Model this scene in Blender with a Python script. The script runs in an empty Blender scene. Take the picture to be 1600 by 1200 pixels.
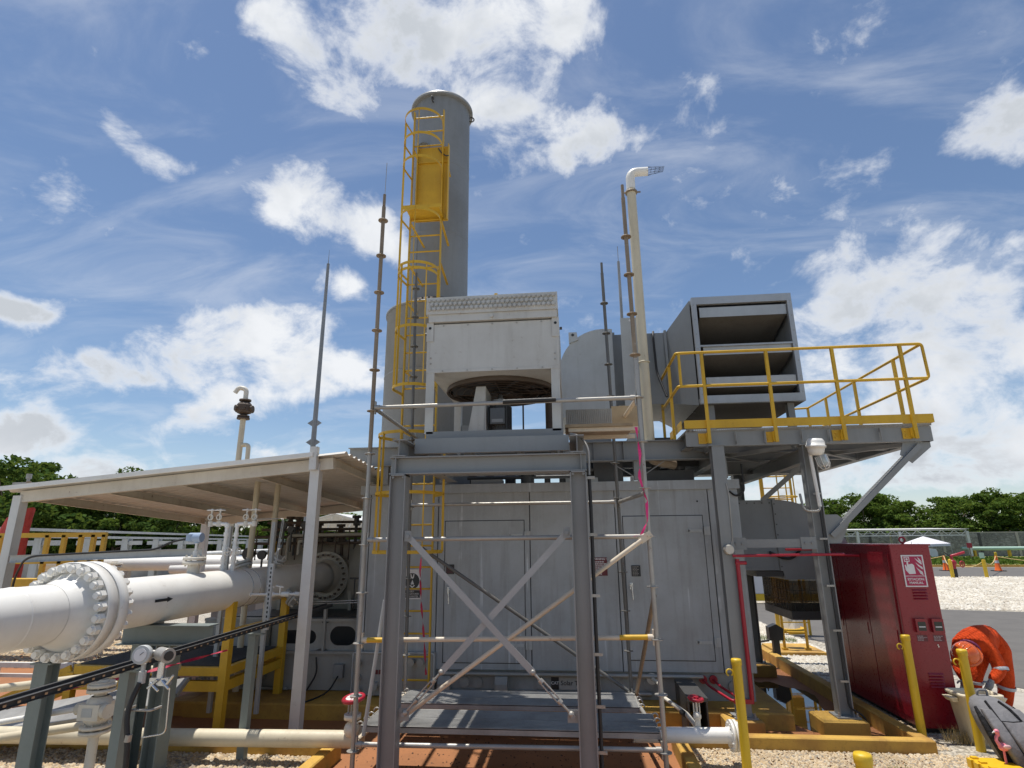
import bpy, math, random
import numpy as np
from mathutils import Vector, Matrix
random.seed(7); RNG = np.random.default_rng(7)
R = math.radians
scene = bpy.context.scene
COL = scene.collection

# ---------------------------------------------------------------- camera
EYE = 2.3
PITCH = math.atan(246 / 898.0); YAW = R(5.83); ROLL = R(0.5)
cam_d = bpy.data.cameras.new('camera'); cam = bpy.data.objects.new('camera', cam_d); COL.objects.link(cam)
cam_d.sensor_width = 36.0; cam_d.lens = 898.0 / 1600.0 * 36.0
cam_d.clip_start = 0.05; cam_d.clip_end = 3000
_f = Vector((-math.sin(YAW) * math.cos(PITCH), math.cos(YAW) * math.cos(PITCH), math.sin(PITCH)))
_r = Vector((math.cos(YAW), math.sin(YAW), 0)); _u = _r.cross(_f)
_r2 = _r * math.cos(ROLL) - _u * math.sin(ROLL); _u2 = _u * math.cos(ROLL) + _r * math.sin(ROLL)
_m = Matrix((_r2, _u2, -_f)).transposed().to_4x4(); _m.translation = (0, 0, EYE)
cam.matrix_world = _m
scene.camera = cam

# ---------------------------------------------------------------- sun and sky
SUN_DIR = Vector((-0.15, 0.08, 1.0)).normalized()          # towards the sun: high, from the left
sun_d = bpy.data.lights.new('sun', 'SUN'); sun_d.energy = 4.4; sun_d.angle = R(0.53); sun_d.color = (1.0, 0.955, 0.88)
sun = bpy.data.objects.new('sun', sun_d); COL.objects.link(sun)
sun.rotation_euler = SUN_DIR.to_track_quat('Z', 'Y').to_euler(); sun.location = (0, 0, 40)

world = bpy.data.worlds.new('World'); scene.world = world; world.use_nodes = True
wt = world.node_tree; wt.nodes.clear()
def wn(t, **k):
    n = wt.nodes.new(t)
    for a, b in k.items(): setattr(n, a, b)
    return n
def wmath(op, a, b=None, c=None, clamp=False):
    n = wn('ShaderNodeMath', operation=op); n.use_clamp = clamp
    for i, v in enumerate((a, b, c)):
        if v is None: continue
        if isinstance(v, (int, float)): n.inputs[i].default_value = v
        else: wt.links.new(v, n.inputs[i])
    return n.outputs[0]
def wvec(op, a, b=None, out=0):
    n = wn('ShaderNodeVectorMath', operation=op)
    for i, v in enumerate((a, b)):
        if v is None: continue
        if isinstance(v, (tuple, list, Vector)): n.inputs[i].default_value = tuple(v)
        else: wt.links.new(v, n.inputs[i])
    return n.outputs[out]
def wsmooth(x, lo, hi, a=0.0, b=1.0):
    n = wn('ShaderNodeMapRange', interpolation_type='SMOOTHSTEP')
    wt.links.new(x, n.inputs[0])
    for i, v in enumerate((lo, hi, a, b)): n.inputs[i + 1].default_value = v
    return n.outputs[0]
sky = wn('ShaderNodeTexSky', sky_type='NISHITA'); sky.sun_disc = False
sky.sun_elevation = math.asin(SUN_DIR.z); sky.sun_rotation = math.atan2(SUN_DIR.x, SUN_DIR.y)
sky.air_density = 1.0; sky.dust_density = 0.35; sky.ozone_density = 3.0; sky.altitude = 0
SKY_STRENGTH = 0.100
tc = wn('ShaderNodeTexCoord')
DIR = wvec('NORMALIZE', tc.outputs['Generated'])
sep = wn('ShaderNodeSeparateXYZ'); wt.links.new(DIR, sep.inputs[0])
# direction projected on a cloud deck, so that clouds flatten towards the horizon
zc = wmath('MAXIMUM', wmath('ADD', sep.outputs[2], 0.22), 0.05)
comb = wn('ShaderNodeCombineXYZ')
wt.links.new(wmath('DIVIDE', sep.outputs[0], zc), comb.inputs[0]); wt.links.new(wmath('DIVIDE', sep.outputs[1], zc), comb.inputs[1])
DECK = comb.outputs[0]
def wnoise(vec, scale, detail=8, rough=0.55, dist=0.0, off=(0, 0, 0)):
    n = wn('ShaderNodeTexNoise'); n.inputs['Scale'].default_value = scale; n.inputs['Detail'].default_value = detail
    n.inputs['Roughness'].default_value = rough; n.inputs['Distortion'].default_value = dist
    wt.links.new(wvec('ADD', vec, off), n.inputs['Vector'])
    return n.outputs['Fac']
QDN = wvec('MULTIPLY', DIR, (1.0, 1.0, 1.35))
n_big = wnoise(DECK, 2.3, 9, 0.55, 0.25, (3.1, 7.7, 0.0))
n_fine = wnoise(QDN, 9.5, 10, 0.62, 0.25, (1.0, 2.0, 3.0))
n_wisp = wnoise(wvec('MULTIPLY', DECK, (1.0, 2.4, 1.0)), 1.9, 7, 0.6, 0.7, (9.2, 1.4, 0.5))
CLOUDS = [
    ((-0.274, 0.609, 0.744), 0.134, 0.052, 1.05),
    ((-0.211, 0.647, 0.733), 0.118, 0.048, 1.05),
    ((-0.141, 0.677, 0.722), 0.077, 0.066, 1.15),
    ((-0.108, 0.712, 0.694), 0.067, 0.056, 1.05),
    ((-0.082, 0.739, 0.668), 0.052, 0.034, 1.02),
    ((-0.007, 0.663, 0.749), 0.096, 0.043, 1.12),
    ((-0.099, 0.654, 0.75), 0.107, 0.043, 1.12),
    ((-0.05, 0.722, 0.69), 0.034, 0.034, 0.92),
    ((-0.387, 0.621, 0.681), 0.047, 0.036, 1.02),
    ((-0.4, 0.588, 0.703), 0.025, 0.02, 0.72),
    ((-0.351, 0.672, 0.652), 0.041, 0.031, 1.17),
    ((-0.303, 0.704, 0.642), 0.043, 0.027, 1.17),
    ((0.026, 0.785, 0.619), 0.059, 0.049, 1.2),
    ((0.051, 0.791, 0.609), 0.047, 0.035, 1.02),
    ((-0.004, 0.769, 0.639), 0.023, 0.016, 0.82),
    ((-0.592, 0.592, 0.547), 0.028, 0.018, 0.97),
    ((-0.588, 0.607, 0.534), 0.022, 0.018, 0.92),
    ((-0.571, 0.637, 0.519), 0.029, 0.019, 1.07),
    ((-0.484, 0.695, 0.532), 0.044, 0.022, 1.02),
    ((-0.396, 0.75, 0.53), 0.046, 0.028, 0.97),
    ((-0.441, 0.742, 0.505), 0.04, 0.023, 0.87),
    ((-0.343, 0.792, 0.506), 0.059, 0.033, 1.17),
    ((-0.304, 0.82, 0.485), 0.054, 0.031, 1.07),
    ((-0.257, 0.849, 0.462), 0.037, 0.031, 0.82),
    ((-0.437, 0.757, 0.486), 0.032, 0.011, 0.72),
    ((-0.42, 0.78, 0.464), 0.026, 0.014, 0.92),
    ((-0.405, 0.817, 0.409), 0.036, 0.03, 1.07),
    ((-0.356, 0.842, 0.406), 0.055, 0.015, 1.12),
    ((-0.419, 0.833, 0.361), 0.072, 0.017, 1.12),
    ((-0.578, 0.681, 0.45), 0.042, 0.011, 0.72),
    ((-0.124, 0.825, 0.552), 0.017, 0.017, 0.82),
    ((-0.482, 0.815, 0.323), 0.07, 0.033, 1.35),
    ((-0.53, 0.796, 0.292), 0.091, 0.039, 1.45),
    ((-0.45, 0.843, 0.294), 0.107, 0.043, 1.45),
    ((-0.567, 0.774, 0.282), 0.067, 0.034, 1.25),
    ((-0.609, 0.738, 0.291), 0.022, 0.022, 1.12),
    ((-0.389, 0.881, 0.27), 0.086, 0.032, 1.25),
    ((-0.494, 0.831, 0.255), 0.14, 0.019, 1.25),
    ((-0.65, 0.717, 0.252), 0.047, 0.023, 1.2),
    ((-0.628, 0.742, 0.234), 0.043, 0.015, 1.05),
    ((-0.57, 0.796, 0.202), 0.078, 0.02, 1.2),
    ((-0.661, 0.706, 0.254), 0.016, 0.012, 0.72),
    ((-0.721, 0.625, 0.3), 0.035, 0.017, 1.05),
    ((-0.702, 0.648, 0.295), 0.03, 0.012, 1.02),
    ((-0.709, 0.691, 0.143), 0.089, 0.016, 1.25),
    ((-0.744, 0.652, 0.145), 0.076, 0.021, 1.25),
    ((-0.639, 0.762, 0.103), 0.063, 0.013, 1.15),
    ((-0.677, 0.73, 0.091), 0.061, 0.01, 1.02),
    ((-0.479, 0.867, 0.139), 0.059, 0.014, 1.15),
    ((-0.717, 0.663, 0.215), 0.078, 0.016, 0.72),
    ((0.415, 0.845, 0.338), 0.055, 0.024, 1.25),
    ((0.388, 0.865, 0.317), 0.045, 0.027, 1.15),
    ((0.437, 0.845, 0.307), 0.076, 0.037, 1.25),
    ((0.407, 0.875, 0.263), 0.1, 0.045, 1.12),
    ((0.523, 0.795, 0.307), 0.112, 0.03, 1.02),
    ((0.569, 0.774, 0.277), 0.088, 0.039, 1.12),
    ((0.557, 0.66, 0.504), 0.02, 0.055, 1.05),
    ((0.573, 0.674, 0.467), 0.024, 0.046, 1.15),
    ((0.58, 0.725, 0.371), 0.025, 0.028, 0.82),
    ((0.349, 0.83, 0.435), 0.135, 0.029, 0.67),
    ((0.483, 0.787, 0.383), 0.166, 0.021, 0.62),
    ((0.498, 0.834, 0.236), 0.136, 0.027, 0.92),
    ((0.568, 0.795, 0.213), 0.078, 0.025, 1.05),
    ((0.532, 0.831, 0.161), 0.151, 0.024, 1.12),
    ((0.469, 0.865, 0.179), 0.128, 0.015, 0.72),
    ((0.582, 0.797, 0.16), 0.067, 0.029, 1.12),
    ((0.464, 0.879, 0.107), 0.19, 0.021, 1.05),
    ((0.561, 0.822, 0.097), 0.117, 0.023, 1.12),
    ((0.389, 0.917, 0.09), 0.066, 0.011, 1.12),
    ((0.305, 0.95, 0.07), 0.104, 0.016, 0.92)]
acc = None
FLAT = 1.9                                                     # clouds are flatter than wide
QD = wvec('MULTIPLY', DIR, (1.0, 1.0, FLAT))
for (d, sx, sy, w) in CLOUDS:
    n = wn('ShaderNodeVectorMath', operation='DISTANCE'); wt.links.new(QD, n.inputs[0]); n.inputs[1].default_value = (d[0], d[1], d[2] * FLAT)
    g = wsmooth(n.outputs['Value'], 0.0, 2.0 * math.sqrt(sx * sy * FLAT), w, 0.0)
    acc = g if acc is None else wmath('ADD', acc, g)
acc = wmath('MINIMUM', acc, 1.35)
low = wsmooth(sep.outputs[2], 0.36, 0.02)                      # more cloud towards the horizon, all round
dens = wmath('ADD', wmath('ADD', wmath('MULTIPLY', wmath('SUBTRACT', n_fine, 0.5), 2.2), wmath('MULTIPLY', wmath('SUBTRACT', n_big, 0.5), 0.5)),
             wmath('ADD', wmath('MULTIPLY', acc, 0.42), wmath('MULTIPLY', low, 0.16)))
cover = wsmooth(dens, 0.15, 0.78)
wisp = wmath('MULTIPLY', wsmooth(n_wisp, 0.42, 0.80), 0.34)
hazeband = wmath('MULTIPLY', wsmooth(sep.outputs[2], 0.22, -0.04), 0.28)
thin = wmath('MAXIMUM', wisp, hazeband)
alpha = wmath('MAXIMUM', cover, thin)
# grey undersides: thick middles and the lower rims of the clouds are darker
shade_n = wnoise(DIR, 4.5, 6, 0.55, 0.2, (5.0, 1.0, 8.0))
thick = wsmooth(dens, 0.46, 0.80)
under = wmath('MULTIPLY', wmath('MULTIPLY', thick, wsmooth(shade_n, 0.36, 0.62)), 0.62)
mixc = wn('ShaderNodeMix', data_type='RGBA')
wt.links.new(under, mixc.inputs[0])
mixc.inputs[6].default_value = (0.76, 0.78, 0.81, 1); mixc.inputs[7].default_value = (0.34, 0.38, 0.43, 1)
CLOUD_STRENGTH = 1.0
cl_bg = wn('ShaderNodeBackground'); wt.links.new(mixc.outputs[2], cl_bg.inputs[0]); cl_bg.inputs[1].default_value = CLOUD_STRENGTH
sk_bg = wn('ShaderNodeBackground'); wt.links.new(sky.outputs[0], sk_bg.inputs[0]); sk_bg.inputs[1].default_value = SKY_STRENGTH
mx = wn('ShaderNodeMixShader'); wt.links.new(alpha, mx.inputs[0]); wt.links.new(sk_bg.outputs[0], mx.inputs[1]); wt.links.new(cl_bg.outputs[0], mx.inputs[2])
wo = wn('ShaderNodeOutputWorld'); wt.links.new(mx.outputs[0], wo.inputs[0])

scene.view_settings.view_transform = 'Standard'; scene.view_settings.look = 'None'
scene.view_settings.gamma = 1.0; scene.view_settings.use_curve_mapping = False
scene.view_settings.exposure = 0.22
scene.render.resolution_x = 1024; scene.render.resolution_y = 768
scene.render.engine = 'CYCLES'
scene.cycles.max_bounces = 6; scene.cycles.diffuse_bounces = 4; scene.cycles.glossy_bounces = 3; scene.cycles.transparent_max_bounces = 12

# ---------------------------------------------------------------- materials
def nt(m):
    m.use_nodes = True; t = m.node_tree; t.nodes.clear(); return t
def link(t, a, b): t.links.new(a, b)
def noise(t, vec, scale, detail=5, rough=0.55, dist=0):
    n = t.nodes.new('ShaderNodeTexNoise'); n.inputs['Scale'].default_value = scale; n.inputs['Detail'].default_value = detail
    n.inputs['Roughness'].default_value = rough; n.inputs['Distortion'].default_value = dist
    link(t, vec, n.inputs['Vector']); return n.outputs['Fac']
def mapr(t, x, lo, hi, a=0, b=1, smooth=True):
    n = t.nodes.new('ShaderNodeMapRange'); n.interpolation_type = 'SMOOTHSTEP' if smooth else 'LINEAR'
    link(t, x, n.inputs[0])
    for i, v in enumerate((lo, hi, a, b)): n.inputs[i + 1].default_value = v
    return n.outputs[0]
def mixcol(t, fac, a, b, mode='MIX'):
    n = t.nodes.new('ShaderNodeMix'); n.data_type = 'RGBA'; n.blend_type = mode
    if isinstance(fac, (int, float)): n.inputs[0].default_value = fac
    else: link(t, fac, n.inputs[0])
    for i, v in ((6, a), (7, b)):
        if isinstance(v, (tuple, list)): n.inputs[i].default_value = (*v[:3], 1)
        else: link(t, v, n.inputs[i])
    return n.outputs[2]
def tmath(t, op, a, b):
    n = t.nodes.new('ShaderNodeMath'); n.operation = op
    for i, v in enumerate((a, b)):
        if isinstance(v, (int, float)): n.inputs[i].default_value = v
        else: link(t, v, n.inputs[i])
    return n.outputs[0]
def pos(t, sc=(1, 1, 1)):
    g = t.nodes.new('ShaderNodeNewGeometry'); m = t.nodes.new('ShaderNodeMapping'); m.inputs['Scale'].default_value = sc
    link(t, g.outputs['Position'], m.inputs[0]); return m.outputs[0]
def finish(t, col, rough=0.5, metal=0.0, bump=None, bstr=0.2, bdist=0.01, spec=0.5, coat=0.0):
    p = t.nodes.new('ShaderNodeBsdfPrincipled'); o = t.nodes.new('ShaderNodeOutputMaterial')
    if isinstance(col, (tuple, list)): p.inputs['Base Color'].default_value = (*col[:3], 1)
    else: link(t, col, p.inputs['Base Color'])
    if isinstance(rough, (int, float)): p.inputs['Roughness'].default_value = rough
    else: link(t, rough, p.inputs['Roughness'])
    p.inputs['Metallic'].default_value = metal; p.inputs['Specular IOR Level'].default_value = spec
    p.inputs['Coat Weight'].default_value = coat; p.inputs['Coat Roughness'].default_value = 0.12
    if bump is not None:
        b = t.nodes.new('ShaderNodeBump'); b.inputs['Strength'].default_value = bstr; b.inputs['Distance'].default_value = bdist
        link(t, bump, b.inputs['Height']); link(t, b.outputs[0], p.inputs['Normal'])
    link(t, p.outputs[0], o.inputs[0]); return p
def paint(name, col, rough=0.45, dirt=0.35, streak=0.3, rust=0.0, metal=0.0, coat=0.0, dirtcol=None, chip=0.0):
    """Weathered paint: broad fading, vertical rain streaks, chips and rust freckles."""
    m = bpy.data.materials.new(name); t = nt(m); P = pos(t); PS = pos(t, (9, 9, 0.7))
    dc = dirtcol or tuple(c * 0.55 * k for c, k in zip(col, (1.0, 0.93, 0.84)))
    c = mixcol(t, mapr(t, noise(t, P, 1.1, 7, 0.65), 0.36, 0.68, 0, dirt), col, dc)
    c = mixcol(t, mapr(t, noise(t, PS, 1.0, 5, 0.6), 0.50, 0.78, 0, streak), c, dc)
    light = tuple(min(1, x * 1.18 + 0.02) for x in col)
    c = mixcol(t, mapr(t, noise(t, PS, 1.7, 4, 0.6), 0.58, 0.82, 0, streak * 0.9), c, light)
    if streak > 0.4:
        PT = pos(t, (16, 16, 0.35)); run = tmath(t, 'MULTIPLY', mapr(t, noise(t, PT, 1.0, 3, 0.5), 0.60, 0.70), mapr(t, noise(t, P, 1.8, 4), 0.45, 0.62))
        c = mixcol(t, tmath(t, 'MULTIPLY', run, 0.5), c, tuple(min(1, x * 1.7 + 0.06) for x in col))
        run2 = tmath(t, 'MULTIPLY', mapr(t, noise(t, pos(t, (7, 7, 0.5)), 1.3, 4, 0.6), 0.52, 0.72), mapr(t, noise(t, P, 0.7, 4), 0.40, 0.62))
        c = mixcol(t, tmath(t, 'MULTIPLY', run2, 0.45), c, tuple(x * k for x, k in zip(col, (0.62, 0.58, 0.50))))
    fine = noise(t, P, 38, 4, 0.6)
    c = mixcol(t, mapr(t, fine, 0.55, 0.8, 0, dirt * 0.5), c, dc)
    if rust > 0:
        rm = tmath(t, 'MULTIPLY', mapr(t, noise(t, P, 17, 6, 0.7), 0.60, 0.68), mapr(t, noise(t, P, 2.2, 3), 0.46, 0.62, 0, rust))
        c = mixcol(t, rm, c, (0.15, 0.055, 0.02))
    if chip > 0:
        c = mixcol(t, mapr(t, noise(t, P, 26, 5, 0.65), 0.64, 0.68, 0, chip), c, (0.72, 0.70, 0.66))
    rg = mapr(t, fine, 0.2, 0.8, rough * 0.8, min(1, rough * 1.25))
    finish(t, c, rg, metal, fine, 0.06, 0.004, coat=coat); return m
def plain(name, col, rough=0.6, metal=0.0, var=0.25, scale=20, coat=0.0):
    m = bpy.data.materials.new(name); t = nt(m); P = pos(t)
    n = noise(t, P, scale, 5, 0.6)
    c = mixcol(t, mapr(t, n, 0.3, 0.75, 0, var), col, tuple(x * 0.55 for x in col))
    finish(t, c, rough, metal, n, 0.08, 0.004, coat=coat); return m

M = {}
M['grey'] = paint('grey_paint', (0.255, 0.268, 0.275), 0.42, 0.30, 0.28)
M['enclosure'] = paint('enclosure_paint', (0.385, 0.408, 0.424), 0.40, 0.42, 0.45, chip=0.12, rust=0.10)
M['steel'] = paint('structural_grey_paint', (0.250, 0.258, 0.258), 0.42, 0.25, 0.18)
M['lightgrey'] = paint('pale_grey_paint', (0.47, 0.485, 0.48), 0.45, 0.30, 0.35, rust=0.25)
M['cooler'] = paint('cooler_cream_grey_paint', (0.53, 0.53, 0.505), 0.48, 0.32, 0.30, rust=0.35)
M['white'] = paint('white_pipe_paint', (0.80, 0.785, 0.74), 0.38, 0.22, 0.12, rust=0.22)
M['oldwhite'] = paint('aged_white_paint', (0.70, 0.66, 0.57), 0.50, 0.35, 0.25, rust=0.55)
M['cream'] = paint('cream_pipe_paint', (0.64, 0.57, 0.42), 0.50, 0.32, 0.25, rust=0.45)
M['shelter'] = paint('shelter_white_paint', (0.66, 0.655, 0.63), 0.50, 0.25, 0.22, rust=0.25)
M['shelter_beam'] = paint('shelter_beam_paint', (0.66, 0.60, 0.50), 0.55, 0.42, 0.30, rust=0.85)
M['yellow'] = paint('safety_yellow_paint', (0.64, 0.385, 0.022), 0.48, 0.40, 0.28, rust=0.45, chip=0.05)
M['yellowpost'] = paint('bright_yellow_paint', (0.70, 0.46, 0.02), 0.45, 0.35, 0.25, rust=0.35)
M['red'] = paint('fire_red_paint', (0.25, 0.007, 0.018), 0.30, 0.22, 0.25, coat=0.2, dirtcol=(0.30, 0.035, 0.040))
M['redpipe'] = paint('red_pipe_paint', (0.36, 0.012, 0.03), 0.38, 0.2, 0.15, chip=0.06)
M['galv'] = paint('galvanised_tube', (0.40, 0.385, 0.355), 0.42, 0.50, 0.20, rust=0.75, metal=0.35)
M['rustytube'] = paint('rusty_scaffold_tube', (0.30, 0.24, 0.175), 0.60, 0.6, 0.3, rust=1.0, metal=0.2, chip=0.25)
M['tantube'] = paint('tan_scaffold_tube', (0.64, 0.555, 0.435), 0.50, 0.4, 0.2, rust=0.6)
M['greytube'] = paint('dark_scaffold_tube', (0.16, 0.155, 0.145), 0.55, 0.5, 0.3, rust=0.6, metal=0.3)
M['aluminium'] = paint('aluminium_plank', (0.36, 0.355, 0.34), 0.5, 0.6, 0.2, metal=0.1, dirtcol=(0.12, 0.115, 0.11))
M['stainless'] = plain('stainless_steel', (0.62, 0.63, 0.64), 0.25, 0.9, 0.2, 30)
M['black'] = plain('black_rubber', (0.018, 0.018, 0.019), 0.55)
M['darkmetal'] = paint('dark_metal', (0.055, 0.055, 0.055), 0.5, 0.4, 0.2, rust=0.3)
M['brownmetal'] = paint('brown_oxidised_metal', (0.085, 0.060, 0.042), 0.65, 0.5, 0.3, rust=0.8)
M['beige'] = paint('compressor_beige_paint', (0.40, 0.375, 0.315), 0.5, 0.4, 0.3, rust=0.15)
M['skid'] = paint('skid_grey_paint', (0.36, 0.36, 0.34), 0.5, 0.5, 0.4, rust=0.2)
M['yellowconc'] = None
M['tape'] = plain('red_barrier_tape', (0.42, 0.01, 0.05), 0.5)
M['pinktape'] = plain('pink_barrier_tape', (0.75, 0.03, 0.20), 0.5)
M['signred'] = plain('sign_crimson', (0.40, 0.012, 0.07), 0.35, var=0.1)
M['signwhite'] = plain('sign_white', (0.72, 0.70, 0.69), 0.4, var=0.1)
M['signblack'] = plain('sign_black', (0.02, 0.02, 0.022), 0.4)
M['label_maroon'] = plain('label_maroon', (0.13, 0.014, 0.022), 0.4)
M['blue'] = paint('instrument_blue_paint', (0.33, 0.42, 0.56), 0.4, 0.2, 0.1)
M['orange'] = plain('orange_plastic', (0.80, 0.14, 0.012), 0.4, var=0.2)

# ---------------------------------------------------------------- mesh builder
def V(*a): return Vector(a)
def basis(d, up=None):
    d = Vector(d).normalized()
    up = Vector(up) if up is not None else (Vector((0, 0, 1)) if abs(d.z) < 0.95 else Vector((0, 1, 0)))
    s = d.cross(up)
    if s.length < 1e-5: s = d.cross(Vector((1, 0, 0)))
    s.normalize(); u = s.cross(d).normalized()
    return d, s, u
def fillet(path, rad, n=6):
    path = [Vector(p) for p in path]; out = [path[0]]
    for i in range(1, len(path) - 1):
        a, b, c = path[i - 1], path[i], path[i + 1]
        u = (a - b); v = (c - b); r = min(rad, u.length * 0.49, v.length * 0.49)
        p0 = b + u.normalized() * r; p2 = b + v.normalized() * r
        for k in range(n + 1):
            t = k / n; out.append(p0 * (1 - t) ** 2 + b * 2 * t * (1 - t) + p2 * t * t)
    out.append(path[-1]); return out
def sag(p0, p1, drop, n=10):
    p0, p1 = Vector(p0), Vector(p1)
    return [p0.lerp(p1, k / n) - Vector((0, 0, drop * 4 * (k / n) * (1 - k / n))) for k in range(n + 1)]
class MB:
    def __init__(s): s.v = []; s.f = []; s.sm = []
    def add(s, vs, fs, smooth=False):
        o = len(s.v); s.v.extend([tuple(x) for x in vs]); s.f.extend([tuple(i + o for i in f) for f in fs]); s.sm.extend([smooth] * len(fs)); return s
    def box(s, x0, x1, y0, y1, z0, z1):
        vs = [(x0,y0,z0),(x1,y0,z0),(x1,y1,z0),(x0,y1,z0),(x0,y0,z1),(x1,y0,z1),(x1,y1,z1),(x0,y1,z1)]
        return s.add(vs, [(3,2,1,0),(4,5,6,7),(0,1,5,4),(1,2,6,5),(2,3,7,6),(3,0,4,7)])
    def bar(s, p0, p1, w, h, up=None):
        d, sd, u = basis(Vector(p1) - Vector(p0), up)
        return s.prof([(-w/2,-h/2),(w/2,-h/2),(w/2,h/2),(-w/2,h/2)], p0, p1, up)
    def prof(s, pts, p0, p1, up=None, smooth=False, caps=True):
        p0, p1 = Vector(p0), Vector(p1); d, sd, u = basis(p1 - p0, up); n = len(pts)
        vs = [p0 + sd * a + u * b for a, b in pts] + [p1 + sd * a + u * b for a, b in pts]
        s.add(vs, [(i, (i + 1) % n, (i + 1) % n + n, i + n) for i in range(n)], smooth)
        if caps:
            s.add(vs[:n], [tuple(range(n))[::-1]]); s.add(vs[n:], [tuple(range(n))])
        return s
    def ibeam(s, p0, p1, h, b, tf=0.012, tw=0.008, up=None):
        x, y, t, w = b/2, h/2, tf, tw/2
        return s.prof([(-x,-y),(x,-y),(x,-y+t),(w,-y+t),(w,y-t),(x,y-t),(x,y),(-x,y),(-x,y-t),(-w,y-t),(-w,-y+t),(-x,-y+t)], p0, p1, up)
    def chan(s, p0, p1, h, b, t=0.008, up=None, flip=False):
        k = -1 if flip else 1; y = h/2
        pts = [(0,-y),(k*b,-y),(k*b,-y+t),(k*t,-y+t),(k*t,y-t),(k*b,y-t),(k*b,y),(0,y)]
        return s.prof(pts if k > 0 else pts[::-1], p0, p1, up)
    def angle(s, p0, p1, b, t=0.006, up=None, fx=1, fy=1):
        pts = [(0,0),(fx*b,0),(fx*b,fy*t),(fx*t,fy*t),(fx*t,fy*b),(0,fy*b)]
        return s.prof(pts if fx*fy > 0 else pts[::-1], p0, p1, up)
    def cyl(s, p0, p1, r, r1=None, n=14, caps=True, smooth=True):
        p0, p1 = Vector(p0), Vector(p1); r1 = r if r1 is None else r1
        d, sd, u = basis(p1 - p0)
        ring = lambda c, rr: [c + (sd * math.cos(2*math.pi*i/n) + u * math.sin(2*math.pi*i/n)) * rr for i in range(n)]
        a, b = ring(p0, r), ring(p1, r1)
        s.add(a + b, [(i, (i+1) % n, (i+1) % n + n, i + n) for i in range(n)], smooth)
        if caps: s.add(a, [tuple(range(n))[::-1]]); s.add(b, [tuple(range(n))])
        return s
    def lathe(s, c, axis, prof, n=24, smooth=True, a0=0, a1=2*math.pi):
        c = Vector(c); d, sd, u = basis(axis); full = abs(a1 - a0 - 2*math.pi) < 1e-4; m = n if full else n + 1
        vs = []
        for (r, h) in prof:
            for i in range(m):
                a = a0 + (a1 - a0) * i / n
                vs.append(c + d * h + (sd * math.cos(a) + u * math.sin(a)) * r)
        fs = []
        for j in range(len(prof) - 1):
            for i in range(n):
                k = (i + 1) % m
                fs.append((j*m+i, j*m+k, (j+1)*m+k, (j+1)*m+i))
        # flat bands (flange faces) are left flat, curved walls smooth
        o = len(s.v); s.v.extend([tuple(x) for x in vs])
        for j in range(len(prof) - 1):
            for i in range(n):
                s.f.append(tuple(q + o for q in fs[j*n+i])); s.sm.append(smooth and abs(prof[j][1]-prof[j+1][1]) > 1e-6)
        return s
    def disc(s, c, axis, r, n=24):
        c = Vector(c); d, sd, u = basis(axis)
        return s.add([c + (sd*math.cos(2*math.pi*i/n) + u*math.sin(2*math.pi*i/n))*r for i in range(n)], [tuple(range(n))])
    def tube(s, path, r, n=8, caps=True, close=False):
        path = [Vector(p) for p in path]; m = len(path); rings = []
        prev = None
        for i, p in enumerate(path):
            if close: d = path[(i+1) % m] - path[i-1]
            else: d = path[min(i+1, m-1)] - path[max(i-1, 0)]
            d.normalize()
            if prev is None: _, sd, u = basis(d)
            else:
                u = prev - d * prev.dot(d)
                u = u.normalized() if u.length > 1e-6 else basis(d)[2]
                sd = d.cross(u)
            prev = u
            rr = r[i] if isinstance(r, (list, tuple)) else r
            rings.append([p + (sd*math.cos(2*math.pi*k/n) + u*math.sin(2*math.pi*k/n))*rr for k in range(n)])
        vs = [q for g in rings for q in g]; fs = []
        for j in range(m if close else m - 1):
            a, b = j*n, ((j+1) % m)*n
            fs += [(a+k, a+(k+1) % n, b+(k+1) % n, b+k) for k in range(n)]
        s.add(vs, fs, True)
        if caps and not close: s.add(rings[0], [tuple(range(n))[::-1]]); s.add(rings[-1], [tuple(range(n))])
        return s
    def torus(s, c, axis, Rr, r, n=24, m=8, a0=0, a1=2*math.pi, ref=None):
        c = Vector(c); d, sd, u = basis(axis, ref); full = abs(a1-a0-2*math.pi) < 1e-4
        k = n if full else n + 1
        return s.tube([c + (sd*math.cos(a0+(a1-a0)*i/n) + u*math.sin(a0+(a1-a0)*i/n))*Rr for i in range(k)], r, m, True, full)
    def sphere(s, c, r, n=12, m=8, sc=(1, 1, 1)):
        c = Vector(c); vs = [c + Vector((0, 0, r*sc[2]))]
        for j in range(1, m):
            t = math.pi*j/m
            vs += [c + Vector((r*sc[0]*math.sin(t)*math.cos(2*math.pi*i/n), r*sc[1]*math.sin(t)*math.sin(2*math.pi*i/n), r*sc[2]*math.cos(t))) for i in range(n)]
        vs.append(c - Vector((0, 0, r*sc[2]))); L = len(vs) - 1
        fs = [(0, 1+i, 1+(i+1) % n) for i in range(n)]
        for j in range(m-2):
            fs += [(1+j*n+i, 1+(j+1)*n+i, 1+(j+1)*n+(i+1) % n, 1+j*n+(i+1) % n) for i in range(n)]
        fs += [(L, 1+(m-2)*n+(i+1) % n, 1+(m-2)*n+i) for i in range(n)]
        return s.add(vs, fs, True)
    def poly(s, pts, thick):                                  # flat outline given a thickness vector
        t = Vector(thick); pts = [Vector(p) for p in pts]; n = len(pts)
        nrm = Vector((0, 0, 0))
        for i in range(n): nrm += pts[i].cross(pts[(i+1) % n])
        if nrm.dot(t) > 0: pts = pts[::-1]
        vs = pts + [p + t for p in pts]
        return s.add(vs, [tuple(range(n)), tuple(range(n, 2*n))[::-1]] + [((i+1) % n, i, i+n, (i+1) % n+n) for i in range(n)])
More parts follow.
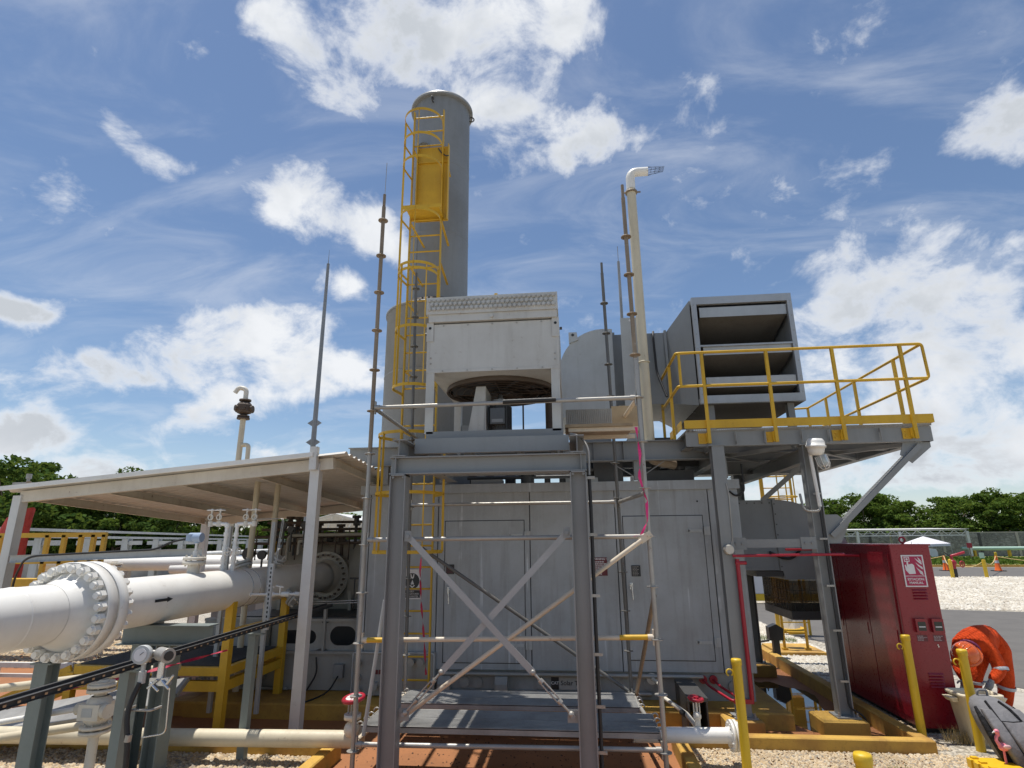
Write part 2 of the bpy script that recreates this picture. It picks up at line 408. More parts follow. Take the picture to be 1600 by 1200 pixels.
    def nut(s, c, axis, r, h, bolt=0.0, rb=None):
        c = Vector(c); d = Vector(axis).normalized()
        s.cyl(c, c + d*h, r, n=6, smooth=False)
        if bolt: s.cyl(c + d*h, c + d*(h+bolt), rb or r*0.55, n=10)
        return s
    def mesh(s, name, mat, base=(0, 0, 0)):
        me = bpy.data.meshes.new(name)
        b = Vector(base); vs = [(x-b.x, y-b.y, z-b.z) for x, y, z in s.v]
        me.from_pydata(vs, [], s.f); me.polygons.foreach_set('use_smooth', s.sm); me.update()
        ms = mat if isinstance(mat, (list, tuple)) else [mat]
        for q in ms: me.materials.append(q)
        return me
    def build(s, name, mat, parent=None, label=None, cat=None, group=None, kind=None, base=None):
        """One mesh object.  Parts take the base point of their thing; a thing of one mesh gets its own."""
        if parent is not None: b = BASE[parent]
        else:
            if base is None:
                a = np.array(s.v); base = ((a[:,0].min()+a[:,0].max())/2, (a[:,1].min()+a[:,1].max())/2, a[:,2].min())
            b = Vector(base)
        o = bpy.data.objects.new(name, s.mesh(name, mat, b)); COL.objects.link(o); BASE[o] = b
        if parent is not None: o.parent = parent
        else: o.location = b
        tag(o, label, cat, group, kind); return o
BASE = {}
def tag(o, label=None, cat=None, group=None, kind=None):
    for k, v in (('label', label), ('category', cat), ('group', group), ('kind', kind)):
        if v: o[k] = v
def thing(name, label, cat, loc, group=None):
    o = bpy.data.objects.new(name, None); COL.objects.link(o); o.location = loc; o.empty_display_size = 0.1
    BASE[o] = Vector(loc); tag(o, label, cat, group); return o
def inst(name, mesh, parent, loc, rot=None, scale=None):
    """A part that shares mesh data; loc is in world coordinates, mesh around its own origin."""
    o = bpy.data.objects.new(name, mesh); COL.objects.link(o); o.parent = parent
    o.location = Vector(loc) - BASE[parent]; BASE[o] = Vector(loc)
    if rot is not None: o.rotation_euler = rot
    if scale is not None: o.scale = scale
    return o
def aim(d): return Vector(d).to_track_quat('Z', 'Y').to_euler()     # local z along d
def copytree(o, dloc, label=None, parent=None):
    c = o.copy(); COL.objects.link(c)
    if parent is None:
        c.location = o.location + Vector(dloc); BASE[c] = BASE[o] + Vector(dloc)
        if label: c['label'] = label
    else: c.parent = parent; BASE[c] = BASE[o] + Vector(dloc)
    for ch in [q for q in BASE if q.parent is o]: copytree(ch, dloc, None, c)
    return c
def text(name, body, size, mat, parent, loc, right=(1, 0, 0), up=(0, 0, 1), align='CENTER', thick=0.0006, bold=0.0):
    cu = bpy.data.curves.new(name, 'FONT'); cu.body = body; cu.size = size; cu.align_x = align; cu.align_y = 'CENTER'; cu.extrude = thick
    cu.offset = bold * size; cu.resolution_u = 3
    tmp = bpy.data.objects.new(name + '_tmp', cu); COL.objects.link(tmp)
    dg = bpy.context.evaluated_depsgraph_get(); me = bpy.data.meshes.new_from_object(tmp.evaluated_get(dg)); me.name = name
    bpy.data.objects.remove(tmp); bpy.data.curves.remove(cu)
    me.materials.clear(); me.materials.append(mat)
    r_, u_ = Vector(right).normalized(), Vector(up).normalized(); n_ = r_.cross(u_)
    o = bpy.data.objects.new(name, me); COL.objects.link(o); o.parent = parent
    o.rotation_euler = Matrix((r_, u_, n_)).transposed().to_euler(); o.location = Vector(loc) - BASE[parent]; BASE[o] = Vector(loc)
    return o
# ================================================================ SETTING
def gravel_mat(name, c1, c2, c3, scale, bstr):
    m = bpy.data.materials.new(name); t = nt(m); P = pos(t)
    v = t.nodes.new('ShaderNodeTexVoronoi'); v.inputs['Scale'].default_value = scale; link(t, P, v.inputs['Vector'])
    v2 = t.nodes.new('ShaderNodeTexVoronoi'); v2.inputs['Scale'].default_value = scale; v2.feature = 'DISTANCE_TO_EDGE'; link(t, P, v2.inputs['Vector'])
    sp = t.nodes.new('ShaderNodeSeparateColor'); link(t, v.outputs['Color'], sp.inputs[0])
    c = mixcol(t, sp.outputs[0], c1, c2); c = mixcol(t, mapr(t, sp.outputs[1], 0.75, 0.95), c, c3)
    c = mixcol(t, mapr(t, noise(t, P, 0.35, 5, 0.6), 0.40, 0.72, 0, 0.35), c, (0.40, 0.33, 0.24))
    c = mixcol(t, mapr(t, v2.outputs['Distance'], 0.0, 0.16, 0.75, 0.0), c, tuple(x * 0.25 for x in c1))
    h = mapr(t, v2.outputs['Distance'], 0.0, 0.35)
    finish(t, c, 0.85, 0, h, bstr, 0.02); return m
M['gravel_pale'] = gravel_mat('pale_gravel', (0.62, 0.57, 0.48), (0.50, 0.45, 0.36), (0.30, 0.26, 0.20), 17, 0.7)
def concrete(name, col, stain, rough=0.8, dark=0.5):
    m = bpy.data.materials.new(name); t = nt(m); P = pos(t)
    a = noise(t, P, 1.6, 7, 0.62); b = noise(t, P, 30, 5, 0.6)
    c = mixcol(t, mapr(t, a, 0.38, 0.70, 0, dark), col, stain)
    c = mixcol(t, mapr(t, b, 0.5, 0.8, 0, 0.4), c, tuple(x * 0.5 for x in stain))
    finish(t, c, rough, 0, b, 0.2, 0.006); return m
M['floor'] = concrete('rust_stained_floor', (0.33, 0.135, 0.050), (0.20, 0.085, 0.035), 0.7)
M['yellowconc'] = concrete('yellow_painted_concrete', (0.54, 0.325, 0.060), (0.30, 0.155, 0.040), 0.75, 0.85)
M['greyconc'] = concrete('grey_concrete', (0.42, 0.39, 0.34), (0.26, 0.23, 0.19))
M['asphalt'] = concrete('worn_asphalt', (0.125, 0.116, 0.105), (0.08, 0.074, 0.068), 0.85)
def grass_ground():
    m = bpy.data.materials.new('dry_grass_ground'); t = nt(m); P = pos(t)
    a = noise(t, P, 0.5, 6, 0.65); b = noise(t, P, 9, 6, 0.7)
    c = mixcol(t, mapr(t, a, 0.35, 0.65), (0.22, 0.22, 0.075), (0.12, 0.17, 0.045)); c = mixcol(t, mapr(t, b, 0.45, 0.75, 0, 0.7), c, (0.30, 0.26, 0.13))
    finish(t, c, 0.95, 0, b, 0.8, 0.06); return m
M['grassground'] = grass_ground()

g = MB()
def sheet(mb, x0, x1, y0, y1, z, nx=1, ny=1):
    vs = [(x0+(x1-x0)*i/nx, y0+(y1-y0)*j/ny, z) for j in range(ny+1) for i in range(nx+1)]
    fs = [(j*(nx+1)+i, j*(nx+1)+i+1, (j+1)*(nx+1)+i+1, (j+1)*(nx+1)+i) for j in range(ny) for i in range(nx)]
    return mb.add(vs, fs)
# the ground is one sheet with the containment pit left open
X0, X1, Y0, Y1 = -700, 700, -60, 1200
PX0, PX1, PY0, PY1 = -12.6, 3.76, 7.16, 15.0           # pit
BX0, BX1, BY0 = -2.72, 1.05, 2.2                        # bay of the pit that reaches towards the camera
for (a, b, c, d) in ((X0, X1, PY1, Y1), (X0, PX0, PY0, PY1), (PX1, X1, PY0, PY1), (X0, BX0, BY0, PY0), (BX1, X1, BY0, PY0), (X0, X1, Y0, BY0)):
    sheet(g, a, b, c, d, 0.0)
g.build('ground', M['gravel_pale'], kind='structure', base=(0, 0, 0))
p = MB()
sheet(p, PX0, PX1, PY0, PY1, -0.06); sheet(p, BX0, BX1, BY0, PY0, -0.06)
p.build('pit_floor', M['floor'], kind='structure', base=(0, 0, -0.06))

def kerb(x0, x1, y0, y1, h=0.15, mat=None):
    k = MB(); b = 0.012; z0, z1 = -0.10, h
    vs = [(x0,y0,z0),(x1,y0,z0),(x1,y1,z0),(x0,y1,z0),(x0,y0,z1-b),(x1,y0,z1-b),(x1,y1,z1-b),(x0,y1,z1-b),
          (x0+b,y0+b,z1),(x1-b,y0+b,z1),(x1-b,y1-b,z1),(x0+b,y1-b,z1)]
    k.add(vs, [(0,1,5,4),(1,2,6,5),(2,3,7,6),(3,0,4,7),(4,5,9,8),(5,6,10,9),(6,7,11,10),(7,4,8,11),(8,9,10,11)])
    return k.build('kerb', mat or M['yellowconc'], kind='structure')
kerb(1.19, 3.90, 7.62, 7.76, 0.13); kerb(3.76, 3.90, 7.763, 15.1, 0.13)
kerb(1.05, 1.187, 2.2, 7.76, 0.12); kerb(-2.86, -2.72, 2.2, 7.16, 0.12)
kerb(-12.7, -2.863, 7.02, 7.16, 0.10)
# machine plinth and column pads
def block(name, x0, x1, y0, y1, z0, z1, mat, ch=0.02):
    k = MB()
    vs = [(x0,y0,z0),(x1,y0,z0),(x1,y1,z0),(x0,y1,z0),(x0,y0,z1-ch),(x1,y0,z1-ch),(x1,y1,z1-ch),(x0,y1,z1-ch),
          (x0+ch,y0+ch,z1),(x1-ch,y0+ch,z1),(x1-ch,y1-ch,z1),(x0+ch,y1-ch,z1)]
    k.add(vs, [(0,1,5,4),(1,2,6,5),(2,3,7,6),(3,0,4,7),(4,5,9,8),(5,6,10,9),(6,7,11,10),(7,4,8,11),(8,9,10,11)])
    return k.build(name, mat, kind='structure')
block('plinth', -5.6, 2.72, 8.55, 12.2, -0.09, 0.14, M['yellowconc'])
block('column_pad', 1.80, 2.26, 8.22, 8.547, -0.09, 0.13, M['yellowconc']); block('column_pad', 2.98, 3.52, 8.30, 8.78, -0.09, 0.13, M['yellowconc'])
block('column_pad', 2.95, 3.49, 11.6, 12.1, -0.09, 0.13, M['yellowconc'])

# puddle in the pit
pm = bpy.data.materials.new('puddle_water'); t_ = nt(pm); n_ = noise(t_, pos(t_), 6, 3)
pp_ = finish(t_, (0.025, 0.018, 0.012), 0.03, 0, n_, 0.03, 0.01, spec=0.8)
pud = MB(); pts = []
for i in range(40):
    a = 2*math.pi*i/40; rr = 1 + 0.16*math.sin(3*a+1) + 0.10*math.sin(7*a)
    pts.append((3.03 + 0.50*rr*math.cos(a), 10.1 + 1.35*rr*math.sin(a), -0.055))
pud.add(pts, [tuple(range(40))]); pud.build('puddle', pm, kind='structure')

# roads
rd = MB()
rd.add([(3.95, 24.2, 0.006), (12.4, 21.6, 0.006), (30, 16.5, 0.006), (60, 9.0, 0.006), (60, -3, 0.006), (30, 2.0, 0.006), (7.6, 9.4, 0.006), (6.3, 12.0, 0.006), (5.2, 16.6, 0.006), (3.95, 19.8, 0.006)], [tuple(range(10))])
rd.build('road', M['asphalt'], kind='structure')
rd2 = MB(); rd2.add([(-60, 40.0, 0.006), (8, 40.2, 0.006), (27, 38.5, 0.006), (90, 33, 0.006), (90, 46, 0.006), (27, 52, 0.006), (8, 53, 0.006), (-60, 52, 0.006)], [tuple(range(8))][:1]); rd2.f = [tuple(range(8))]; rd2.sm = [False]
rd2.build('road', M['asphalt'], kind='structure')
gf = MB(); gf.add([(-20, 54, 0.008), (27, 53.2, 0.008), (95, 46.5, 0.008), (130, 44, 0.008), (130, 120, 0.008), (-20, 120, 0.008)], [tuple(range(6))])
gf.build('grass_field', M['grassground'], kind='structure')
kb = MB(); kb.add([(-20,53.6,0),(27,52.6,0),(90,46.1,0),(90,46.3,0),(27,52.85,0),(-20,53.85,0),(-20,53.6,.16),(27,52.6,.16),(90,46.1,.16),(90,46.3,.16),(27,52.85,.16),(-20,53.85,.16)],
    [(0,1,7,6),(1,2,8,7),(6,7,10,11),(7,8,9,10),(5,4,10,11),(4,3,9,10)])
kb.build('kerb', M['yellowconc'], kind='structure')
br = MB()   # broken concrete apron by the cabinet
br.add([(4.75, 7.0, 0.012), (7.4, 6.0, 0.012), (7.4, 9.2, 0.012), (6.15, 11.4, 0.012), (5.0, 9.6, 0.012)], [(0,1,2,3,4)])
br.build('apron', M['greyconc'], kind='structure')

# loose stones, two bands of real gravel near the camera and one out on the pale field
def stones(name, mat, n, region, smin, smax, zlift=0.0, seed=1):
    rg = np.random.default_rng(seed); pts = []
    while len(pts) < n:
        x, y = region(rg)
        pts.append((x, y))
    pts = np.array(pts); N = len(pts)
    base = np.array([(1,0,-.3),(.3,.95,-.3),(-.8,.6,-.3),(-.8,-.6,-.3),(.3,-.95,-.3),(.55,.25,.62),(-.35,.45,.7),(-.3,-.5,.6)], float)
    fc = [(0,1,5),(1,2,6),(1,6,5),(2,3,7),(2,7,6),(3,4,7),(4,0,5),(4,5,7),(5,6,7)]
    s = rg.uniform(smin, smax, N) * rg.uniform(.7, 1.3, N); ang = rg.uniform(0, 2*math.pi, N); fl = rg.uniform(.5, .95, N)
    j = 1 + rg.uniform(-.25, .25, (N, 8, 3)); vv = base[None] * j
    vv = vv * s[:, None, None]; vv[:, :, 2] *= fl[:, None]
    tl = rg.uniform(-.4, .4, (N, 1))
    z = vv[:, :, 2] + vv[:, :, 0] * tl; x = vv[:, :, 0]*np.cos(ang)[:, None] - vv[:, :, 1]*np.sin(ang)[:, None]; y = vv[:, :, 0]*np.sin(ang)[:, None] + vv[:, :, 1]*np.cos(ang)[:, None]
    x += pts[:, :1]; y += pts[:, 1:]; z += rg.uniform(0.2, 1.0, (N, 1)) * s[:, None]*0.5 + zlift
    vs = np.stack([x, y, z], -1).reshape(-1, 3)
    f = (np.array(fc)[None] + (np.arange(N)*8)[:, None, None]).reshape(-1, 3)
    me = bpy.data.meshes.new(name); me.vertices.add(len(vs)); me.vertices.foreach_set('co', vs.ravel()); me.loops.add(f.size); me.loops.foreach_set('vertex_index', f.ravel().astype(np.int32))
    me.polygons.add(len(f)); me.polygons.foreach_set('loop_start', np.arange(0, f.size, 3, dtype=np.int32)); me.polygons.foreach_set('loop_total', np.full(len(f), 3, dtype=np.int32))
    me.update(calc_edges=True); me.materials.append(mat)
    o = bpy.data.objects.new(name, me); COL.objects.link(o); BASE[o] = V(0, 0, 0)
    return o
def stone_mat(name, cols):
    m = bpy.data.materials.new(name); t = nt(m); gi = t.nodes.new('ShaderNodeNewGeometry')
    c = cols[0]
    r_ = t.nodes.new('ShaderNodeValToRGB'); r_.color_ramp.interpolation = 'CONSTANT'
    while len(r_.color_ramp.elements) < len(cols): r_.color_ramp.elements.new(0.5)
    for i, k in enumerate(cols): r_.color_ramp.elements[i].position = i / len(cols); r_.color_ramp.elements[i].color = (*k, 1)
    link(t, gi.outputs['Random Per Island'], r_.inputs[0])
    n = noise(t, pos(t), 60, 4); cc = mixcol(t, mapr(t, n, 0.4, 0.8, 0, 0.4), r_.outputs[0], (0.25, 0.20, 0.14)); cc = mixcol(t, mapr(t, noise(t, pos(t), 0.55, 6, 0.65), 0.42, 0.68, 0, 0.5), cc, tuple(x*.55 for x in cols[1]))
    finish(t, cc, 0.9, 0, n, 0.2, 0.004); return m
M['stone'] = stone_mat('loose_stone', [(0.55, 0.43, 0.28), (0.46, 0.34, 0.20), (0.58, 0.50, 0.37), (0.36, 0.28, 0.19), (0.52, 0.39, 0.23), (0.28, 0.25, 0.21), (0.62, 0.50, 0.34)])
M['stonepale'] = stone_mat('pale_stone', [(0.66, 0.62, 0.54), (0.58, 0.53, 0.44), (0.70, 0.67, 0.60), (0.45, 0.40, 0.33), (0.62, 0.57, 0.47)])
gm = M['stone']
o = stones('gravel', gm, 26000, lambda q: (q.uniform(-7.5, -2.9), q.uniform(4.6, 7.0)), 0.010, 0.026, seed=3); tag(o, 'coarse brown loose gravel beside the near pipe supports', 'gravel', kind='stuff')
o = stones('gravel', gm, 30000, lambda q: (q.uniform(1.2, 5.6), q.uniform(5.6, 7.6)), 0.008, 0.017, seed=4); tag(o, 'fine tan gravel in front of the fire cabinet', 'gravel', kind='stuff')
o = stones('gravel', gm, 9000, lambda q: (q.uniform(3.9, 4.12), q.uniform(7.75, 13)), 0.010, 0.022, seed=5); tag(o, 'dark strip of gravel along the right kerb', 'gravel', kind='stuff')
o = stones('gravel', M['stonepale'], 42000, lambda q: (lambda yy: (q.uniform(3.95, min(5.2, 3.95+ (24-yy)*0.16+.6)), yy))(q.uniform(11.5, 19.5)), 0.015, 0.034, seed=6); tag(o, 'pale white gravel seen under the intake duct', 'gravel', kind='stuff')
def far_region(q):
    while True:
        y = q.uniform(17, 39); x = q.uniform(9, 32)
        if x > 0.50*y and y > 24.9 - x*0.245: return x, y
o = stones('gravel', M['stonepale'], 60000, far_region, 0.03, 0.06, seed=8); tag(o, 'wide field of pale gravel beyond the road on the right', 'gravel', kind='stuff')
o = stones('gravel', gm, 24000, lambda q: (q.uniform(-17, -8), q.uniform(11.5, 17)), 0.015, 0.035, seed=9); o.location = (0, 0, 0); tag(o, 'brown gravel patch behind the yellow stair platform', 'gravel', kind='stuff')
o = stones('gravel', plain('wet_debris', (0.10, 0.045, 0.02), 0.7), 1500, lambda q: (q.uniform(-2.6, 3.6), q.uniform(5.5, 8.5)), 0.004, 0.012, -0.058, seed=10); tag(o, 'leaf litter and grit on the rusty pit floor', 'debris', kind='stuff')

# ================================================================ TURBINE ENCLOSURE
EX0, EX1, EY, EZ0, EZ1 = -3.33, 2.46, 9.05, 0.50, 3.05
enc = thing('turbine_enclosure', 'large grey sheet metal machine enclosure with two flush doors behind the scaffold', 'enclosure', (-0.4, 10.3, 0.14))
MB().box(EX0+.02, EX1-.02, EY+.02, 11.7, EZ0, EZ1-.01).build('core_wall', M['black'], enc)
def panel(x0, x1, z0, z1, y=EY, t=0.03, mat='enclosure', name='panel', hole=None):
    k = MB(); e = 0.006
    vs = [(x0,y+t,z0),(x1,y+t,z0),(x1,y+t,z1),(x0,y+t,z1),(x0,y+e,z0),(x1,y+e,z0),(x1,y+e,z1),(x0,y+e,z1),(x0+e,y,z0+e),(x1-e,y,z0+e),(x1-e,y,z1-e),(x0+e,y,z1-e)]
    fs = [(0,1,5,4),(1,2,6,5),(2,3,7,6),(3,0,4,7),(4,5,9,8),(5,6,10,9),(6,7,11,10),(7,4,8,11),(8,9,10,11)]
    k.add(vs, fs); return k.build(name, M[mat], enc)
seams = [EX0, -3.20, -2.10, -0.67, 0.63, 2.02, EX1]
for a, b in zip(seams[:-1], seams[1:]): panel(a+.006, b-.006, EZ0+.004, EZ1)
# side wall on the right
MB().box(EX1-.018, EX1+.01, EY+.036, 11.7, EZ0, EZ1).build('side_panel', M['enclosure'], enc)
MB().box(EX0-.01, EX0+.018, EY+.036, 11.7, EZ0, EZ1).build('side_panel', M['enclosure'], enc)
rc = MB().box(EX0-.03, EX1+.03, EY-.045, EY+.06, EZ1-.012, EZ1+.125).box(EX0-.03, EX1+.03, EY+.062, 11.73, EZ1+.005, EZ1+.06)
rc.build('roof_cap', M['enclosure'], enc)
for i in range(2):
    MB().box(-1.6+i*1.5, -1.1+i*1.5, EY+.05, EY+.3, EZ1+.125, EZ1+.20).build('roof_bracket', M['steel'], enc)
bh = MB().cyl((0,0,0), (0,-.004,0), .014, n=10).mesh('bolt_hole', M['black'])
for x in (-2.16, -2.02, -.74, -.60, .05, .42, .58, 1.86, -1.2): inst('bolt_hole', bh, enc, (x, EY, 2.86))
def door(x0, x1, z0, z1, hinge_side):
    gk = MB(); w = .010
    gk.box(x0-w, x1+w, EY-.002, EY-.0005, z0-w, z1+w)
    gk.build('door_gasket', M['black'], enc)
    k = MB(); e = .006; y = EY-.012
    vs = [(x0,EY-.002,z0),(x1,EY-.002,z0),(x1,EY-.002,z1),(x0,EY-.002,z1),(x0,y+e,z0),(x1,y+e,z0),(x1,y+e,z1),(x0,y+e,z1),(x0+e,y,z0+e),(x1-e,y,z0+e),(x1-e,y,z1-e),(x0+e,y,z1-e)]
    k.add(vs, [(0,1,5,4),(1,2,6,5),(2,3,7,6),(3,0,4,7),(4,5,9,8),(5,6,10,9),(6,7,11,10),(7,4,8,11),(8,9,10,11)])
    d = k.build('door', M['enclosure'], enc)
    hx = x0 + .07 if hinge_side > 0 else x1 - .07; hz = z0 + .98
    h = MB().box(hx-.022, hx+.022, y-.012, y, hz-.03, hz+.06).cyl((hx, y-.012, hz+.03), (hx, y-.055, hz+.03), .016).cyl((hx, y-.05, hz+.05), (hx+.012, y-.055, hz-.17), .013, .009)
    h.build('handle', M['stainless'], d)
    xx = x1 if hinge_side > 0 else x0
    for z in (z1-.22, z0+.24):
        k2 = MB().box(xx-.22, xx-.02, y-.010, y, z-.02, z+.02).cyl((xx-.22, y, z), (xx-.22, y-.010, z), .02).cyl((xx+.02, y-.012, z-.055), (xx+.02, y-.012, z+.055), .016)
        k2.box(xx+.012, xx+.10, EY-.012, EY-.002, z-.06, z+.06)
        for q in (-.17, -.10): k2.cyl((xx+q, y-.010, z), (xx+q, y-.016, z), .010, n=8)
        k2.build('hinge', M['stainless'] if False else M['lightgrey'], d)
    return d
dl = door(-1.98, -0.76, 0.60, 2.61, 1)
dr = door(0.74, 1.91, 0.66, 2.65, 1)
# skid under the enclosure
sk = MB().box(-3.31, 2.42, 9.10, 11.7, 0.141, 0.499)
skid = sk.build('skid_base', M['skid'], enc)
MB().cyl((-1.95, 9.03, .455), (1.72, 9.03, .455), .028).build('skid_rail', M['galv'], enc)
MB().cyl((-1.95, 9.05, .22), (1.0, 9.05, .22), .028).build('skid_rail', M['galv'], enc)
for x in (-1.95, -1.12):
    MB().add([(x-.08,9.10,.15),(x+.10,9.10,.15),(x+.10,8.93,.15),(x-.08,8.93,.15),(x-.08,9.10,.43),(x+.10,9.10,.43),(x+.10,8.99,.43),(x-.08,8.99,.43),(x-.08,8.93,.34),(x+.10,8.93,.34)],
        [(0,1,5,4),(4,5,6,7),(7,6,9,8),(8,9,2,3),(1,2,9,6,5),(0,4,7,8,3),(0,3,2,1)]).build('lifting_lug', M['skid'], enc)
for x, z in ((-1.66,.33),(-1.47,.33),(-.55,.33),(.98,.33),(2.14,.33)):
    k = MB().cyl((x, 9.10, z), (x, 9.075, z), .075, n=20)
    for a in range(6): k.cyl((x+.06*math.cos(a*1.047), 9.075, z+.06*math.sin(a*1.047)), (x+.06*math.cos(a*1.047), 9.065, z+.06*math.sin(a*1.047)), .008, n=6)
    k.build('port_cover', M['skid'], enc)
# framed panel at the left end of the skid
MB().box(-3.34, -2.08, 8.99, 9.045, 0.16, 0.74).build('skid_panel', M['skid'], enc)
fr = MB().tube(fillet([(-3.32,8.985,.17),(-3.32,8.985,.73),(-2.10,8.985,.73),(-2.10,8.985,.17)], .05), .014, 6); fr.build('panel_rim', M['lightgrey'], enc)
for x, z in ((-3.22,.60),(-3.22,.40),(-3.20,.24),(-2.42,.62),(-2.28,.62),(-2.95,.30)):
    MB().cyl((x,8.99,z),(x,8.90,z),.045,n=14).cyl((x,8.90,z),(x,8.88,z),.052,n=14).build('capped_port', M['skid'], enc)
MB().box(-2.30,-2.10,8.965,8.99,.17,.20).box(-2.30,-2.10,8.90,8.99,.165,.168).build('foot_lip', M['skid'], enc)
for i, x in enumerate((-3.0, -2.92)): MB().box(x, x+.07, 8.984, 8.989, .44-.09*i*0, .50).build('label_plate', M['label_maroon'], enc)
# signs and plates
def bars(x0, x1, z0, z1, n, y, mat, name, parent):
    k = MB(); rg = random.Random(int(x0*1000)); dz = (z1-z0)/n
    for i in range(n):
        e = rg.uniform(.55, 1.0); x = x0
        while x < x0+(x1-x0)*e:
            w = rg.uniform(.010, .03); k.box(x, min(x+w, x1), y-.0008, y, z0+dz*(i+.25), z0+dz*(i+.72)); x += w+.006
    k.build(name, mat, parent)
sg = MB().box(-2.62,-2.34,9.036,9.044,1.47,1.90).build('safety_sign', M['signwhite'], enc, label='white sign with a black round pictogram beside the ladder')
MB().cyl((-2.48,9.036,1.73),(-2.48,9.0345,1.73),.115,n=28).build('pictogram_disc', M['signblack'], sg)
hd = MB().poly([(-2.51,9.034,1.83),(-2.50,9.034,1.78),(-2.475,9.034,1.755),(-2.455,9.034,1.78),(-2.445,9.034,1.83),(-2.462,9.034,1.83),(-2.47,9.034,1.79),(-2.485,9.034,1.79),(-2.493,9.034,1.83)], (0,-.001,0))
hd.poly([(-2.50,9.034,1.69),(-2.475,9.034,1.75),(-2.45,9.034,1.69),(-2.462,9.034,1.675),(-2.475,9.034,1.69),(-2.488,9.034,1.675)], (0,-.001,0))
hd.poly([(-2.515,9.034,1.665),(-2.475,9.034,1.63),(-2.435,9.034,1.665),(-2.445,9.034,1.675),(-2.475,9.034,1.65),(-2.505,9.034,1.675)], (0,-.001,0)).build('pictogram', M['signwhite'], sg)
MB().box(-2.61,-2.35,9.0345,9.036,1.49,1.60).build('text_band', M['signblack'], sg)
text('lettering', 'USO', .034, M['signwhite'], sg, (-2.48,9.0335,1.580)); text('lettering', 'OBLIGATORIO', .034, M['signwhite'], sg, (-2.48,9.0335,1.545)); text('lettering', 'DE GUANTES', .034, M['signwhite'], sg, (-2.48,9.0335,1.510))
ws = MB().box(0.24,0.475,9.038,9.044,1.80,2.06).build('warning_sign', M['label_maroon'], enc, label='maroon warning sign with rows of white print')
text('lettering', 'WARNING !', .042, M['signwhite'], ws, (.355,9.0365,2.035), bold=.015); bars(.255,.462,1.81,2.01,7,9.0375,M['signwhite'],'print_lines',ws)
wl = MB().box(0.825,0.955,9.026,9.036,1.79,1.945).build('label_plate', M['signblack'], enc); bars(.84,.945,1.80,1.935,7,9.0255,plain('label_print', (.30,.27,.24)),'print_lines',wl)
wl = MB().box(-1.955,-1.83,9.026,9.036,1.83,1.97).build('label_plate', M['signblack'], enc); bars(-1.945,-1.84,1.84,1.96,6,9.0255,M['label_maroon'],'print_lines',wl)
npb = MB().box(-.40,-.292,9.085,9.098,.255,.415).build('name_plate', M['signblack'], enc); text('lettering', 'CAT', .056, M['signwhite'], npb, (-.346,9.0835,.338), bold=.02)
npw = MB().box(-.288,.31,9.085,9.098,.255,.415).build('name_plate', plain('plate_beige', (.42,.40,.36)), enc); text('lettering', 'Solar Turbines', .085, M['signblack'], npw, (-.265,9.0835,.338), align='LEFT', bold=.012)

# roof-level steel over the enclosure
rs = thing('roof_steelwork', 'long grey steel beam on short posts above the enclosure roof', 'steelwork', (-0.5, 8.95, 3.18))
MB().ibeam((-3.55,8.92,3.62),(2.3,8.92,3.62),.30,.16).build('beam', M['steel'], rs)
MB().ibeam((-3.55,11.2,3.62),(4.4,11.2,3.62),.30,.16).build('beam', M['steel'], rs)
for x in (-2.95,-2.0,1.0,2.25): MB().ibeam((x,8.95,3.18),(x,8.95,3.47),.12,.12,up=(0,1,0)).build('post', M['steel'], rs)
for x in (.55,1.0,1.45): MB().bar((1.0,8.95,3.2),(1.0+(x-1.0)*.9,8.95,3.46),.03,.012).build('strut', M['steel'], rs)
for x in (-.3,.35,.8): MB().box(x-.004,x+.004,8.85,8.915,3.48,3.76).build('stiffener', M['steel'], rs)
# machinery glimpsed between frame and roof: pipes and boxes on the roof
rm = thing('roof_piping', 'dark pipework and valves on the enclosure roof under the cooler', 'piping', (-0.8, 9.8, 3.12))
for i, (x, zt, rr) in enumerate(((-1.62,3.36,.05),(-1.35,3.40,.07),(-1.02,3.42,.09),(-.72,3.38,.11),(-.40,3.4,.05),(-.15,3.36,.06),(.25,3.40,.16),(.62,3.44,.10),(1.3,3.4,.08),(1.7,3.42,.07))):
    MB().cyl((x,9.4+.1*(i%3),3.11),(x,9.4+.1*(i%3),zt),rr).cyl((x,9.4+.1*(i%3),zt-.04),(x,9.4+.1*(i%3),zt),rr*1.35).build('nozzle', M['darkmetal'], rm)
MB().tube(fillet([(-1.7,9.35,3.3),(.7,9.35,3.3),(.7,9.35,3.2)],.05),.03).build('pipe', M['darkmetal'], rm)
MB().box(.35,.8,9.2,9.6,3.12,3.50).build('junction_box', M['darkmetal'], rm); MB().box(1.1,1.9,9.3,9.8,3.12,3.36).build('junction_box', M['darkmetal'], rm)

# ================================================================ EXHAUST STACK
SXc, SYc = -2.50, 10.20
M['stackgrey'] = paint('stack_grey_paint', (0.235, 0.245, 0.25), 0.55, 0.35, 0.32, rust=0.12)
st = thing('exhaust_stack', 'tall grey cylindrical exhaust stack rising from a wider drum', 'exhaust stack', (SXc, SYc, 3.18))
MB().lathe((SXc,SYc,0),(0,0,1),[(.93,3.0),(.93,6.42),(.955,6.42),(.955,6.47),(.80,6.50),(.66,6.56)],n=64).build('drum', M['stackgrey'], st)
MB().lathe((SXc,SYc,0),(0,0,1),[(.72,6.50),(.72,6.62),(.68,6.64)],n=48).build('rusty_collar', M['brownmetal'], st)
MB().lathe((SXc,SYc,0),(0,0,1),[(.59,6.6),(.59,11.16)],n=64).build('chimney', M['stackgrey'], st)
for zz in (8.05, 9.60): MB().lathe((SXc,SYc,zz),(0,0,1),[(.588,0),(.5945,.006),(.5945,.016),(.588,.022)],n=64).build('weld_seam', M['stackgrey'], st)
MB().lathe((SXc,SYc,5.20),(0,0,1),[(.928,0),(.936,.006),(.936,.020),(.928,.026)],n=64).build('weld_seam', M['stackgrey'], st)
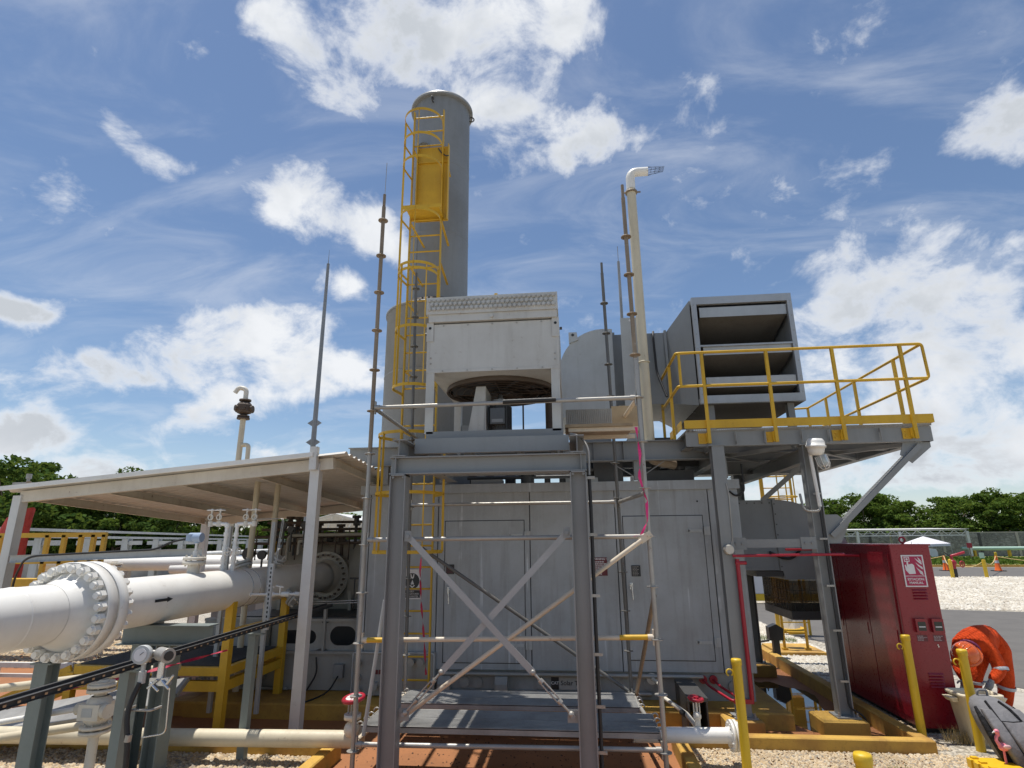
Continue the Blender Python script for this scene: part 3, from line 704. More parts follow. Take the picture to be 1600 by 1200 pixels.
for a in (-70, -120): MB().bar((SXc+.592*math.cos(R(a)),SYc+.592*math.sin(R(a)),8.07 if a>-100 else 6.6),(SXc+.592*math.cos(R(a)),SYc+.592*math.sin(R(a)),9.6 if a>-100 else 8.05),.014,.006,up=(-math.sin(R(a)),math.cos(R(a)),0)).build('weld_seam', M['stackgrey'], st)
MB().lathe((SXc,SYc,0),(0,0,1),[(.585,11.15),(.655,11.15),(.655,11.22),(.55,11.22),(.55,9.8)],n=64).build('rim_flange', M['grey'], st)
for a in (-95, 5, 120):
    c = V(SXc+.63*math.cos(R(a)), SYc+.63*math.sin(R(a)), 11.03)
    MB().torus(c, (math.sin(R(a)), -math.cos(R(a)), 0), .055, .014, 16, 6).build('lifting_eye', M['darkmetal'], st)
MB().lathe((SXc-.22,SYc-.60,9.9),(.1,1,.2),[(.12,0),(.12,.08),(.0,.08)],n=20).build('sample_port', M['grey'], st)
# ladder and cage
LX0, LX1, LY = -2.66, -2.11, 8.75; LXc = (LX0+LX1)/2
ld = thing('caged_ladder', 'yellow steel ladder with round safety cage climbing the exhaust stack', 'ladder', (LXc, LY, 0.14))
for x in (LX0, LX1): MB().bar((x,LY,.16),(x,LY,10.0),.022,.06,up=(0,1,0)).build('stile', M['yellow'], ld)
rung = MB().cyl((LX0-LXc,0,0),(LX1-LXc,0,0),.014,n=8).mesh('rung', M['yellow'])
z = .42
while z < 9.9:
    if not 7.78 < z < 9.24: inst('rung', rung, ld, (LXc, LY, z))
    z += .305
hr = .33
def hoop(z, r=hr, yc=0.0):
    k = MB(); n = 22; path = [(LX0, LY, z)]
    for i in range(n+1):
        a = math.pi + math.pi*i/n
        path.append((LXc + r*math.cos(a)*1.0, LY-.34+yc + r*math.sin(a)*1.0, z))
    path.append((LX1, LY, z))
    for a, b in zip(path[:-1], path[1:]): k.bar(a, b, .008, .045, up=(0,0,1))
    k.build('cage_hoop', M['yellow'], ld)
hz = [9.5, 9.02, 8.56, 7.56, 6.60, 6.50, 5.53, 4.59]
for q in hz: hoop(q)
hoop(3.84, .50); hoop(2.98, .50); hoop(2.17, .50)
for a in (180, 232, 270, 308, 360):
    ca, sa = math.cos(R(a)), math.sin(R(a))
    if a in (180, 360) : pass
    MB().bar((LXc+hr*ca,LY-.34+hr*sa,4.59),(LXc+hr*ca,LY-.34+hr*sa,9.5 if a==270 or a==180 else 6.6),.035,.006,up=(-sa,ca,0)).build('cage_strap', M['yellow'], ld)
    MB().bar((LXc+.5*ca,LY-.34+.5*sa,2.17),(LXc+.5*ca,LY-.34+.5*sa,3.84),.035,.006,up=(-sa,ca,0)).build('cage_strap', M['yellow'], ld)
for zz in (6.9, 7.7, 9.2, 5.0, 6.2, 4.0, 3.3):
    y1 = 9.62 if zz > 6.6 else 9.28
    for x in (LX0, LX1):
        MB().bar((x,LY+.02,zz),(x*.85+SXc*.15,y1 + (0 if x>LX0 else .06),zz),.04,.008,up=(0,0,1)).build('standoff', M['yellow'], ld)
# rest platform with its closed back sheet
MB().box(-2.585,-2.0,8.80,8.815,7.74,9.26).box(-2.585,-2.57,8.72,8.80,7.74,9.26).box(-2.015,-2.0,8.72,8.80,7.74,9.26).build('guard_sheet', M['yellow'], ld)
MB().box(-2.568,-2.017,8.775,8.799,8.92,8.945).build('sheet_rib', M['yellow'], ld)
slat = MB().box(-.29,.29,-.018,.018,-.012,.012).mesh('platform_slat', M['yellow'])
for i in range(9): inst('platform_slat', slat, ld, (LXc+.02, 8.44+i*.042, 7.79))
MB().box(-2.70,-2.04,8.40,8.42,7.76,7.83).build('platform_edge', M['yellow'], ld)
tag_o = MB().tube(sag((-2.2,8.76,9.2),(-2.0,8.72,9.0),.05),.012,5); tag_o.build('latch_cord', M['darkmetal'], ld)
cbl = MB().tube([(-3.02,8.4,8.7),(-3.04,8.4,6.0),(-3.0,8.4,2.9)],.005,4)
cbl.build('guide_wire', M['galv'], label='thin steel wire hanging beside the ladder cage', cat='wire')
# ================================================================ COOLER FRAME
fm = thing('cooler_frame', 'grey steel portal frame with crossed brace bars carrying the cooler', 'steel frame', (-0.9, 6.1, -0.06))
FY = 6.085
for x in (-1.845, 0.065):
    c = MB().ibeam((x,FY,-.06),(x,FY,3.0),.17,.17,.011,.008,up=(1,0,0)).build('column', M['steel'], fm)
    MB().box(x-.12,x+.12,FY-.12,FY+.12,-.058,-.04).build('base_plate', M['steel'], c)
    MB().box(x-.085,x+.085,FY-.085,FY+.085,2.985,2.999).build('cap_plate', M['steel'], c)
MB().ibeam((-1.945,FY,3.095),(.155,FY,3.095),.187,.15,.012,.008).build('beam', M['steel'], fm)
for x in (-1.845, .065): MB().ibeam((x,6.0,3.285),(x,8.88,3.285),.185,.15,.012,.008).build('beam', M['steel'], fm)
MB().chan((-1.76,6.32,3.35),(-.02,6.32,3.35),.17,.07,.010,up=(0,0,1),flip=True).build('beam', M['steel'], fm)
MB().ibeam((-1.768,8.0,3.285),(-.012,8.0,3.285),.18,.12).build('beam', M['steel'], fm)
for x in (-1.62,-1.2,-.6,-.2): MB().ibeam((x,6.4,3.28),(x,7.94,3.28),.12,.08).build('beam', M['steel'], fm)
# web stiffeners and bolts
for x in (-1.88,.10): MB().box(x-.005,x+.005,FY-.075,FY-.005,3.015,3.178).build('stiffener', M['steel'], fm)
bt = MB().nut((0,0,0),(0,-1,0),.014,.012).mesh('bolt', M['steel'])
for x in (-1.90,-1.79,.01,.12):
    inst('bolt', bt, fm, (x,FY-.06,3.19)); inst('bolt', bt, fm, (x,FY-.06,2.97))
# crossed flat bars with turnbuckles
M['brace'] = paint('brace_grey_paint', (0.34, 0.35, 0.355), 0.45, 0.3, 0.2)
def brace(p0, p1, y):
    p0, p1 = V(*p0), V(*p1); d = (p1-p0).normalized(); L = (p1-p0).length
    e = p0 + d*(L-.52)
    b = MB().bar(p0+V(0,y,0), e+V(0,y,0), .010, .062, up=(-d.z,0,d.x)).build('brace_bar', M['brace'], fm)
    t = MB(); a = e+V(0,y,0); n = V(-d.z,0,d.x)
    t.cyl(a-d*.03, a+d*.10, .012).sphere(a, .028, 10, 8)
    for s_ in (-1, 1): t.cyl(a+d*.10+n*s_*.018, a+d*.36+n*s_*.018, .008, n=8)
    t.cyl(a+d*.09, a+d*.125, .026).cyl(a+d*.335, a+d*.37, .026).cyl(a+d*.36, a+d*.50, .012).sphere(a+d*.50, .030, 10, 8)
    t.build('turnbuckle', M['stainless'] if False else M['galv'], b)
    g = MB().box(p0.x-.035, p0.x+.035, y-.012+p0.y, y+p0.y, p0.z-.05, p0.z+.055).build('gusset', M['steel'], fm)
    MB().nut((p0.x,p0.y+y-.012,p0.z),(0,-1,0),.022,.015).build('bolt', M['steel'], g)
    g = MB().box(p1.x-.05, p1.x+.05, y+p1.y+.005, y+.017+p1.y, p1.z-.06, p1.z+.05).build('gusset', M['steel'], fm)
    MB().nut((p1.x,p1.y+y-.010,p1.z),(0,-1,0),.022,.015).build('bolt', M['steel'], g)
brace((-1.715,6.03,2.36), (-.07,6.03,.72), 0.0)
brace((-.075,6.03,2.38), (-1.70,6.03,.70), 0.022)
# conduit strapped to the right column
cd = MB().tube([(.178,6.06,2.96),(.182,6.06,2.6),(.178,6.06,1.5),(.182,6.06,.6),(.18,6.06,.05),(.30,6.0,-.03)],.018,8)
cdo = cd.build('conduit', M['black'], fm)
for z in (2.93,2.36,1.78,1.25,.80,.42): MB().box(.150,.235,6.035,6.050,z-.014,z+.014).nut((.225,6.035,z),(0,-1,0),.009,.012).build('conduit_clamp', M['galv'], cdo)
MB().tube(fillet([(.18,6.06,2.96),(.19,6.1,3.25),(.10,6.2,3.40),(0,6.4,3.46)],.1),.012,6).build('cable', M['galv'], fm)

# ================================================================ COOLER
CX0, CX1, CY0, CY1 = -1.70, -0.10, 6.50, 8.30
co = thing('fan_cooler', 'cream metal air cooler with tube plugs, open underside fan and motor', 'air cooler', (-0.9, 7.4, 3.44))
for (a, b) in ((CX0,CX0+.10),(CX1-.10,CX1)):
    for (y0, y1) in ((CY0,CY0+.11),(CY1-.11,CY1)):
        k = MB().box(a,b,y0,y0+.012 if y0==CY0 else y1,3.52,4.28).box(a if a==CX0 else b-.012, a+.012 if a==CX0 else b, y0+.012, y1, 3.52, 4.28)
        k.build('leg', M['cooler'], co)
MB().box(CX0+.03,CX1-.03,CY0,CY0+.02,4.30,4.88).build('front_panel', M['cooler'], co)
MB().box(CX0,CX0+.02,CY0+.022,CY1,4.285,4.88).build('side_panel', M['cooler'], co); MB().box(CX1-.02,CX1,CY0+.022,CY1,4.285,4.88).build('side_panel', M['cooler'], co)
MB().box(CX0+.02,CX1-.02,CY1-.02,CY1,4.285,4.88).build('back_panel', M['cooler'], co)
MB().box(CX0-.002,CX0+.03,CY0-.004,CY0+.02,4.26,4.90).box(CX1-.03,CX1+.002,CY0-.004,CY0+.02,4.26,4.90).box(CX0+.03,CX1-.03,CY0-.004,CY0+.02,4.262,4.298).build('corner_trim', M['cooler'], co)
# underside: plenum tapering to the fan ring
FX, FYc, FZ, FR = -0.90, 7.40, 4.17, 0.70
ring_pts = 48; k = MB(); vs = []
def sq(a):
    c, s_ = math.cos(a), math.sin(a); m = min(.78/abs(c) if abs(c)>1e-6 else 9, .88/abs(s_) if abs(s_)>1e-6 else 9)
    return (FX+c*m, FYc+s_*m, 4.285)
for i in range(ring_pts):
    a = 2*math.pi*(i+.5)/ring_pts; vs.append(sq(a))
for i in range(ring_pts):
    a = 2*math.pi*(i+.5)/ring_pts; vs.append((FX+FR*math.cos(a), FYc+FR*math.sin(a), 4.255))
k.add(vs, [(i,(i+1)%ring_pts,(i+1)%ring_pts+ring_pts,i+ring_pts) for i in range(ring_pts)]); k.build('plenum_sheet', M['cooler'], co)
MB().lathe((FX,FYc,0),(0,0,1),[(FR,4.26),(FR,4.205),(FR+.02,4.195),(FR+.03,4.205),(FR+.015,4.26)],n=48).build('fan_ring', M['brownmetal'], co)
MB().disc((FX,FYc,4.31),(0,0,1),FR+.05,40).build('tube_bundle', M['brownmetal'], co)
gd = MB()
for r_ in (.16,.28,.40,.50,.60,.68): gd.torus((FX,FYc,4.205),(0,0,1),r_,.006,40,4)
for i in range(8): gd.cyl((FX,FYc,4.20),(FX+.69*math.cos(i*.785),FYc+.69*math.sin(i*.785),4.20),.006,n=5)
gd.build('fan_guard', M['brownmetal'], co)
fan = MB().cyl((FX,FYc,4.21),(FX,FYc,4.28),.12).build('fan_hub', M['darkmetal'], co)
for i in range(6):
    a = i*1.047; c_, s_ = math.cos(a), math.sin(a)
    p = lambda r_, w, h: (FX+r_*c_-w*s_, FYc+r_*s_+w*c_, 4.25+h)
    MB().poly([p(.10,-.05,-.02),p(.66,-.09,-.04),p(.66,.09,.04),p(.10,.05,.02)],(0,0,.006)).build('fan_blade', M['darkmetal'], fan)
mo = MB().cyl((FX+.02,7.1,3.62),(FX+.02,7.1,3.98),.135,n=20).build('motor', M['darkmetal'], co)
fin = MB()
for i in range(20):
    a = 2*math.pi*i/20; fin.bar((FX+.02+.135*math.cos(a),7.1+.135*math.sin(a),3.65),(FX+.02+.135*math.cos(a),7.1+.135*math.sin(a),3.95),.006,.03,up=(math.cos(a),math.sin(a),0))
fin.build('cooling_fins', M['darkmetal'], mo); MB().box(FX-.08,FX+.10,6.90,6.98,3.70,3.90).build('terminal_box', plain('motor_grey', (.10,.105,.11), .4), mo)
MB().box(FX-.06,FX+.08,6.895,6.90,3.72,3.76).build('box_rib', M['grey'], mo)
MB().cyl((FX+.02,7.1,3.98),(FX+.02,7.1,4.04),.10).cyl((FX+.02,7.1,4.04),(FX,7.3,4.15),.03).build('motor_end', M['grey'], mo)
for y in (6.86, 7.33):
    MB().poly([(-1.26,y,3.53),(-1.06,y,3.53),(-1.03,y,4.17),(-1.15,y,4.17)],(0,.012,0)).build('motor_bracket', M['cooler'], co)
MB().box(-1.045,-1.032,6.872,7.33,3.53,4.17).build('motor_plate', M['cooler'], co)
MB().box(-1.5,-.3,7.0,7.25,3.53,3.57).build('motor_beam', M['steel'], co)
MB().tube(fillet([(-.45,7.7,3.66),(-.28,7.7,3.66),(-.28,7.7,4.15)],.14),.05,12).build('drain_pipe', M['brownmetal'], co)
MB().cyl((-.5,7.9,3.52),(-.5,7.9,3.66),.08).cyl((-.5,7.9,3.66),(-.5,7.9,3.70),.095).build('sight_glass', M['lightgrey'], co)
MB().cyl((-.66,8.0,3.5),(-.66,8.0,4.2),.012,n=6).build('rod', M['darkmetal'], co)
MB().box(CX0+.11,-1.2,8.2,8.28,3.53,3.95).build('rear_panel', M['grey'], co)
# base channels
MB().chan((CX0+.02,6.50,3.49),(CX1+.02,6.50,3.49),.11,.06,.008,up=(0,0,1),flip=True).build('base_channel', M['steel'], co)
MB().chan((CX0+.02,8.28,3.49),(CX1+.02,8.28,3.49),.11,.06,.008,up=(0,0,1)).build('base_channel', M['steel'], co)
for x in (CX0+.02, CX1-.05): MB().box(x,x+.05,6.57,8.2,3.44,3.52).build('base_channel', M['steel'], co)
# header box with tube plugs
HY = 6.44
MB().box(CX0-.01,CX1+.0,HY,6.62,4.995,5.215).build('header_box', M['cooler'], co)
MB().box(CX0+.02,CX1-.01,6.46,6.60,4.90,4.993).build('header_base', M['cooler'], co)
MB().box(CX0,CX1,6.62,8.3,4.89,5.15).build('bundle_frame', M['cooler'], co)
pl = MB().cyl((0,0,0),(0,-.016,0),.026,n=12).cyl((0,-.016,0),(0,-.028,0),.020,n=6,smooth=False).mesh('tube_plug', paint('plug_paint', (.50,.505,.49), .4, .5, .2, rust=.5))
for r_ in range(3):
    for i in range(27):
        x = CX0+.03+i*.0585+(.029 if r_ == 1 else 0)
        if x < CX1-.02: inst('tube_plug', pl, co, (x, HY, 5.175-r_*.058))
for x in (CX0-.008, CX1-.075):
    q = MB().box(x,x+.085,CY0-.014,CY0-.004,4.66,4.90).build('lifting_bracket', M['cooler'], co); MB().cyl((x+.042,CY0-.014,4.83),(x+.042,CY0-.017,4.83),.017).build('lifting_hole', M['black'], q)
    MB().nut((x+(0 if x<-1 else .09),CY0+.05,4.78),((-1 if x<-1 else 1),0,0),.018,.03).build('side_bolt', M['darkmetal'], co)
for x, z in ((-.9,4.94),(-.86,5.225)): MB().cyl((x,6.46 if z<5 else 6.55,z),(x,6.42 if z<5 else 6.55,z if z<5 else z+.05),.022,n=8).build('vent_plug', M['cooler'] if z<5 else M['yellow'], co)
b6 = MB().nut((0,0,0),(0,-1,0),.011,.008).mesh('panel_bolt', M['galv'])
for x in (-1.5,-1.2,-.9,-.6,-.3): inst('panel_bolt', b6, co, (x, CY0-.0, 4.86)); inst('panel_bolt', b6, co, (x, CY0-.004, 4.28))
for z in (4.38,4.45): inst('panel_bolt', b6, co, (CX1-.05,CY0,z)); inst('panel_bolt', b6, co, (CX0+.05,CY0,z))
# work deck left beside the cooler
dk = thing('timber_deck', 'weathered wooden board deck with a metal sheet beside the cooler', 'deck', (.4, 7.3, 3.5))
for i in range(3): MB().box(-.06,.72,6.62+i*.23,6.83+i*.23,3.575,3.61).build('board', plain('weathered_wood%d' % i, (.36-.03*i,.27-.02*i,.17), .8, var=.6, scale=8), dk)
for y in (6.66,7.18): MB().box(-.02,.80,y,y+.05,3.53,3.574).build('joist', M['tantube'], dk)
cs = MB()
for i in range(24): cs.prof([(0,0),(.014,.012),(.028,0),(.026,0),(.014,.009),(.002,0)],(-.05+i*.0245,7.36,3.62),(-.05+i*.0245,7.36,3.95),up=(0,-1,0))
cs.build('corrugated_sheet', M['galv'], dk)
MB().box(.54,.92,7.36,7.38,3.62,3.98).build('plywood_sheet', plain('plywood', (.44,.33,.20), .8, var=.5, scale=6), dk)

# ================================================================ SCAFFOLD
sc = thing('scaffold_tower', 'ring lock tube scaffold around the cooler frame with four tall standards', 'scaffold', (-.75, 7.4, -0.06))
ros = MB()
def rosette_mesh(mat):
    k = MB().lathe((0,0,0),(0,0,1),[(.024,-.005),(.056,-.005),(.062,-.005),(.062,.005),(.024,.005)],n=16)
    for i in range(4): k.box(-.0,.0,0,0,0,0) if False else None
    k.cyl((0,0,-.012),(0,0,.012),.029,n=12); return k.mesh('rosette', mat)
RM = {m: rosette_mesh(M[m]) for m in ('galv','rustytube','greytube')}
def standard(x, y, z0, z1, mats, r0, lean=(0,0)):
    """mats: list of (up to z, material)."""
    a = z0
    for (b, m) in mats:
        b = min(b, z1); f0, f1 = (a-z0)/(z1-z0), (b-z0)/(z1-z0)
        k = MB().cyl((x+lean[0]*f0,y+lean[1]*f0,a),(x+lean[0]*f1,y+lean[1]*f1,b),.0242,n=14)
        if b >= z1-1e-6: k.cyl((x+lean[0],y+lean[1],z1),(x+lean[0],y+lean[1],z1+.18),.019,n=12)
        o = k.build('standard', M[m], sc)
        z = r0
        while z < z1-.05:
            if a <= z < b:
                f = (z-z0)/(z1-z0); inst('rosette', RM[m if m in RM else 'galv'], o, (x+lean[0]*f, y+lean[1]*f, z))
            z += .5
        a = b
    MB().box(x-.08,x+.08,y-.08,y+.08,z0-.005,z0+.006).cyl((x,y,z0),(x,y,z0+.12),.018).build('base_jack', M['galv'], sc)
standard(-2.29, 6.35, -.06, 6.48, [(3.3,'galv'),(9,'rustytube')], .28)
standard(.80, 6.35, -.06, 6.38, [(4.3,'galv'),(9,'rustytube')], .34, (-.05,0))
standard(.68, 8.45, .14, 6.40, [(9,'greytube')], .38, (-.09,0))
standard(-2.36, 8.45, .14, 6.40, [(1.0,'galv'),(9,'greytube')], .30, (-.07,0))
def ledger(p0, p1, mat, r=.0242, name='ledger', wedge=True):
    p0, p1 = V(*p0), V(*p1); d = (p1-p0).normalized()
    k = MB().cyl(p0+d*.05, p1-d*.05, r, n=12)
    if wedge:
        for p, s_ in ((p0, 1), (p1, -1)):
            k.cyl(p+d*s_*.03, p+d*s_*.09, .031, n=10).box(p.x+d.x*s_*.035-.007, p.x+d.x*s_*.035+.007, p.y+d.y*s_*.035-.02, p.y+d.y*s_*.035+.02, p.z-.075, p.z+.075)
    return k.build(name, M[mat], sc)
ledger((-2.29,6.35,3.82),(.77,6.35,3.84),'galv'); ledger((-2.29,6.35,2.33),(.78,6.35,2.34),'galv')
ledger((-2.29,6.35,1.31),(.79,6.35,1.36),'tantube'); ledger((-2.29,6.35,.34),(.80,6.35,.36),'galv')
MB().cyl((-.75,6.32,3.835),(-.15,6.32,3.842),.026,n=10).build('tape_wrap', M['black'], sc)
MB().cyl((-2.2,6.34,1.312),(-2.0,6.34,1.315),.0262,n=10).cyl((.42,6.35,1.355),(.72,6.35,1.36),.0262,n=10).build('yellow_paint_band', M['yellow'], sc)
ledger((-2.40,8.45,2.83),(.63,8.45,2.83),'galv'); ledger((-2.36,8.45,.30),(.68,8.45,.30),'galv')
ledger((-2.33,8.45,3.83),(-2.29,6.35,3.83),'galv'); ledger((.64,8.45,3.84),(.77,6.35,3.85),'tantube')
ledger((-2.33,8.45,.33),(-2.29,6.35,.34),'tantube'); ledger((.68,8.45,.36),(.80,6.35,.38),'galv')
ledger((.66,8.45,2.83),(.785,6.35,2.79),'galv')
ledger((.74,6.30,2.33),(-1.82,6.30,.58),'tantube', name='brace', wedge=False); ledger((-2.40,8.40,2.36),(.67,8.40,.38),'greytube', name='brace', wedge=False)
for p in ((.74,6.30,2.33),(-1.82,6.30,.58)): MB().bar((p[0]-.06,p[1],p[2]-.04),(p[0]+.06,p[1],p[2]+.04),.012,.07,up=(-.55,0,.83)).nut((p[0]+.03,p[1]-.008,p[2]+.02),(0,-1,0),.018,.02).build('brace_end', M['tantube'], sc)
ledger((.80,6.35,1.78),(.72,8.40,.32),'rustytube', name='brace', wedge=False)
ledger((-2.05,6.42,1.75),(-2.22,6.42,.35),'lightgrey', name='brace', wedge=False, r=.02)
# red and pink barrier tape tied on the tower
tp = MB()
def ribbon(path, w, mat, name, label, cat='tape', seed=1):
    rg = random.Random(seed); k = MB(); pr = None; vs = []; path = [Vector(p) for p in path]
    pp = []
    for a, b in zip(path[:-1], path[1:]):
        n = max(2, int((b-a).length/.05))
        pp += [a.lerp(b, i/n) for i in range(n)]
    pp.append(path[-1])
    for i, p in enumerate(pp):
        a = i*.55 + rg.uniform(-.3,.3); o = V(math.cos(a)*w, math.sin(a)*w*.6, math.sin(a*.7)*w*.5)
        vs += [p-o, p+o]
    k.add(vs, [(2*i,2*i+1,2*i+3,2*i+2) for i in range(len(pp)-1)], True)
    return k.build(name, M[mat], label=label, cat=cat)
ribbon([(.72,6.32,3.50),(.74,6.30,3.2),(.72,6.31,2.95),(.78,6.33,2.7),(.77,6.30,2.5),(.70,6.30,2.36),(.62,6.30,2.34)], .017, 'pinktape', 'barrier_tape', 'bright pink barrier tape twisted round the right scaffold standard')
ribbon([(-2.2,8.5,2.25),(-2.2,8.42,1.9),(-2.18,8.45,1.5),(-2.12,8.45,1.0),(-2.08,8.46,.55)], .016, 'tape', 'barrier_tape', 'thin dark red tape hanging behind the ladder rungs', seed=3)
# planks
def plank(x0, x1, y0, y1, z, label, seed, tilt=0):
    k = MB(); n = 7; w = (y1-y0)
    t = thing('scaffold_plank', label, 'plank', ((x0+x1)/2,(y0+y1)/2,z-.06), 'scaffold planks')
    k.box(x0,x1,y0,y1,z-.012,z-.004); k.box(x0,x1,y0,y0+.02,z-.06,z+.0).box(x0,x1,y1-.02,y1,z-.06,z+.0)
    k.build('deck_sheet', M['aluminium'], t)
    for i in range(n):
        y = y0+.035+(w-.07)*i/(n-1); MB().box(x0+.01,x1-.01,y-.010,y+.010,z-.004,z+.004).build('grip_rib', M['aluminium'], t)
    for x, s_ in ((x0, 1), (x1, -1)):
        kk = MB().box(min(x,x-s_*.012),max(x,x-s_*.012),y0,y1,z-.065,z+.002)
        for yy in (y0+.06, y1-.06): kk.torus((x-s_*.035,yy,z-.01),(0,1,0),.030,.009,10,5,0,math.pi,ref=(0,0,1))
        kk.build('end_hook', M['galv'], t)
    return t
plank(-2.24,.76,6.42,6.74,.49,'front grooved aluminium plank at the lowest scaffold lift',1)
plank(-2.24,.76,6.76,7.06,.49,'second grooved aluminium plank just behind the front one',2)
plank(-2.26,.70,7.70,8.02,.39,'rear grooved aluminium plank next to the enclosure with sun patches',3)
plank(-2.26,.70,8.04,8.36,.39,'rearmost aluminium plank against the enclosure skid',4)
# ================================================================ INTAKE PLATFORM
PYF = 8.45
pf = thing('intake_platform', 'grey steel platform on two columns with yellow guard rails below the intake filter', 'platform', (3.3, 10.0, 0.13))
for i, (x, y) in enumerate(((2.06,8.40),(3.33,8.52),(2.06,11.8),(3.24,11.85))):
    c = MB().ibeam((x,y,.13),(x,y,3.575),.17,.17,.012,.009,up=(1,0,0) if i % 2 == 1 else (0,1,0)).build('column', M['steel'], pf)
    MB().box(x-.14,x+.14,y-.14,y+.14,.131,.15).build('base_plate', M['steel'], c); MB().box(x-.12,x+.12,y-.10,y+.10,3.577,3.592).build('cap_plate', M['steel'], c)
    for (dx, dy) in ((-.11,-.11),(.11,-.11)): MB().nut((x+dx,y+dy,.15),(0,0,1),.018,.02,.03).build('anchor_bolt', M['galv'], c)
MB().chan((1.66,PYF,3.70),(5.0,PYF,3.70),.21,.09,.012,flip=True).build('front_beam', M['steel'], pf)
for x in (2.35,2.75,3.25,3.62,4.30): MB().box(x-.005,x+.005,PYF-.075,PYF-.013,3.612,3.788).build('stiffener', M['steel'], pf)
MB().ibeam((1.72,PYF+.02,3.70),(1.72,12.6,3.70),.21,.12).build('side_beam', M['steel'], pf); MB().ibeam((4.94,PYF+.02,3.70),(4.94,12.6,3.70),.21,.12).build('side_beam', M['steel'], pf)
MB().ibeam((1.66,12.66,3.70),(5.0,12.66,3.70),.21,.12).build('rear_beam', M['steel'], pf)
for y in (9.4, 10.4, 11.4): MB().ibeam((1.79,y,3.70),(4.87,y,3.70),.17,.10).build('joist', M['steel'], pf)
for x in (2.06, 3.33): MB().ibeam((x,8.6,3.45),(x,12.6,3.45),.20,.12).build('girder', M['steel'], pf)
for p0, p1 in (((1.8,8.7,3.56),(3.2,10.3,3.56)),((3.3,8.7,3.56),(4.8,10.3,3.56)),((3.2,8.7,3.57),(1.8,10.3,3.57)),((4.8,8.7,3.57),(3.4,10.3,3.57))): MB().angle(p0,p1,.06,.006).build('plan_brace', M['steel'], pf)
# grating: bearing bars
gb = MB().box(-.0025,.0025,0,4.2,-.015,.015).mesh('grating_bar', M['galv'])
for i in range(110):
    inst('grating_bar', gb, pf, (1.68+i*.0303, PYF-.05, 3.823))
gx = MB().box(0,3.32,-.003,.003,-.004,.004).mesh('grating_cross_bar', M['galv'])
for i in range(38): inst('grating_cross_bar', gx, pf, (1.67, PYF-.045+i*.11, 3.835))
MB().box(1.64,5.02,PYF-.075,PYF-.068,3.845,3.965).build('toe_plate', M['yellow'], pf); MB().box(5.013,5.02,PYF-.067,12.6,3.845,3.965).build('toe_plate', M['yellow'], pf)
MB().box(1.60,1.607,PYF-.06,9.4,3.845,3.965).build('toe_plate', M['yellow'], pf)
RZ, MZ = 4.98, 4.47
def rail(path, r=.021): MB().tube(fillet(path,.05,4), r, 10).build('rail', M['yellow'], pf)
yr = PYF-.10
rail([(1.60,9.9,RZ),(1.60,yr+.02,RZ),(1.64,yr,RZ),(5.04,yr,RZ),(5.05,yr,MZ),(1.64,yr,MZ),(1.60,yr+.02,MZ),(1.60,9.9,MZ)])
rail([(5.04,yr+.03,RZ),(5.04,12.5,RZ)]); rail([(5.04,yr+.03,MZ),(5.04,12.5,MZ)])
rail([(5.04,12.5,RZ),(4.2,12.7,RZ),(3.6,12.7,RZ)]); rail([(1.64,yr,RZ-.02),(1.64,yr,MZ)])
for x in (1.97,2.89,3.81,4.74):
    p_ = MB().bar((x,yr+.005,3.62),(x,yr+.005,RZ),.042,.042,up=(0,1,0)).build('rail_post', M['yellow'], pf)
    q = MB().box(x-.135,x-.022,PYF-.016,PYF-.006,3.63,3.78).box(x-.03,x-.022,PYF-.085,PYF-.006,3.63,3.78).build('post_bracket', M['yellow'], p_)
    for z in (3.67,3.74): MB().nut((x-.09,PYF-.016,z),(0,-1,0),.016,.014).build('bolt', M['yellow'], q)
for y in (9.1,10.4,11.6,12.5): MB().bar((5.03,y,3.66),(5.03,y,RZ),.042,.042,up=(0,1,0)).build('rail_post', M['yellow'], pf)
for y in (9.0,9.9): MB().bar((1.60,y,3.55),(1.60,y,RZ),.042,.042,up=(0,1,0)).build('rail_post', M['yellow'], pf)
MB().box(1.56,1.72,8.95,9.02,3.52,3.60).build('post_bracket', M['yellow'], pf)
# bracing
MB().chan((4.80,8.53,3.57),(3.46,8.53,2.36),.15,.07,.008,up=(0,1,0)).build('diagonal_brace', M['steel'], pf)
MB().poly([(4.62,8.50,3.59),(4.98,8.50,3.59),(4.98,8.50,3.52),(4.70,8.50,3.30),(4.56,8.50,3.42)],(0,.012,0)).build('gusset', M['steel'], pf)
MB().poly([(3.42,8.50,2.62),(3.60,8.50,2.62),(3.74,8.50,2.50),(3.60,8.50,2.24),(3.42,8.50,2.24)],(0,.012,0)).build('gusset', M['steel'], pf)
for x, z in ((3.52,2.34),(3.60,2.42),(4.66,3.44),(4.76,3.52)): MB().nut((x,8.50,z),(0,-1,0),.02,.014).build('bolt', M['steel'], pf)
MB().box(2.30,3.08,8.44,8.455,2.19,2.30).build('strut', M['steel'], pf)
for x0, x1 in ((2.14,2.335),(3.05,3.245)):
    q = MB().box(x0,x1,8.425,8.438,2.165,2.325).build('strut_plate', M['steel'], pf)
    for k_ in range(2): MB().nut((x0+.06+k_*.085,8.425,2.245),(0,-1,0),.018,.014).build('bolt', M['steel'], q)
MB().bar((3.90,10.3,3.5),(3.20,10.35,2.93),.08,.012,up=(0,1,0)).build('back_brace', M['steel'], pf)
cdt = MB().tube(fillet([(3.36,8.44,2.95),(3.36,8.44,1.0),(3.36,8.44,.25),(3.50,8.40,.18),(3.56,8.40,.05)],.06),.011,6).build('conduit', M['black'], pf)
for z in (2.9,2.3,1.7,1.15,.55): MB().box(3.30,3.40,8.425,8.44,z-.012,z+.012).build('conduit_clamp', M['galv'], cdt)
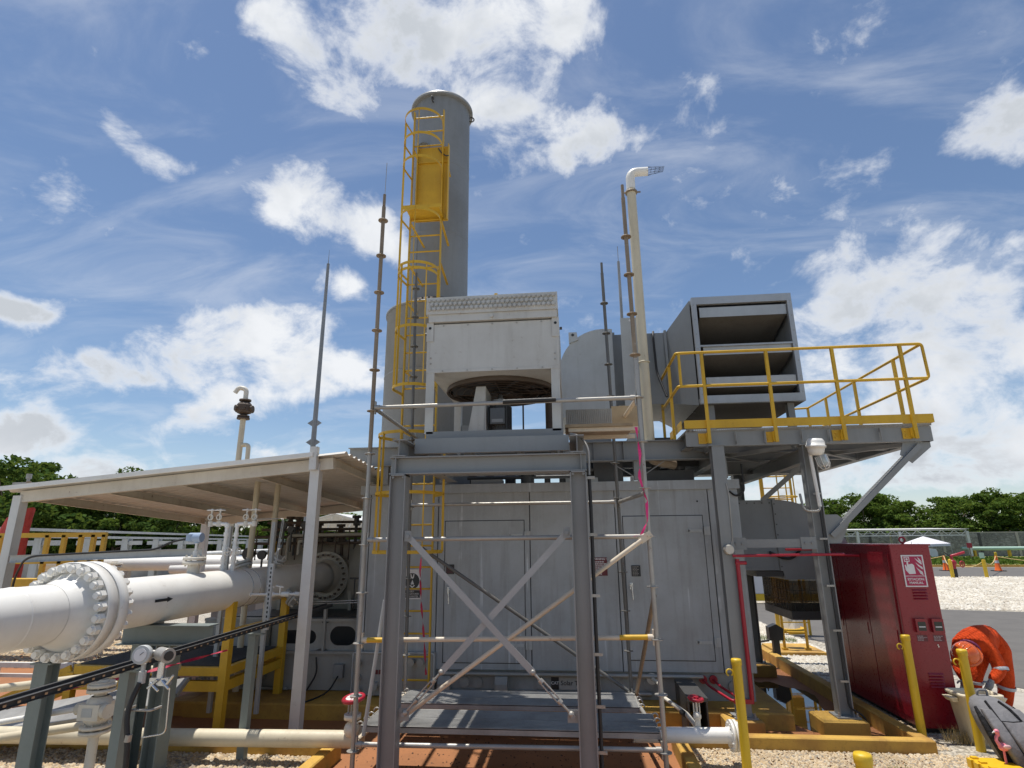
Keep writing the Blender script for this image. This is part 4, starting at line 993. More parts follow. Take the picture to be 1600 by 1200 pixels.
MB().tube(fillet([(2.12,8.30,3.05),(2.14,8.30,2.9),(2.13,8.31,2.3),(2.08,8.31,2.2)],.05),.007,6).build('conduit', M['galv'], pf)
MB().tube([(2.55,9.0,3.4)]+fillet([(2.55,9.0,3.30),(2.55,9.0,2.98),(2.42,9.0,2.92),(2.36,9.03,2.98)],.12)+[(2.34,9.03,3.0)],.014,6).build('conduit', M['black'], pf)
# caged yellow ladder far behind
bl = thing('caged_ladder', 'short yellow caged ladder standing behind the ventilation duct', 'ladder', (5.35, 16.2, 0))
for x in (4.98,5.72): MB().bar((x,16,0),(x,16,3.95),.09 if x<5 else .05,.05).build('stile', M['yellow'], bl)
for x in (5.22,5.42,5.62): MB().bar((x,15.5,2.3),(x,15.5,3.95),.03,.01).build('cage_strap', M['yellow'], bl)
for z in (3.92,3.35,2.8): MB().torus((5.35,15.8,z),(0,0,1),.40,.02,24,6).build('cage_hoop', M['yellow'], bl)
rg_ = MB().cyl((4.98,16,0),(5.72,16,0),.015,n=6).mesh('rung', M['yellow'])
for i in range(12): inst('rung', rg_, bl, (0,0,.3+.3*i))

# lamp on the platform column
lp = thing('bulkhead_lamp', 'white caged glass lamp on a pipe arm at the platform column', 'lamp', (3.40, 8.34, 2.7))
MB().lathe((3.37,8.30,3.50),(.05,-.1,1),[(.0,.15),(.09,.14),(.115,.10),(.12,.05),(.13,.05),(.13,.02),(.115,.02),(.105,-.03),(.085,-.09),(.0,-.09)],n=28).build('lamp_cap', M['white'], lp)
gm_ = bpy.data.materials.new('lamp_glass'); t_ = nt(gm_); gp = finish(t_, (.55,.58,.58), .08, 0); gp.inputs['Transmission Weight'].default_value = .55
MB().lathe((3.42,8.30,3.40),(.22,-.1,-1),[(.072,0),(.07,.10),(.05,.15),(.0,.165)],n=20).build('globe', gm_, lp)
cg = MB(); ax = V(.22,-.1,-1).normalized(); _, s1, u1 = basis(ax)
for i in range(6):
    a = i*math.pi/3; e = s1*math.cos(a)+u1*math.sin(a); c0 = V(3.42,8.30,3.40)
    cg.tube([c0+e*.082, c0+e*.082+ax*.12, c0+e*.05+ax*.175, c0+ax*.185],.005,5)
cg.build('wire_guard', M['white'], lp)
MB().tube(fillet([(3.30,8.34,3.43),(3.31,8.34,3.2),(3.33,8.34,2.72)],.03),.024,10).build('pipe_arm', M['white'], lp)
MB().tube(fillet([(3.33,8.34,2.75),(3.31,8.32,2.66),(3.12,8.36,2.66),(3.12,8.42,2.9)],.10),.016,8).build('conduit_loop', M['galv'], lp)

# ================================================================ INTAKE FILTER AND DUCT
ifl = thing('intake_filter_house', 'galvanised air intake filter box with three weather hoods on the platform', 'filter house', (2.95, 10.3, 3.85))
fx0, fx1, fy0, fy1, fz0, fz1 = 2.12, 3.74, 9.30, 11.6, 4.42, 6.27
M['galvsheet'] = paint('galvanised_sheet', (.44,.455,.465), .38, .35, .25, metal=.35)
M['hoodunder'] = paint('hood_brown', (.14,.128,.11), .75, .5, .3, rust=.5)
T = .075
for (a, b) in ((fx0,fx0+T),(fx1-T,fx1)): MB().box(a,b,fy0,fy0+T,fz0,fz1).build('frame_post', M['galvsheet'], ifl)
MB().box(fx0+T,fx1-T,fy0,fy0+T,fz1-.13,fz1).build('frame_head', M['galvsheet'], ifl); MB().box(fx0+T,fx1-T,fy0,fy0+T,fz0,fz0+.13).build('frame_sill', M['galvsheet'], ifl)
MB().box(fx0+T,fx1-T,fy0+.004,fy0+.03,5.385,5.415).build('frame_rail', M['galvsheet'], ifl)
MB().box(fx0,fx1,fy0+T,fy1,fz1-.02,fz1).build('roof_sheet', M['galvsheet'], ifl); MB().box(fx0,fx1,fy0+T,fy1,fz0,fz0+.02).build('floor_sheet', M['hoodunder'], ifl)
MB().box(fx1-.02,fx1,fy0+T,fy1,fz0+.021,fz1-.021).build('side_sheet', M['galvsheet'], ifl); MB().box(fx0+.021,fx1-.021,fy1-.02,fy1,fz0+.021,fz1-.021).build('back_sheet', M['galvsheet'], ifl)
for zt in (6.09,5.42,4.86):
    MB().poly([(fx0+T+.05,fy0+.04,zt),(fx1-T-.01,fy0+.04,zt),(fx1-T-.01,fy0+.05,zt-.17),(fx0+T+.05,fy0+.05,zt-.17)],(0,.01,0)).build('hood_lip', M['galvsheet'], ifl)
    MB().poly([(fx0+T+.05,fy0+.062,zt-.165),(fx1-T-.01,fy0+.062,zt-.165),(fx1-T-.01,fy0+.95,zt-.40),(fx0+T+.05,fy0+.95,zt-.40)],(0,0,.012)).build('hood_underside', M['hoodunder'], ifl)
    MB().poly([(fx0+T+.05,fy0+.062,zt),(fx1-T-.01,fy0+.062,zt),(fx1-T-.01,fy0+.95,zt-.18),(fx0+T+.05,fy0+.95,zt-.18)],(0,0,.01)).build('hood_top', M['galvsheet'], ifl)
# left side: dark louvre panels in a frame
for (y0, y1) in ((fy0+T+.002,10.0),(10.02,10.7)):
    MB().box(fx0+.02,fx0+.03,y0,y1,fz0+.10,fz1-.10).build('side_panel', M['darkmetal'], ifl)
for y in (10.0,10.7): MB().box(fx0-.004,fx0+.045,y-.02,y+.02,fz0,fz1-.022).build('side_mullion', M['galvsheet'], ifl)
MB().box(fx0-.003,fx0+.06,fy0+T,fy1,fz1-.10,fz1-.022).build('side_rail', M['galvsheet'], ifl); MB().box(fx0-.003,fx0+.06,fy0+T,fy1,fz0+.022,fz0+.10).build('side_rail', M['galvsheet'], ifl)
M['moss'] = plain('moss_green', (.20,.22,.06), .9, var=.6, scale=14)
MB().box(fx0-.010,fx0-.004,9.96,10.03,fz0+.05,5.3).build('moss_stain', M['moss'], ifl)
br_ = MB().nut((0,0,0),(0,-1,0),.010,.006).mesh('rivet', M['galv'])
for i in range(7): inst('rivet', br_, ifl, (fx1-.03, fy0, fz0+.15+i*.26)); inst('rivet', br_, ifl, (fx0+.03, fy0, fz0+.15+i*.26))
for x in (2.3,3.55):
    for y in (9.5,11.3): MB().ibeam((x,y,3.845),(x,y,4.42),.12,.10).build('stub_leg', M['steel'], ifl)
dt = thing('intake_duct', 'pale grey square duct with a rounded elbow running to the filter house', 'duct', (.9, 10.4, 3.2))
# flare between filter and duct
def quadloft(a, b):
    k = MB(); n = len(a); k.add(a+b, [(i,(i+1)%n,(i+1)%n+n,i+n) for i in range(n)]); return k
quadloft([(1.74,9.8,4.55),(1.74,9.8,5.84),(1.74,11.3,5.84),(1.74,11.3,4.55)],[(fx0-.012,9.42,fz0),(fx0-.012,9.42,fz1),(fx0-.012,fy1,fz1),(fx0-.012,fy1,fz0)]).build('flare', M['grey'], dt)
MB().box(.80,1.735,9.8,11.3,4.55,5.84).build('straight_section', M['grey'], dt)
for x in (.80,1.70): MB().box(x,x+.04,9.755,9.80,4.52,5.87).box(x,x+.04,9.80,11.3,5.84,5.87).build('flange_strip', M['grey'], dt)
arc = [(.78,4.30),(.78,5.84),(.62,5.85)]+[(.62-.77*math.sin(a),5.08+.77*math.cos(a)) for a in [R(q) for q in range(8,91,8)]]+[(-.15,4.9),(-.15,4.30)]
MB().poly([(x,9.5,z) for x, z in arc],(0,1.6,0)).build('elbow', M['lightgrey'], dt)
MB().box(-.02,.68,9.62,11.0,3.18,4.298).build('down_leg', M['grey'], dt)
lug = MB().poly([(.03,9.47,5.60),(.19,9.47,5.66),(.17,9.47,5.80),(.03,9.47,5.80)],(0,.06,0)).build('lifting_lug', M['lightgrey'], dt)
MB().cyl((.10,9.468,5.75),(.10,9.462,5.75),.025).build('lug_hole', M['darkmetal'], lug)
MB().box(.91,1.28,9.28,9.31,3.66,5.95).build('front_plate', M['lightgrey'], dt); MB().cyl((1.07,9.279,5.90),(1.07,9.275,5.90),.02).build('plate_hole', M['signwhite'], dt)
MB().tube(fillet([(1.52,9.78,5.86),(1.50,9.70,5.75),(1.52,9.72,5.1),(1.62,9.5,4.6)],.1),.02,6).build('cable', M['black'], dt)
# support trestle in the shadow below the duct
ts = thing('duct_trestle', 'dark steel trestle and hoist gear in shadow below the intake duct', 'trestle', (1.3, 9.9, 3.2))
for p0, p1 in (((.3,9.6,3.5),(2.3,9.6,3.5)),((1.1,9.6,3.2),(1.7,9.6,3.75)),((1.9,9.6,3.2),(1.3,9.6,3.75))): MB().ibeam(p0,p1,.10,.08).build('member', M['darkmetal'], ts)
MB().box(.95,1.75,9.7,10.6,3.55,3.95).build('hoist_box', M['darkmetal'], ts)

# ================================================================ VENT PIPE
vp = thing('vent_pipe', 'tall cream vent pipe with bent mesh covered outlet behind the right scaffold standard', 'pipe', (1.22, 9.0, 3.6))
MB().cyl((1.22,9.0,3.72),(1.21,9.0,8.24),.078,n=20).build('riser', M['cream'], vp)
MB().tube([(1.21,9.0,8.2)]+fillet([(1.21,9.0,8.24),(1.21,9.0,8.58),(1.50,9.0,8.58)],.22,8)+[(1.52,9.0,8.58)],.078,16,caps=False).build('outlet_bend', M['white'], vp)
MB().lathe((1.21,9.0,8.16),(0,0,1),[(.08,0),(.105,0),(.105,.03),(.08,.03)],n=20).cyl((1.05,9.0,8.18),(1.37,9.0,8.18),.014,n=6).build('clamp_ring', M['rustytube'], vp)
MB().lathe((1.22,9.0,5.05),(0,0,1),[(.08,0),(.09,0),(.09,.02),(.08,.02)],n=20).build('weld_band', M['cream'], vp)
ms = MB()
for i in range(5):
    yy = -.07+.035*i; zz = math.sqrt(max(0,.078**2-yy*yy))
    ms.cyl((1.52,9+yy,8.58+zz),(1.80,9+yy,8.61),.003,n=4).cyl((1.50,9+yy,8.58-zz),(1.80,9+yy,8.60),.003,n=4)
for x in (1.58,1.65,1.72): ms.cyl((x,8.93,8.60),(x,9.07,8.60),.003,n=4)
ms.build('outlet_mesh', M['black'], vp); MB().disc((1.515,9.0,8.58),(1,0,0),.074,18).build('outlet_dark_disc', M['black'], vp)  # black disc paints the dark inside of the pipe mouth
MB().tube(fillet([(1.22,9.0,3.72),(1.22,9.0,3.5),(1.6,9.3,3.45)],.15),.08,14).build('foot_elbow', M['rustytube'], vp)
lr = MB().cyl((1.42,14,3.6),(1.42,14,9.4),.045,.035).cyl((1.42,14,9.4),(1.42,14,9.85),.008,n=6)
lr.build('lightning_rod', M['galv'], label='thin grey lightning rod behind the intake duct', cat='lightning rod')

# ================================================================ VENTILATION DUCT ON THE RIGHT
vd = thing('ventilation_duct', 'dark grey ventilation duct with downturned round elbow beside the enclosure', 'duct', (3.8, 11.1, 1.0))
dy0, dy1 = 10.45, 11.75
MB().box(2.48,3.39,dy0,dy1,1.84,2.95).build('straight_section', M['grey'], vd)
MB().box(3.39,3.44,dy0-.03,dy1,1.79,2.98).build('flange_strip', M['grey'], vd); MB().box(2.50,3.385,dy0-.02,dy0-.003,1.80,1.84).build('flange_strip', M['grey'], vd)
el = [(3.44,1.79),(3.44,2.95)]+[(3.44+1.18*math.sin(a),1.77+1.18*math.cos(a)) for a in [R(q) for q in range(5,91,5)]]+[(4.62,1.68),(3.46,1.68)]
MB().poly([(x,dy0+.004,z) for x, z in el],(0,dy1-dy0-.01,0)).build('elbow', M['grey'], vd)
MB().box(3.445,4.625,dy0-.008,dy1,1.655,1.685).build('flange_strip', M['grey'], vd)
MB().box(3.01,3.45,dy0+.02,dy1,1.70,1.792).build('bracket', M['darkmetal'], vd)
MB().tube(fillet([(3.24,10.41,2.09),(3.45,10.40,1.99),(3.60,10.39,1.99),(3.73,10.32,2.15),(3.79,10.3,2.15)],.1),.022,8).build('cable', M['black'], vd)
rvt = MB().nut((0,0,0),(0,-1,0),.012,.006).mesh('rivet', M['darkmetal'])
for i in range(7): inst('rivet', rvt, vd, (2.6+i*.125,dy0,2.90)); inst('rivet', rvt, vd, (3.415,dy0-.03,1.86+i*.17))
# hanging mesh screen under the outlet
sm = bpy.data.materials.new('black_mesh_screen'); t_ = nt(sm)
d_ = t_.nodes.new('ShaderNodeBsdfPrincipled'); d_.inputs['Base Color'].default_value = (.012,.011,.010,1); d_.inputs['Roughness'].default_value = .7
tr_ = t_.nodes.new('ShaderNodeBsdfTransparent'); tr_.inputs[0].default_value = (1,.95,.86,1); mx_ = t_.nodes.new('ShaderNodeMixShader'); mx_.inputs[0].default_value = .50
o_ = t_.nodes.new('ShaderNodeOutputMaterial'); link(t_, tr_.outputs[0], mx_.inputs[1]); link(t_, d_.outputs[0], mx_.inputs[2]); link(t_, mx_.outputs[0], o_.inputs[0])
scr = thing('mesh_screen', 'black see-through mesh box hanging under the ventilation duct outlet', 'screen', (4.05, 11.1, 1.0))
for nm, bx in (('front_screen',(3.47,4.62,10.37,10.375,1.17,1.64)),('side_screen',(3.465,3.469,10.376,11.73,1.17,1.64)),('side_screen',(4.622,4.626,10.376,11.73,1.17,1.64)),('back_screen',(3.47,4.62,11.732,11.736,1.17,1.64))): MB().box(*bx).build(nm, sm, scr)
MB().box(3.46,4.63,10.36,11.74,1.04,1.168).build('screen_tray', M['darkmetal'], scr)
wr = MB()
for i in range(9): wr.cyl((3.53+i*.13,10.365,1.17),(3.53+i*.13,10.365,1.64),.0035,n=4); wr.cyl((3.46,10.5+i*.14,1.17),(3.46,10.5+i*.14,1.64),.0035,n=4)
for z in (1.32,1.49): wr.cyl((3.47,10.365,z),(4.62,10.365,z),.0035,n=4).cyl((3.46,10.37,z),(3.46,11.73,z),.0035,n=4)
wr.build('support_wires', M['darkmetal'], scr)

# ================================================================ FIRE SUPPRESSION CABINET
cb = thing('fire_cabinet', 'tall dark red fire suppression cabinet with manual station sign', 'cabinet', (4.38, 9.6, .02))
cx0, cx1, cy0, cy1, cz0, cz1 = 4.13, 4.62, 8.35, 10.85, .06, 2.20
bev = .008
vs = []
for z in (cz0, cz1):
    vs += [(cx0+bev,cy0,z),(cx1-bev,cy0,z),(cx1,cy0+bev,z),(cx1,cy1,z),(cx0,cy1,z),(cx0,cy0+bev,z)]
MB().add(vs, [(i,(i+1)%6,(i+1)%6+6,i+6) for i in range(6)]+[(6,7,8,9,10,11),(5,4,3,2,1,0)]).build('body', M['red'], cb)
MB().box(cx0-.012,cx1+.012,cy0-.012,cy1+.01,cz1+.001,cz1+.022).build('lid', M['red'], cb)
MB().box(cx0+.03,cx1-.03,cy0+.03,cy1-.03,.015,.06).build('plinth_skirt', M['signblack'], cb)
for (y0, y1) in ((8.42,9.18),(9.20,9.98),(10.0,10.78)):
    dd = MB().box(cx0-.014,cx0-.002,y0,y1,.14,2.10).build('door', M['red'], cb)
    MB().box(cx0-.022,cx0-.015,y0+.07,y0+.09,1.0,1.15).build('handle', M['red'], dd)
for y in (8.50,10.6):
    MB().torus((4.38,y,cz1+.075),(0,1,0) if y<9 else (0,1,0),.036,.012,18,6).cyl((4.38,y,cz1+.022),(4.38,y,cz1+.045),.016).build('lifting_eye', M['redpipe'], cb)
sgn = MB().box(4.245,4.515,cy0-.008,cy0-.001,1.69,2.085).build('station_sign', M['signwhite'], cb, label='crimson and white manual station sign with hand and flames')
MB().box(4.262,4.498,cy0-.010,cy0-.0082,1.828,2.068).build('sign_field', M['signred'], sgn); MB().box(4.262,4.498,cy0-.010,cy0-.0082,1.705,1.820).build('sign_field', M['signred'], sgn)
def S(u, v): return (4.262+u*.236, cy0-.0102, 1.828+v*.24)
ic = MB()
ic.poly([S(.06,.98),S(.34,.98),S(.34,.72),S(.06,.72)],(0,-.0008,0)); ic.build('call_point', M['signwhite'], sgn)
MB().poly([(p_[0],cy0-.0112,p_[2]) for p_ in (S(.10,.94),S(.30,.94),S(.30,.76),S(.10,.76))],(0,-.0006,0)).build('call_point_field', M['signred'], sgn)
MB().cyl((S(.2,.85)[0],cy0-.0119,S(.2,.85)[2]),(S(.2,.85)[0],cy0-.0126,S(.2,.85)[2]),.014,n=16).build('call_button', M['signwhite'], sgn)
MB().poly([S(.17,.78),S(.24,.78),S(.25,.58),S(.44,.62),S(.53,.54),S(.55,.10),S(.22,.08),S(.06,.30),S(.05,.56),S(.11,.56),S(.15,.42),S(.16,.58)],(0,-.0009,0)).build('hand_icon', M['signwhite'], sgn)
for (u, v, w) in ((.60,.95,.36),(.76,.97,.22),(.62,.70,.36),(.60,.46,.34),(.70,.30,.26)):
    MB().poly([S(u,v),S(u+.10,v-.10),S(u+w*.9,v-.26),S(u+w,v-.38 if w>.3 else v-.3),S(u+w*.75,v-.34 if w>.3 else v-.26),S(u+w*.35,v-.20)],(0,-.0009,0)).build('flame_icon', M['signwhite'], sgn)
text('lettering', 'ESTACION', .042, M['signwhite'], sgn, (4.38,cy0-.0106,1.783), bold=.02); text('lettering', 'MANUAL', .042, M['signwhite'], sgn, (4.38,cy0-.0106,1.740), bold=.02)
def louvre(x0, x1, z0, n):
    for i in range(n):
        z = z0-i*.036; MB().add([(x0,cy0-.001,z),(x1,cy0-.001,z),(x1-.01,cy0-.020,z-.020),(x0+.01,cy0-.020,z-.020),(x1-.01,cy0-.001,z-.022),(x0+.01,cy0-.001,z-.022)],[(0,1,2,3),(3,2,4,5),(0,3,5),(1,4,2)]).build('louvre', M['red'], cb)
louvre(4.31,4.49,1.665,4); louvre(4.32,4.50,.68,5)
for x in (4.265,4.46):
    gb_ = MB().box(x,x+.135,cy0-.045,cy0-.001,1.15,1.31).build('gauge_box', M['red'], cb); MB().box(x+.022,x+.115,cy0-.047,cy0-.045,1.17,1.275).build('gauge_window', plain('gauge_glass_%d' % int(x*100), (.03,.035,.03), .12), gb_)
    MB().box(x+.03,x+.105,cy0-.0485,cy0-.0472,1.21,1.222).build('gauge_needle', M['signwhite'], gb_)
    lb = MB().box(x+.005,x+.13,cy0-.003,cy0-.0005,1.04,1.115).build('label_plate', M['label_maroon'], cb); bars(x+.01,x+.125,1.045,1.11,4,cy0-.0032,plain('label_print_%d' % int(x*100), (.45,.40,.40)),'print_lines',lb)
for (x, z) in ((4.50,1.0),(4.505,.98)): MB().cyl((x,cy0-.001,z),(x,cy0-.008,z),.008,n=8).build('lock', M['stainless'], cb)

# fire line on the platform column
fl = thing('fire_line', 'red fire suppression pipe running up the column and across to the cabinet', 'pipe', (2.1, 8.28, .3))
MB().tube(fillet([(2.15,8.27,.36),(2.15,8.27,2.05)],.04),.028,12).build('riser', M['redpipe'], fl)
MB().tube(fillet([(2.09,8.24,2.09),(3.56,8.36,2.10),(3.56,9.2,2.08),(4.11,9.2,2.06)],.06),.018,10).build('cross_pipe', M['redpipe'], fl)
MB().tube([(2.9,8.62,2.16),(3.5,8.62,2.16)],.016,8).build('cross_pipe', M['redpipe'], fl)
MB().cyl((2.12,8.26,2.00),(2.26,8.26,2.00),.024).build('tee', M['redpipe'], fl)
for x in (1.72,1.86):
    MB().tube(fillet([(x,9.06,.42),(x+.02,8.75,.40),(x+.20,8.32,.33),(x+.30,8.30,.33)],.06),.017,8).build('branch', M['redpipe'], fl); MB().lathe((x,9.07,.42),(0,-1,0),[(0,.03),(.055,.03),(.055,0),(.0,0)],n=18).build('flange', M['redpipe'], fl)
MB().box(1.93,2.17,8.26,8.29,.31,.36).build('bracket', M['redpipe'], fl)
dtc = MB().lathe((2.06,8.31,2.17),(.1,-1,0),[(.0,.06),(.055,.06),(.062,.05),(.068,0),(.0,0)],n=24)
dtc.build('flame_detector', M['oldwhite'], label='round pale detector lens on the platform column above the red riser', cat='detector')

# white drain pipe with handwheel and blind flange
def handwheel(parent, c, axis, Rr, mat, name='handwheel', r=.012, spokes=4):
    k = MB().torus(c, axis, Rr, r, 24, 8); d, s_, u_ = basis(axis); c = Vector(c)
    for i in range(spokes):
        a = 2*math.pi*i/spokes; k.cyl(c, c+(s_*math.cos(a)+u_*math.sin(a))*Rr, r*.7, n=6)
    k.cyl(c-d*.02, c+d*.02, r*1.6, n=8); return k.build(name, mat, parent)
def flange_pair(parent, c, axis, r0, r1, t, nb, mat, gap=.012, gmat=None):
    c = Vector(c); d, s_, u_ = basis(axis)
    k = MB()
    for s0 in (-1, 1):
        a = c + d*s0*gap/2; k.lathe(a, d*s0, [(r0,0),(r1,0),(r1,t),(r0*1.15,t),(r0,t*2.2)], n=28)
    o = k.build('flange', mat, parent)
    MB().lathe(c, d, [(r0*1.3,-gap/2),(r0*1.3,gap/2)], n=20).build('gasket', gmat or M['darkmetal'], o)
    for i in range(nb):
        a = 2*math.pi*(i+.5)/nb; e = (s_*math.cos(a)+u_*math.sin(a))*(r0+r1)*.5*1.06
        MB().cyl(c+e-d*(t+gap/2+.012), c+e+d*(t+gap/2+.012), .010*max(1,r1/.12)*.7, n=6, smooth=False).build('bolt', mat, o)
    return o
wp = thing('drain_pipe', 'white ground pipe ending in a blind flange with a red handwheel valve', 'pipe', (1.2, 7.05, .2))
MB().cyl((.55,7.0,.30),(1.55,7.05,.30),.075,n=20).build('pipe', M['white'], wp)
flange_pair(wp,(1.60,7.05,.30),(1,.05,0),.075,.15,.03,8,M['white'],.008); MB().cyl((1.635,7.05,.30),(1.66,7.05,.30),.13,n=24).build('blind_plate', M['white'], wp)
MB().tube(fillet([(1.02,9.05,.42),(1.08,8.75,.42),(1.10,8.55,.30),(1.22,7.6,.36),(1.24,7.10,.36)],.08),.026,10).build('branch', M['oldwhite'], wp)
MB().lathe((1.02,9.07,.42),(0,-1,0),[(0,.03),(.075,.03),(.075,0),(0,0)],n=20).build('flange', M['oldwhite'], wp)
vb = MB().cyl((1.25,7.08,.36),(1.25,7.08,.46),.03).sphere((1.25,7.08,.47),.045,12,8).build('valve_body', M['oldwhite'], wp)
MB().cyl((1.25,7.08,.5),(1.25,7.08,.64),.012).cyl((1.22,7.08,.5),(1.22,7.08,.60),.008,n=6).cyl((1.28,7.08,.5),(1.28,7.08,.60),.008,n=6).build('valve_stem', M['oldwhite'], wp)
handwheel(wp,(1.25,7.08,.64),(.1,-.1,1),.07,M['redpipe'],r=.017)
MB().cyl((1.18,7.65,.36),(1.20,7.55,.36),.032).build('black_clamp', M['black'], wp)
stp = MB().box(1.31,1.55,7.95,8.95,.40,.44).box(1.31,1.33,8.0,8.9,-.055,.399).box(1.53,1.55,8.0,8.9,-.055,.399)
stp.build('pipe_saddle', M['darkmetal'], label='low grey steel step bracket straddling the white drain branch', cat='bracket')

# ================================================================ YELLOW GUARD POSTS
def guard_post(x, y, h, r, label, hook=-1):
    t = thing('guard_post', label, 'post', (x, y, 0), 'yellow guard posts')
    MB().cyl((x,y,-.02),(x,y,h-.03),r,n=20).build('tube', M['yellowpost'], t)
    MB().lathe((x,y,h-.06),(0,0,1),[(r*1.06,0),(r*1.12,.004),(r*1.12,.05),(r*1.0,.062),(0,.066)],n=20).build('cap', M['yellowpost'], t)
    MB().torus((x+hook*(r+.035),y-.01,h-.13),(0,1,0),.032,.008,14,6,R(-60),R(250)).build('hook', M['yellowpost'], t)
guard_post(3.97,8.03,1.16,.048,'yellow guard post standing in front of the red cabinet'); guard_post(4.43,7.76,1.045,.048,'yellow guard post standing in front of the cream bin')
guard_post(1.66,6.85,1.08,.048,'yellow guard post beside the blind flange of the drain pipe'); guard_post(1.80,4.42,.96,.05,'short yellow guard post nearest the camera at the bottom edge')
# ================================================================ PERSON
def skinbody(name, joints, edges, mat, parent, root, sub=2):
    me = bpy.data.meshes.new(name); me.from_pydata([j[0] for j in joints], edges, [])
    o = bpy.data.objects.new(name+'_tmp', me); COL.objects.link(o)
    m = o.modifiers.new('skin','SKIN'); 
    for i, j in enumerate(joints):
        sv = me.skin_vertices[0].data[i]; r_ = j[1]; sv.radius = (r_ if isinstance(r_, tuple) else (r_, r_)); sv.use_root = (i == root)
    m.use_smooth_shade = True; s_ = o.modifiers.new('sub','SUBSURF'); s_.levels = sub; s_.render_levels = sub
    dg = bpy.context.evaluated_depsgraph_get(); nm = bpy.data.meshes.new_from_object(o.evaluated_get(dg)); nm.name = name
    bpy.data.objects.remove(o); bpy.data.meshes.remove(me)
    b = BASE[parent]; nm.transform(Matrix.Translation(-b))
    for p_ in nm.polygons: p_.use_smooth = True
    nm.materials.clear(); nm.materials.append(mat)
    q = bpy.data.objects.new(name, nm); COL.objects.link(q); q.parent = parent; BASE[q] = b
    return q
def fabric(name, col, b=1.0):
    m = bpy.data.materials.new(name); t = nt(m); P = pos(t)
    n1 = noise(t, P, 9, 5, .6, .8); n2 = noise(t, P, 160, 3)
    c = mixcol(t, mapr(t, n1, .35, .7, 0, .4), col, tuple(x*.6 for x in col))
    h = tmath(t, 'ADD', n1, tmath(t, 'MULTIPLY', n2, .08)); finish(t, c, .85, 0, h, b, .05, spec=.2); return m
M['coverall'] = fabric('orange_coverall', (.72,.075,.012)); M['skin'] = plain('skin', (.30,.15,.09), .55, var=.15); M['reflective'] = plain('reflective_band', (.55,.55,.55), .35)
M['glove'] = fabric('grey_glove', (.35,.34,.33)); M['boot'] = plain('boot_leather', (.03,.022,.016), .5)
pr = thing('person', 'person in orange coverall and orange hard hat bending over beside the red cabinet', 'person', (5.50, 8.98, .01))
J = [((5.58,9.02,.92),(.175,.19)), ((5.44,8.94,.98),(.20,.20)), ((5.28,8.84,.99),(.195,.21)), ((5.13,8.73,.94),(.165,.19)), ((5.03,8.65,.90),.08),   # spine
     ((5.56,8.92,.82),.135),((5.54,8.88,.47),.10),((5.50,8.96,.13),.08),   # near leg
     ((5.46,9.10,.82),.125),((5.27,9.06,.50),.095),((5.24,9.12,.13),.072),   # far leg, a step ahead
     ((5.27,8.62,.94),.095),((5.28,8.52,.68),.082),((5.10,8.46,.56),.055),   # near arm
     ((5.03,8.86,.93),.09),((4.95,8.84,.68),.070),((4.90,8.64,.54),.052)]   # far arm
E_ = [(0,1),(1,2),(2,3),(3,4),(0,5),(5,6),(6,7),(0,8),(8,9),(9,10),(3,11),(11,12),(12,13),(3,14),(14,15),(15,16)]
body = skinbody('body', J, E_, M['coverall'], pr, 0)
# head: tilted down, facing the ground in front
hc = V(4.94,8.57,.845)
head = MB().sphere(hc,.10,16,12,(.98,.80,1.1))
nose = hc+V(-.085,-.005,-.06); head.cyl(hc+V(-.06,0,-.03),nose,.022,.012,8)
for s_ in (-1,1): head.sphere(hc+V(.01,s_*.082,-.01),.025,8,6,(1,.5,1.3))
ho = head.build('head', M['skin'], pr)
for s_ in (-1,1): MB().sphere(hc+V(-.082,s_*.034,-.012),.011,8,6).build('eye', M['signwhite'], ho)
MB().cyl(hc+V(-.058,-.025,-.088),hc+V(-.058,.025,-.088),.008,n=6).build('mouth', plain('lips', (.22,.08,.06), .5), ho)
MB().sphere(hc+V(.045,0,.035),.092,14,10,(.9,.85,.85)).build('hair', plain('dark_hair', (.015,.012,.01), .6), ho)
# hard hat with ridges and peak
hu = V(-.45,-.55,.70).normalized(); hcen = hc+hu*.03
_, hs, hv = basis(hu, (1,0,0))
hat = MB().lathe(hcen,hu,[(.150,-.02),(.150,.0),(.146,.03),(.128,.075),(.095,.11),(.05,.13),(0,.136)],n=28)
hat.lathe(hcen,hu,[(.150,-.02),(.172,-.028),(.172,-.022),(.150,-.012)],n=28)
M['hat'] = plain('orange_hard_hat', (.78,.13,.012), .22, var=.12, coat=.5)
hato = hat.build('hard_hat', M['hat'], pr)
fwd = (V(-.75,-.1,-.6)-hu*V(-.75,-.1,-.6).dot(hu)).normalized(); side = hu.cross(fwd)
for q in (-.045,0,.045):
    MB().tube([hcen+side*q+fwd*(.135*math.cos(a))+hu*(.128*math.sin(a)*(1-abs(q)*1.2)+.006) for a in [R(x) for x in range(25,156,13)]],.010,6).build('hat_ridge', M['hat'], hato)
MB().poly([hcen+fwd*.13+side*.10-hu*.02, hcen+fwd*.20+side*.06-hu*.03, hcen+fwd*.215-hu*.032, hcen+fwd*.20-side*.06-hu*.03, hcen+fwd*.13-side*.10-hu*.02],hu*.006).build('hat_peak', M['hat'], hato)
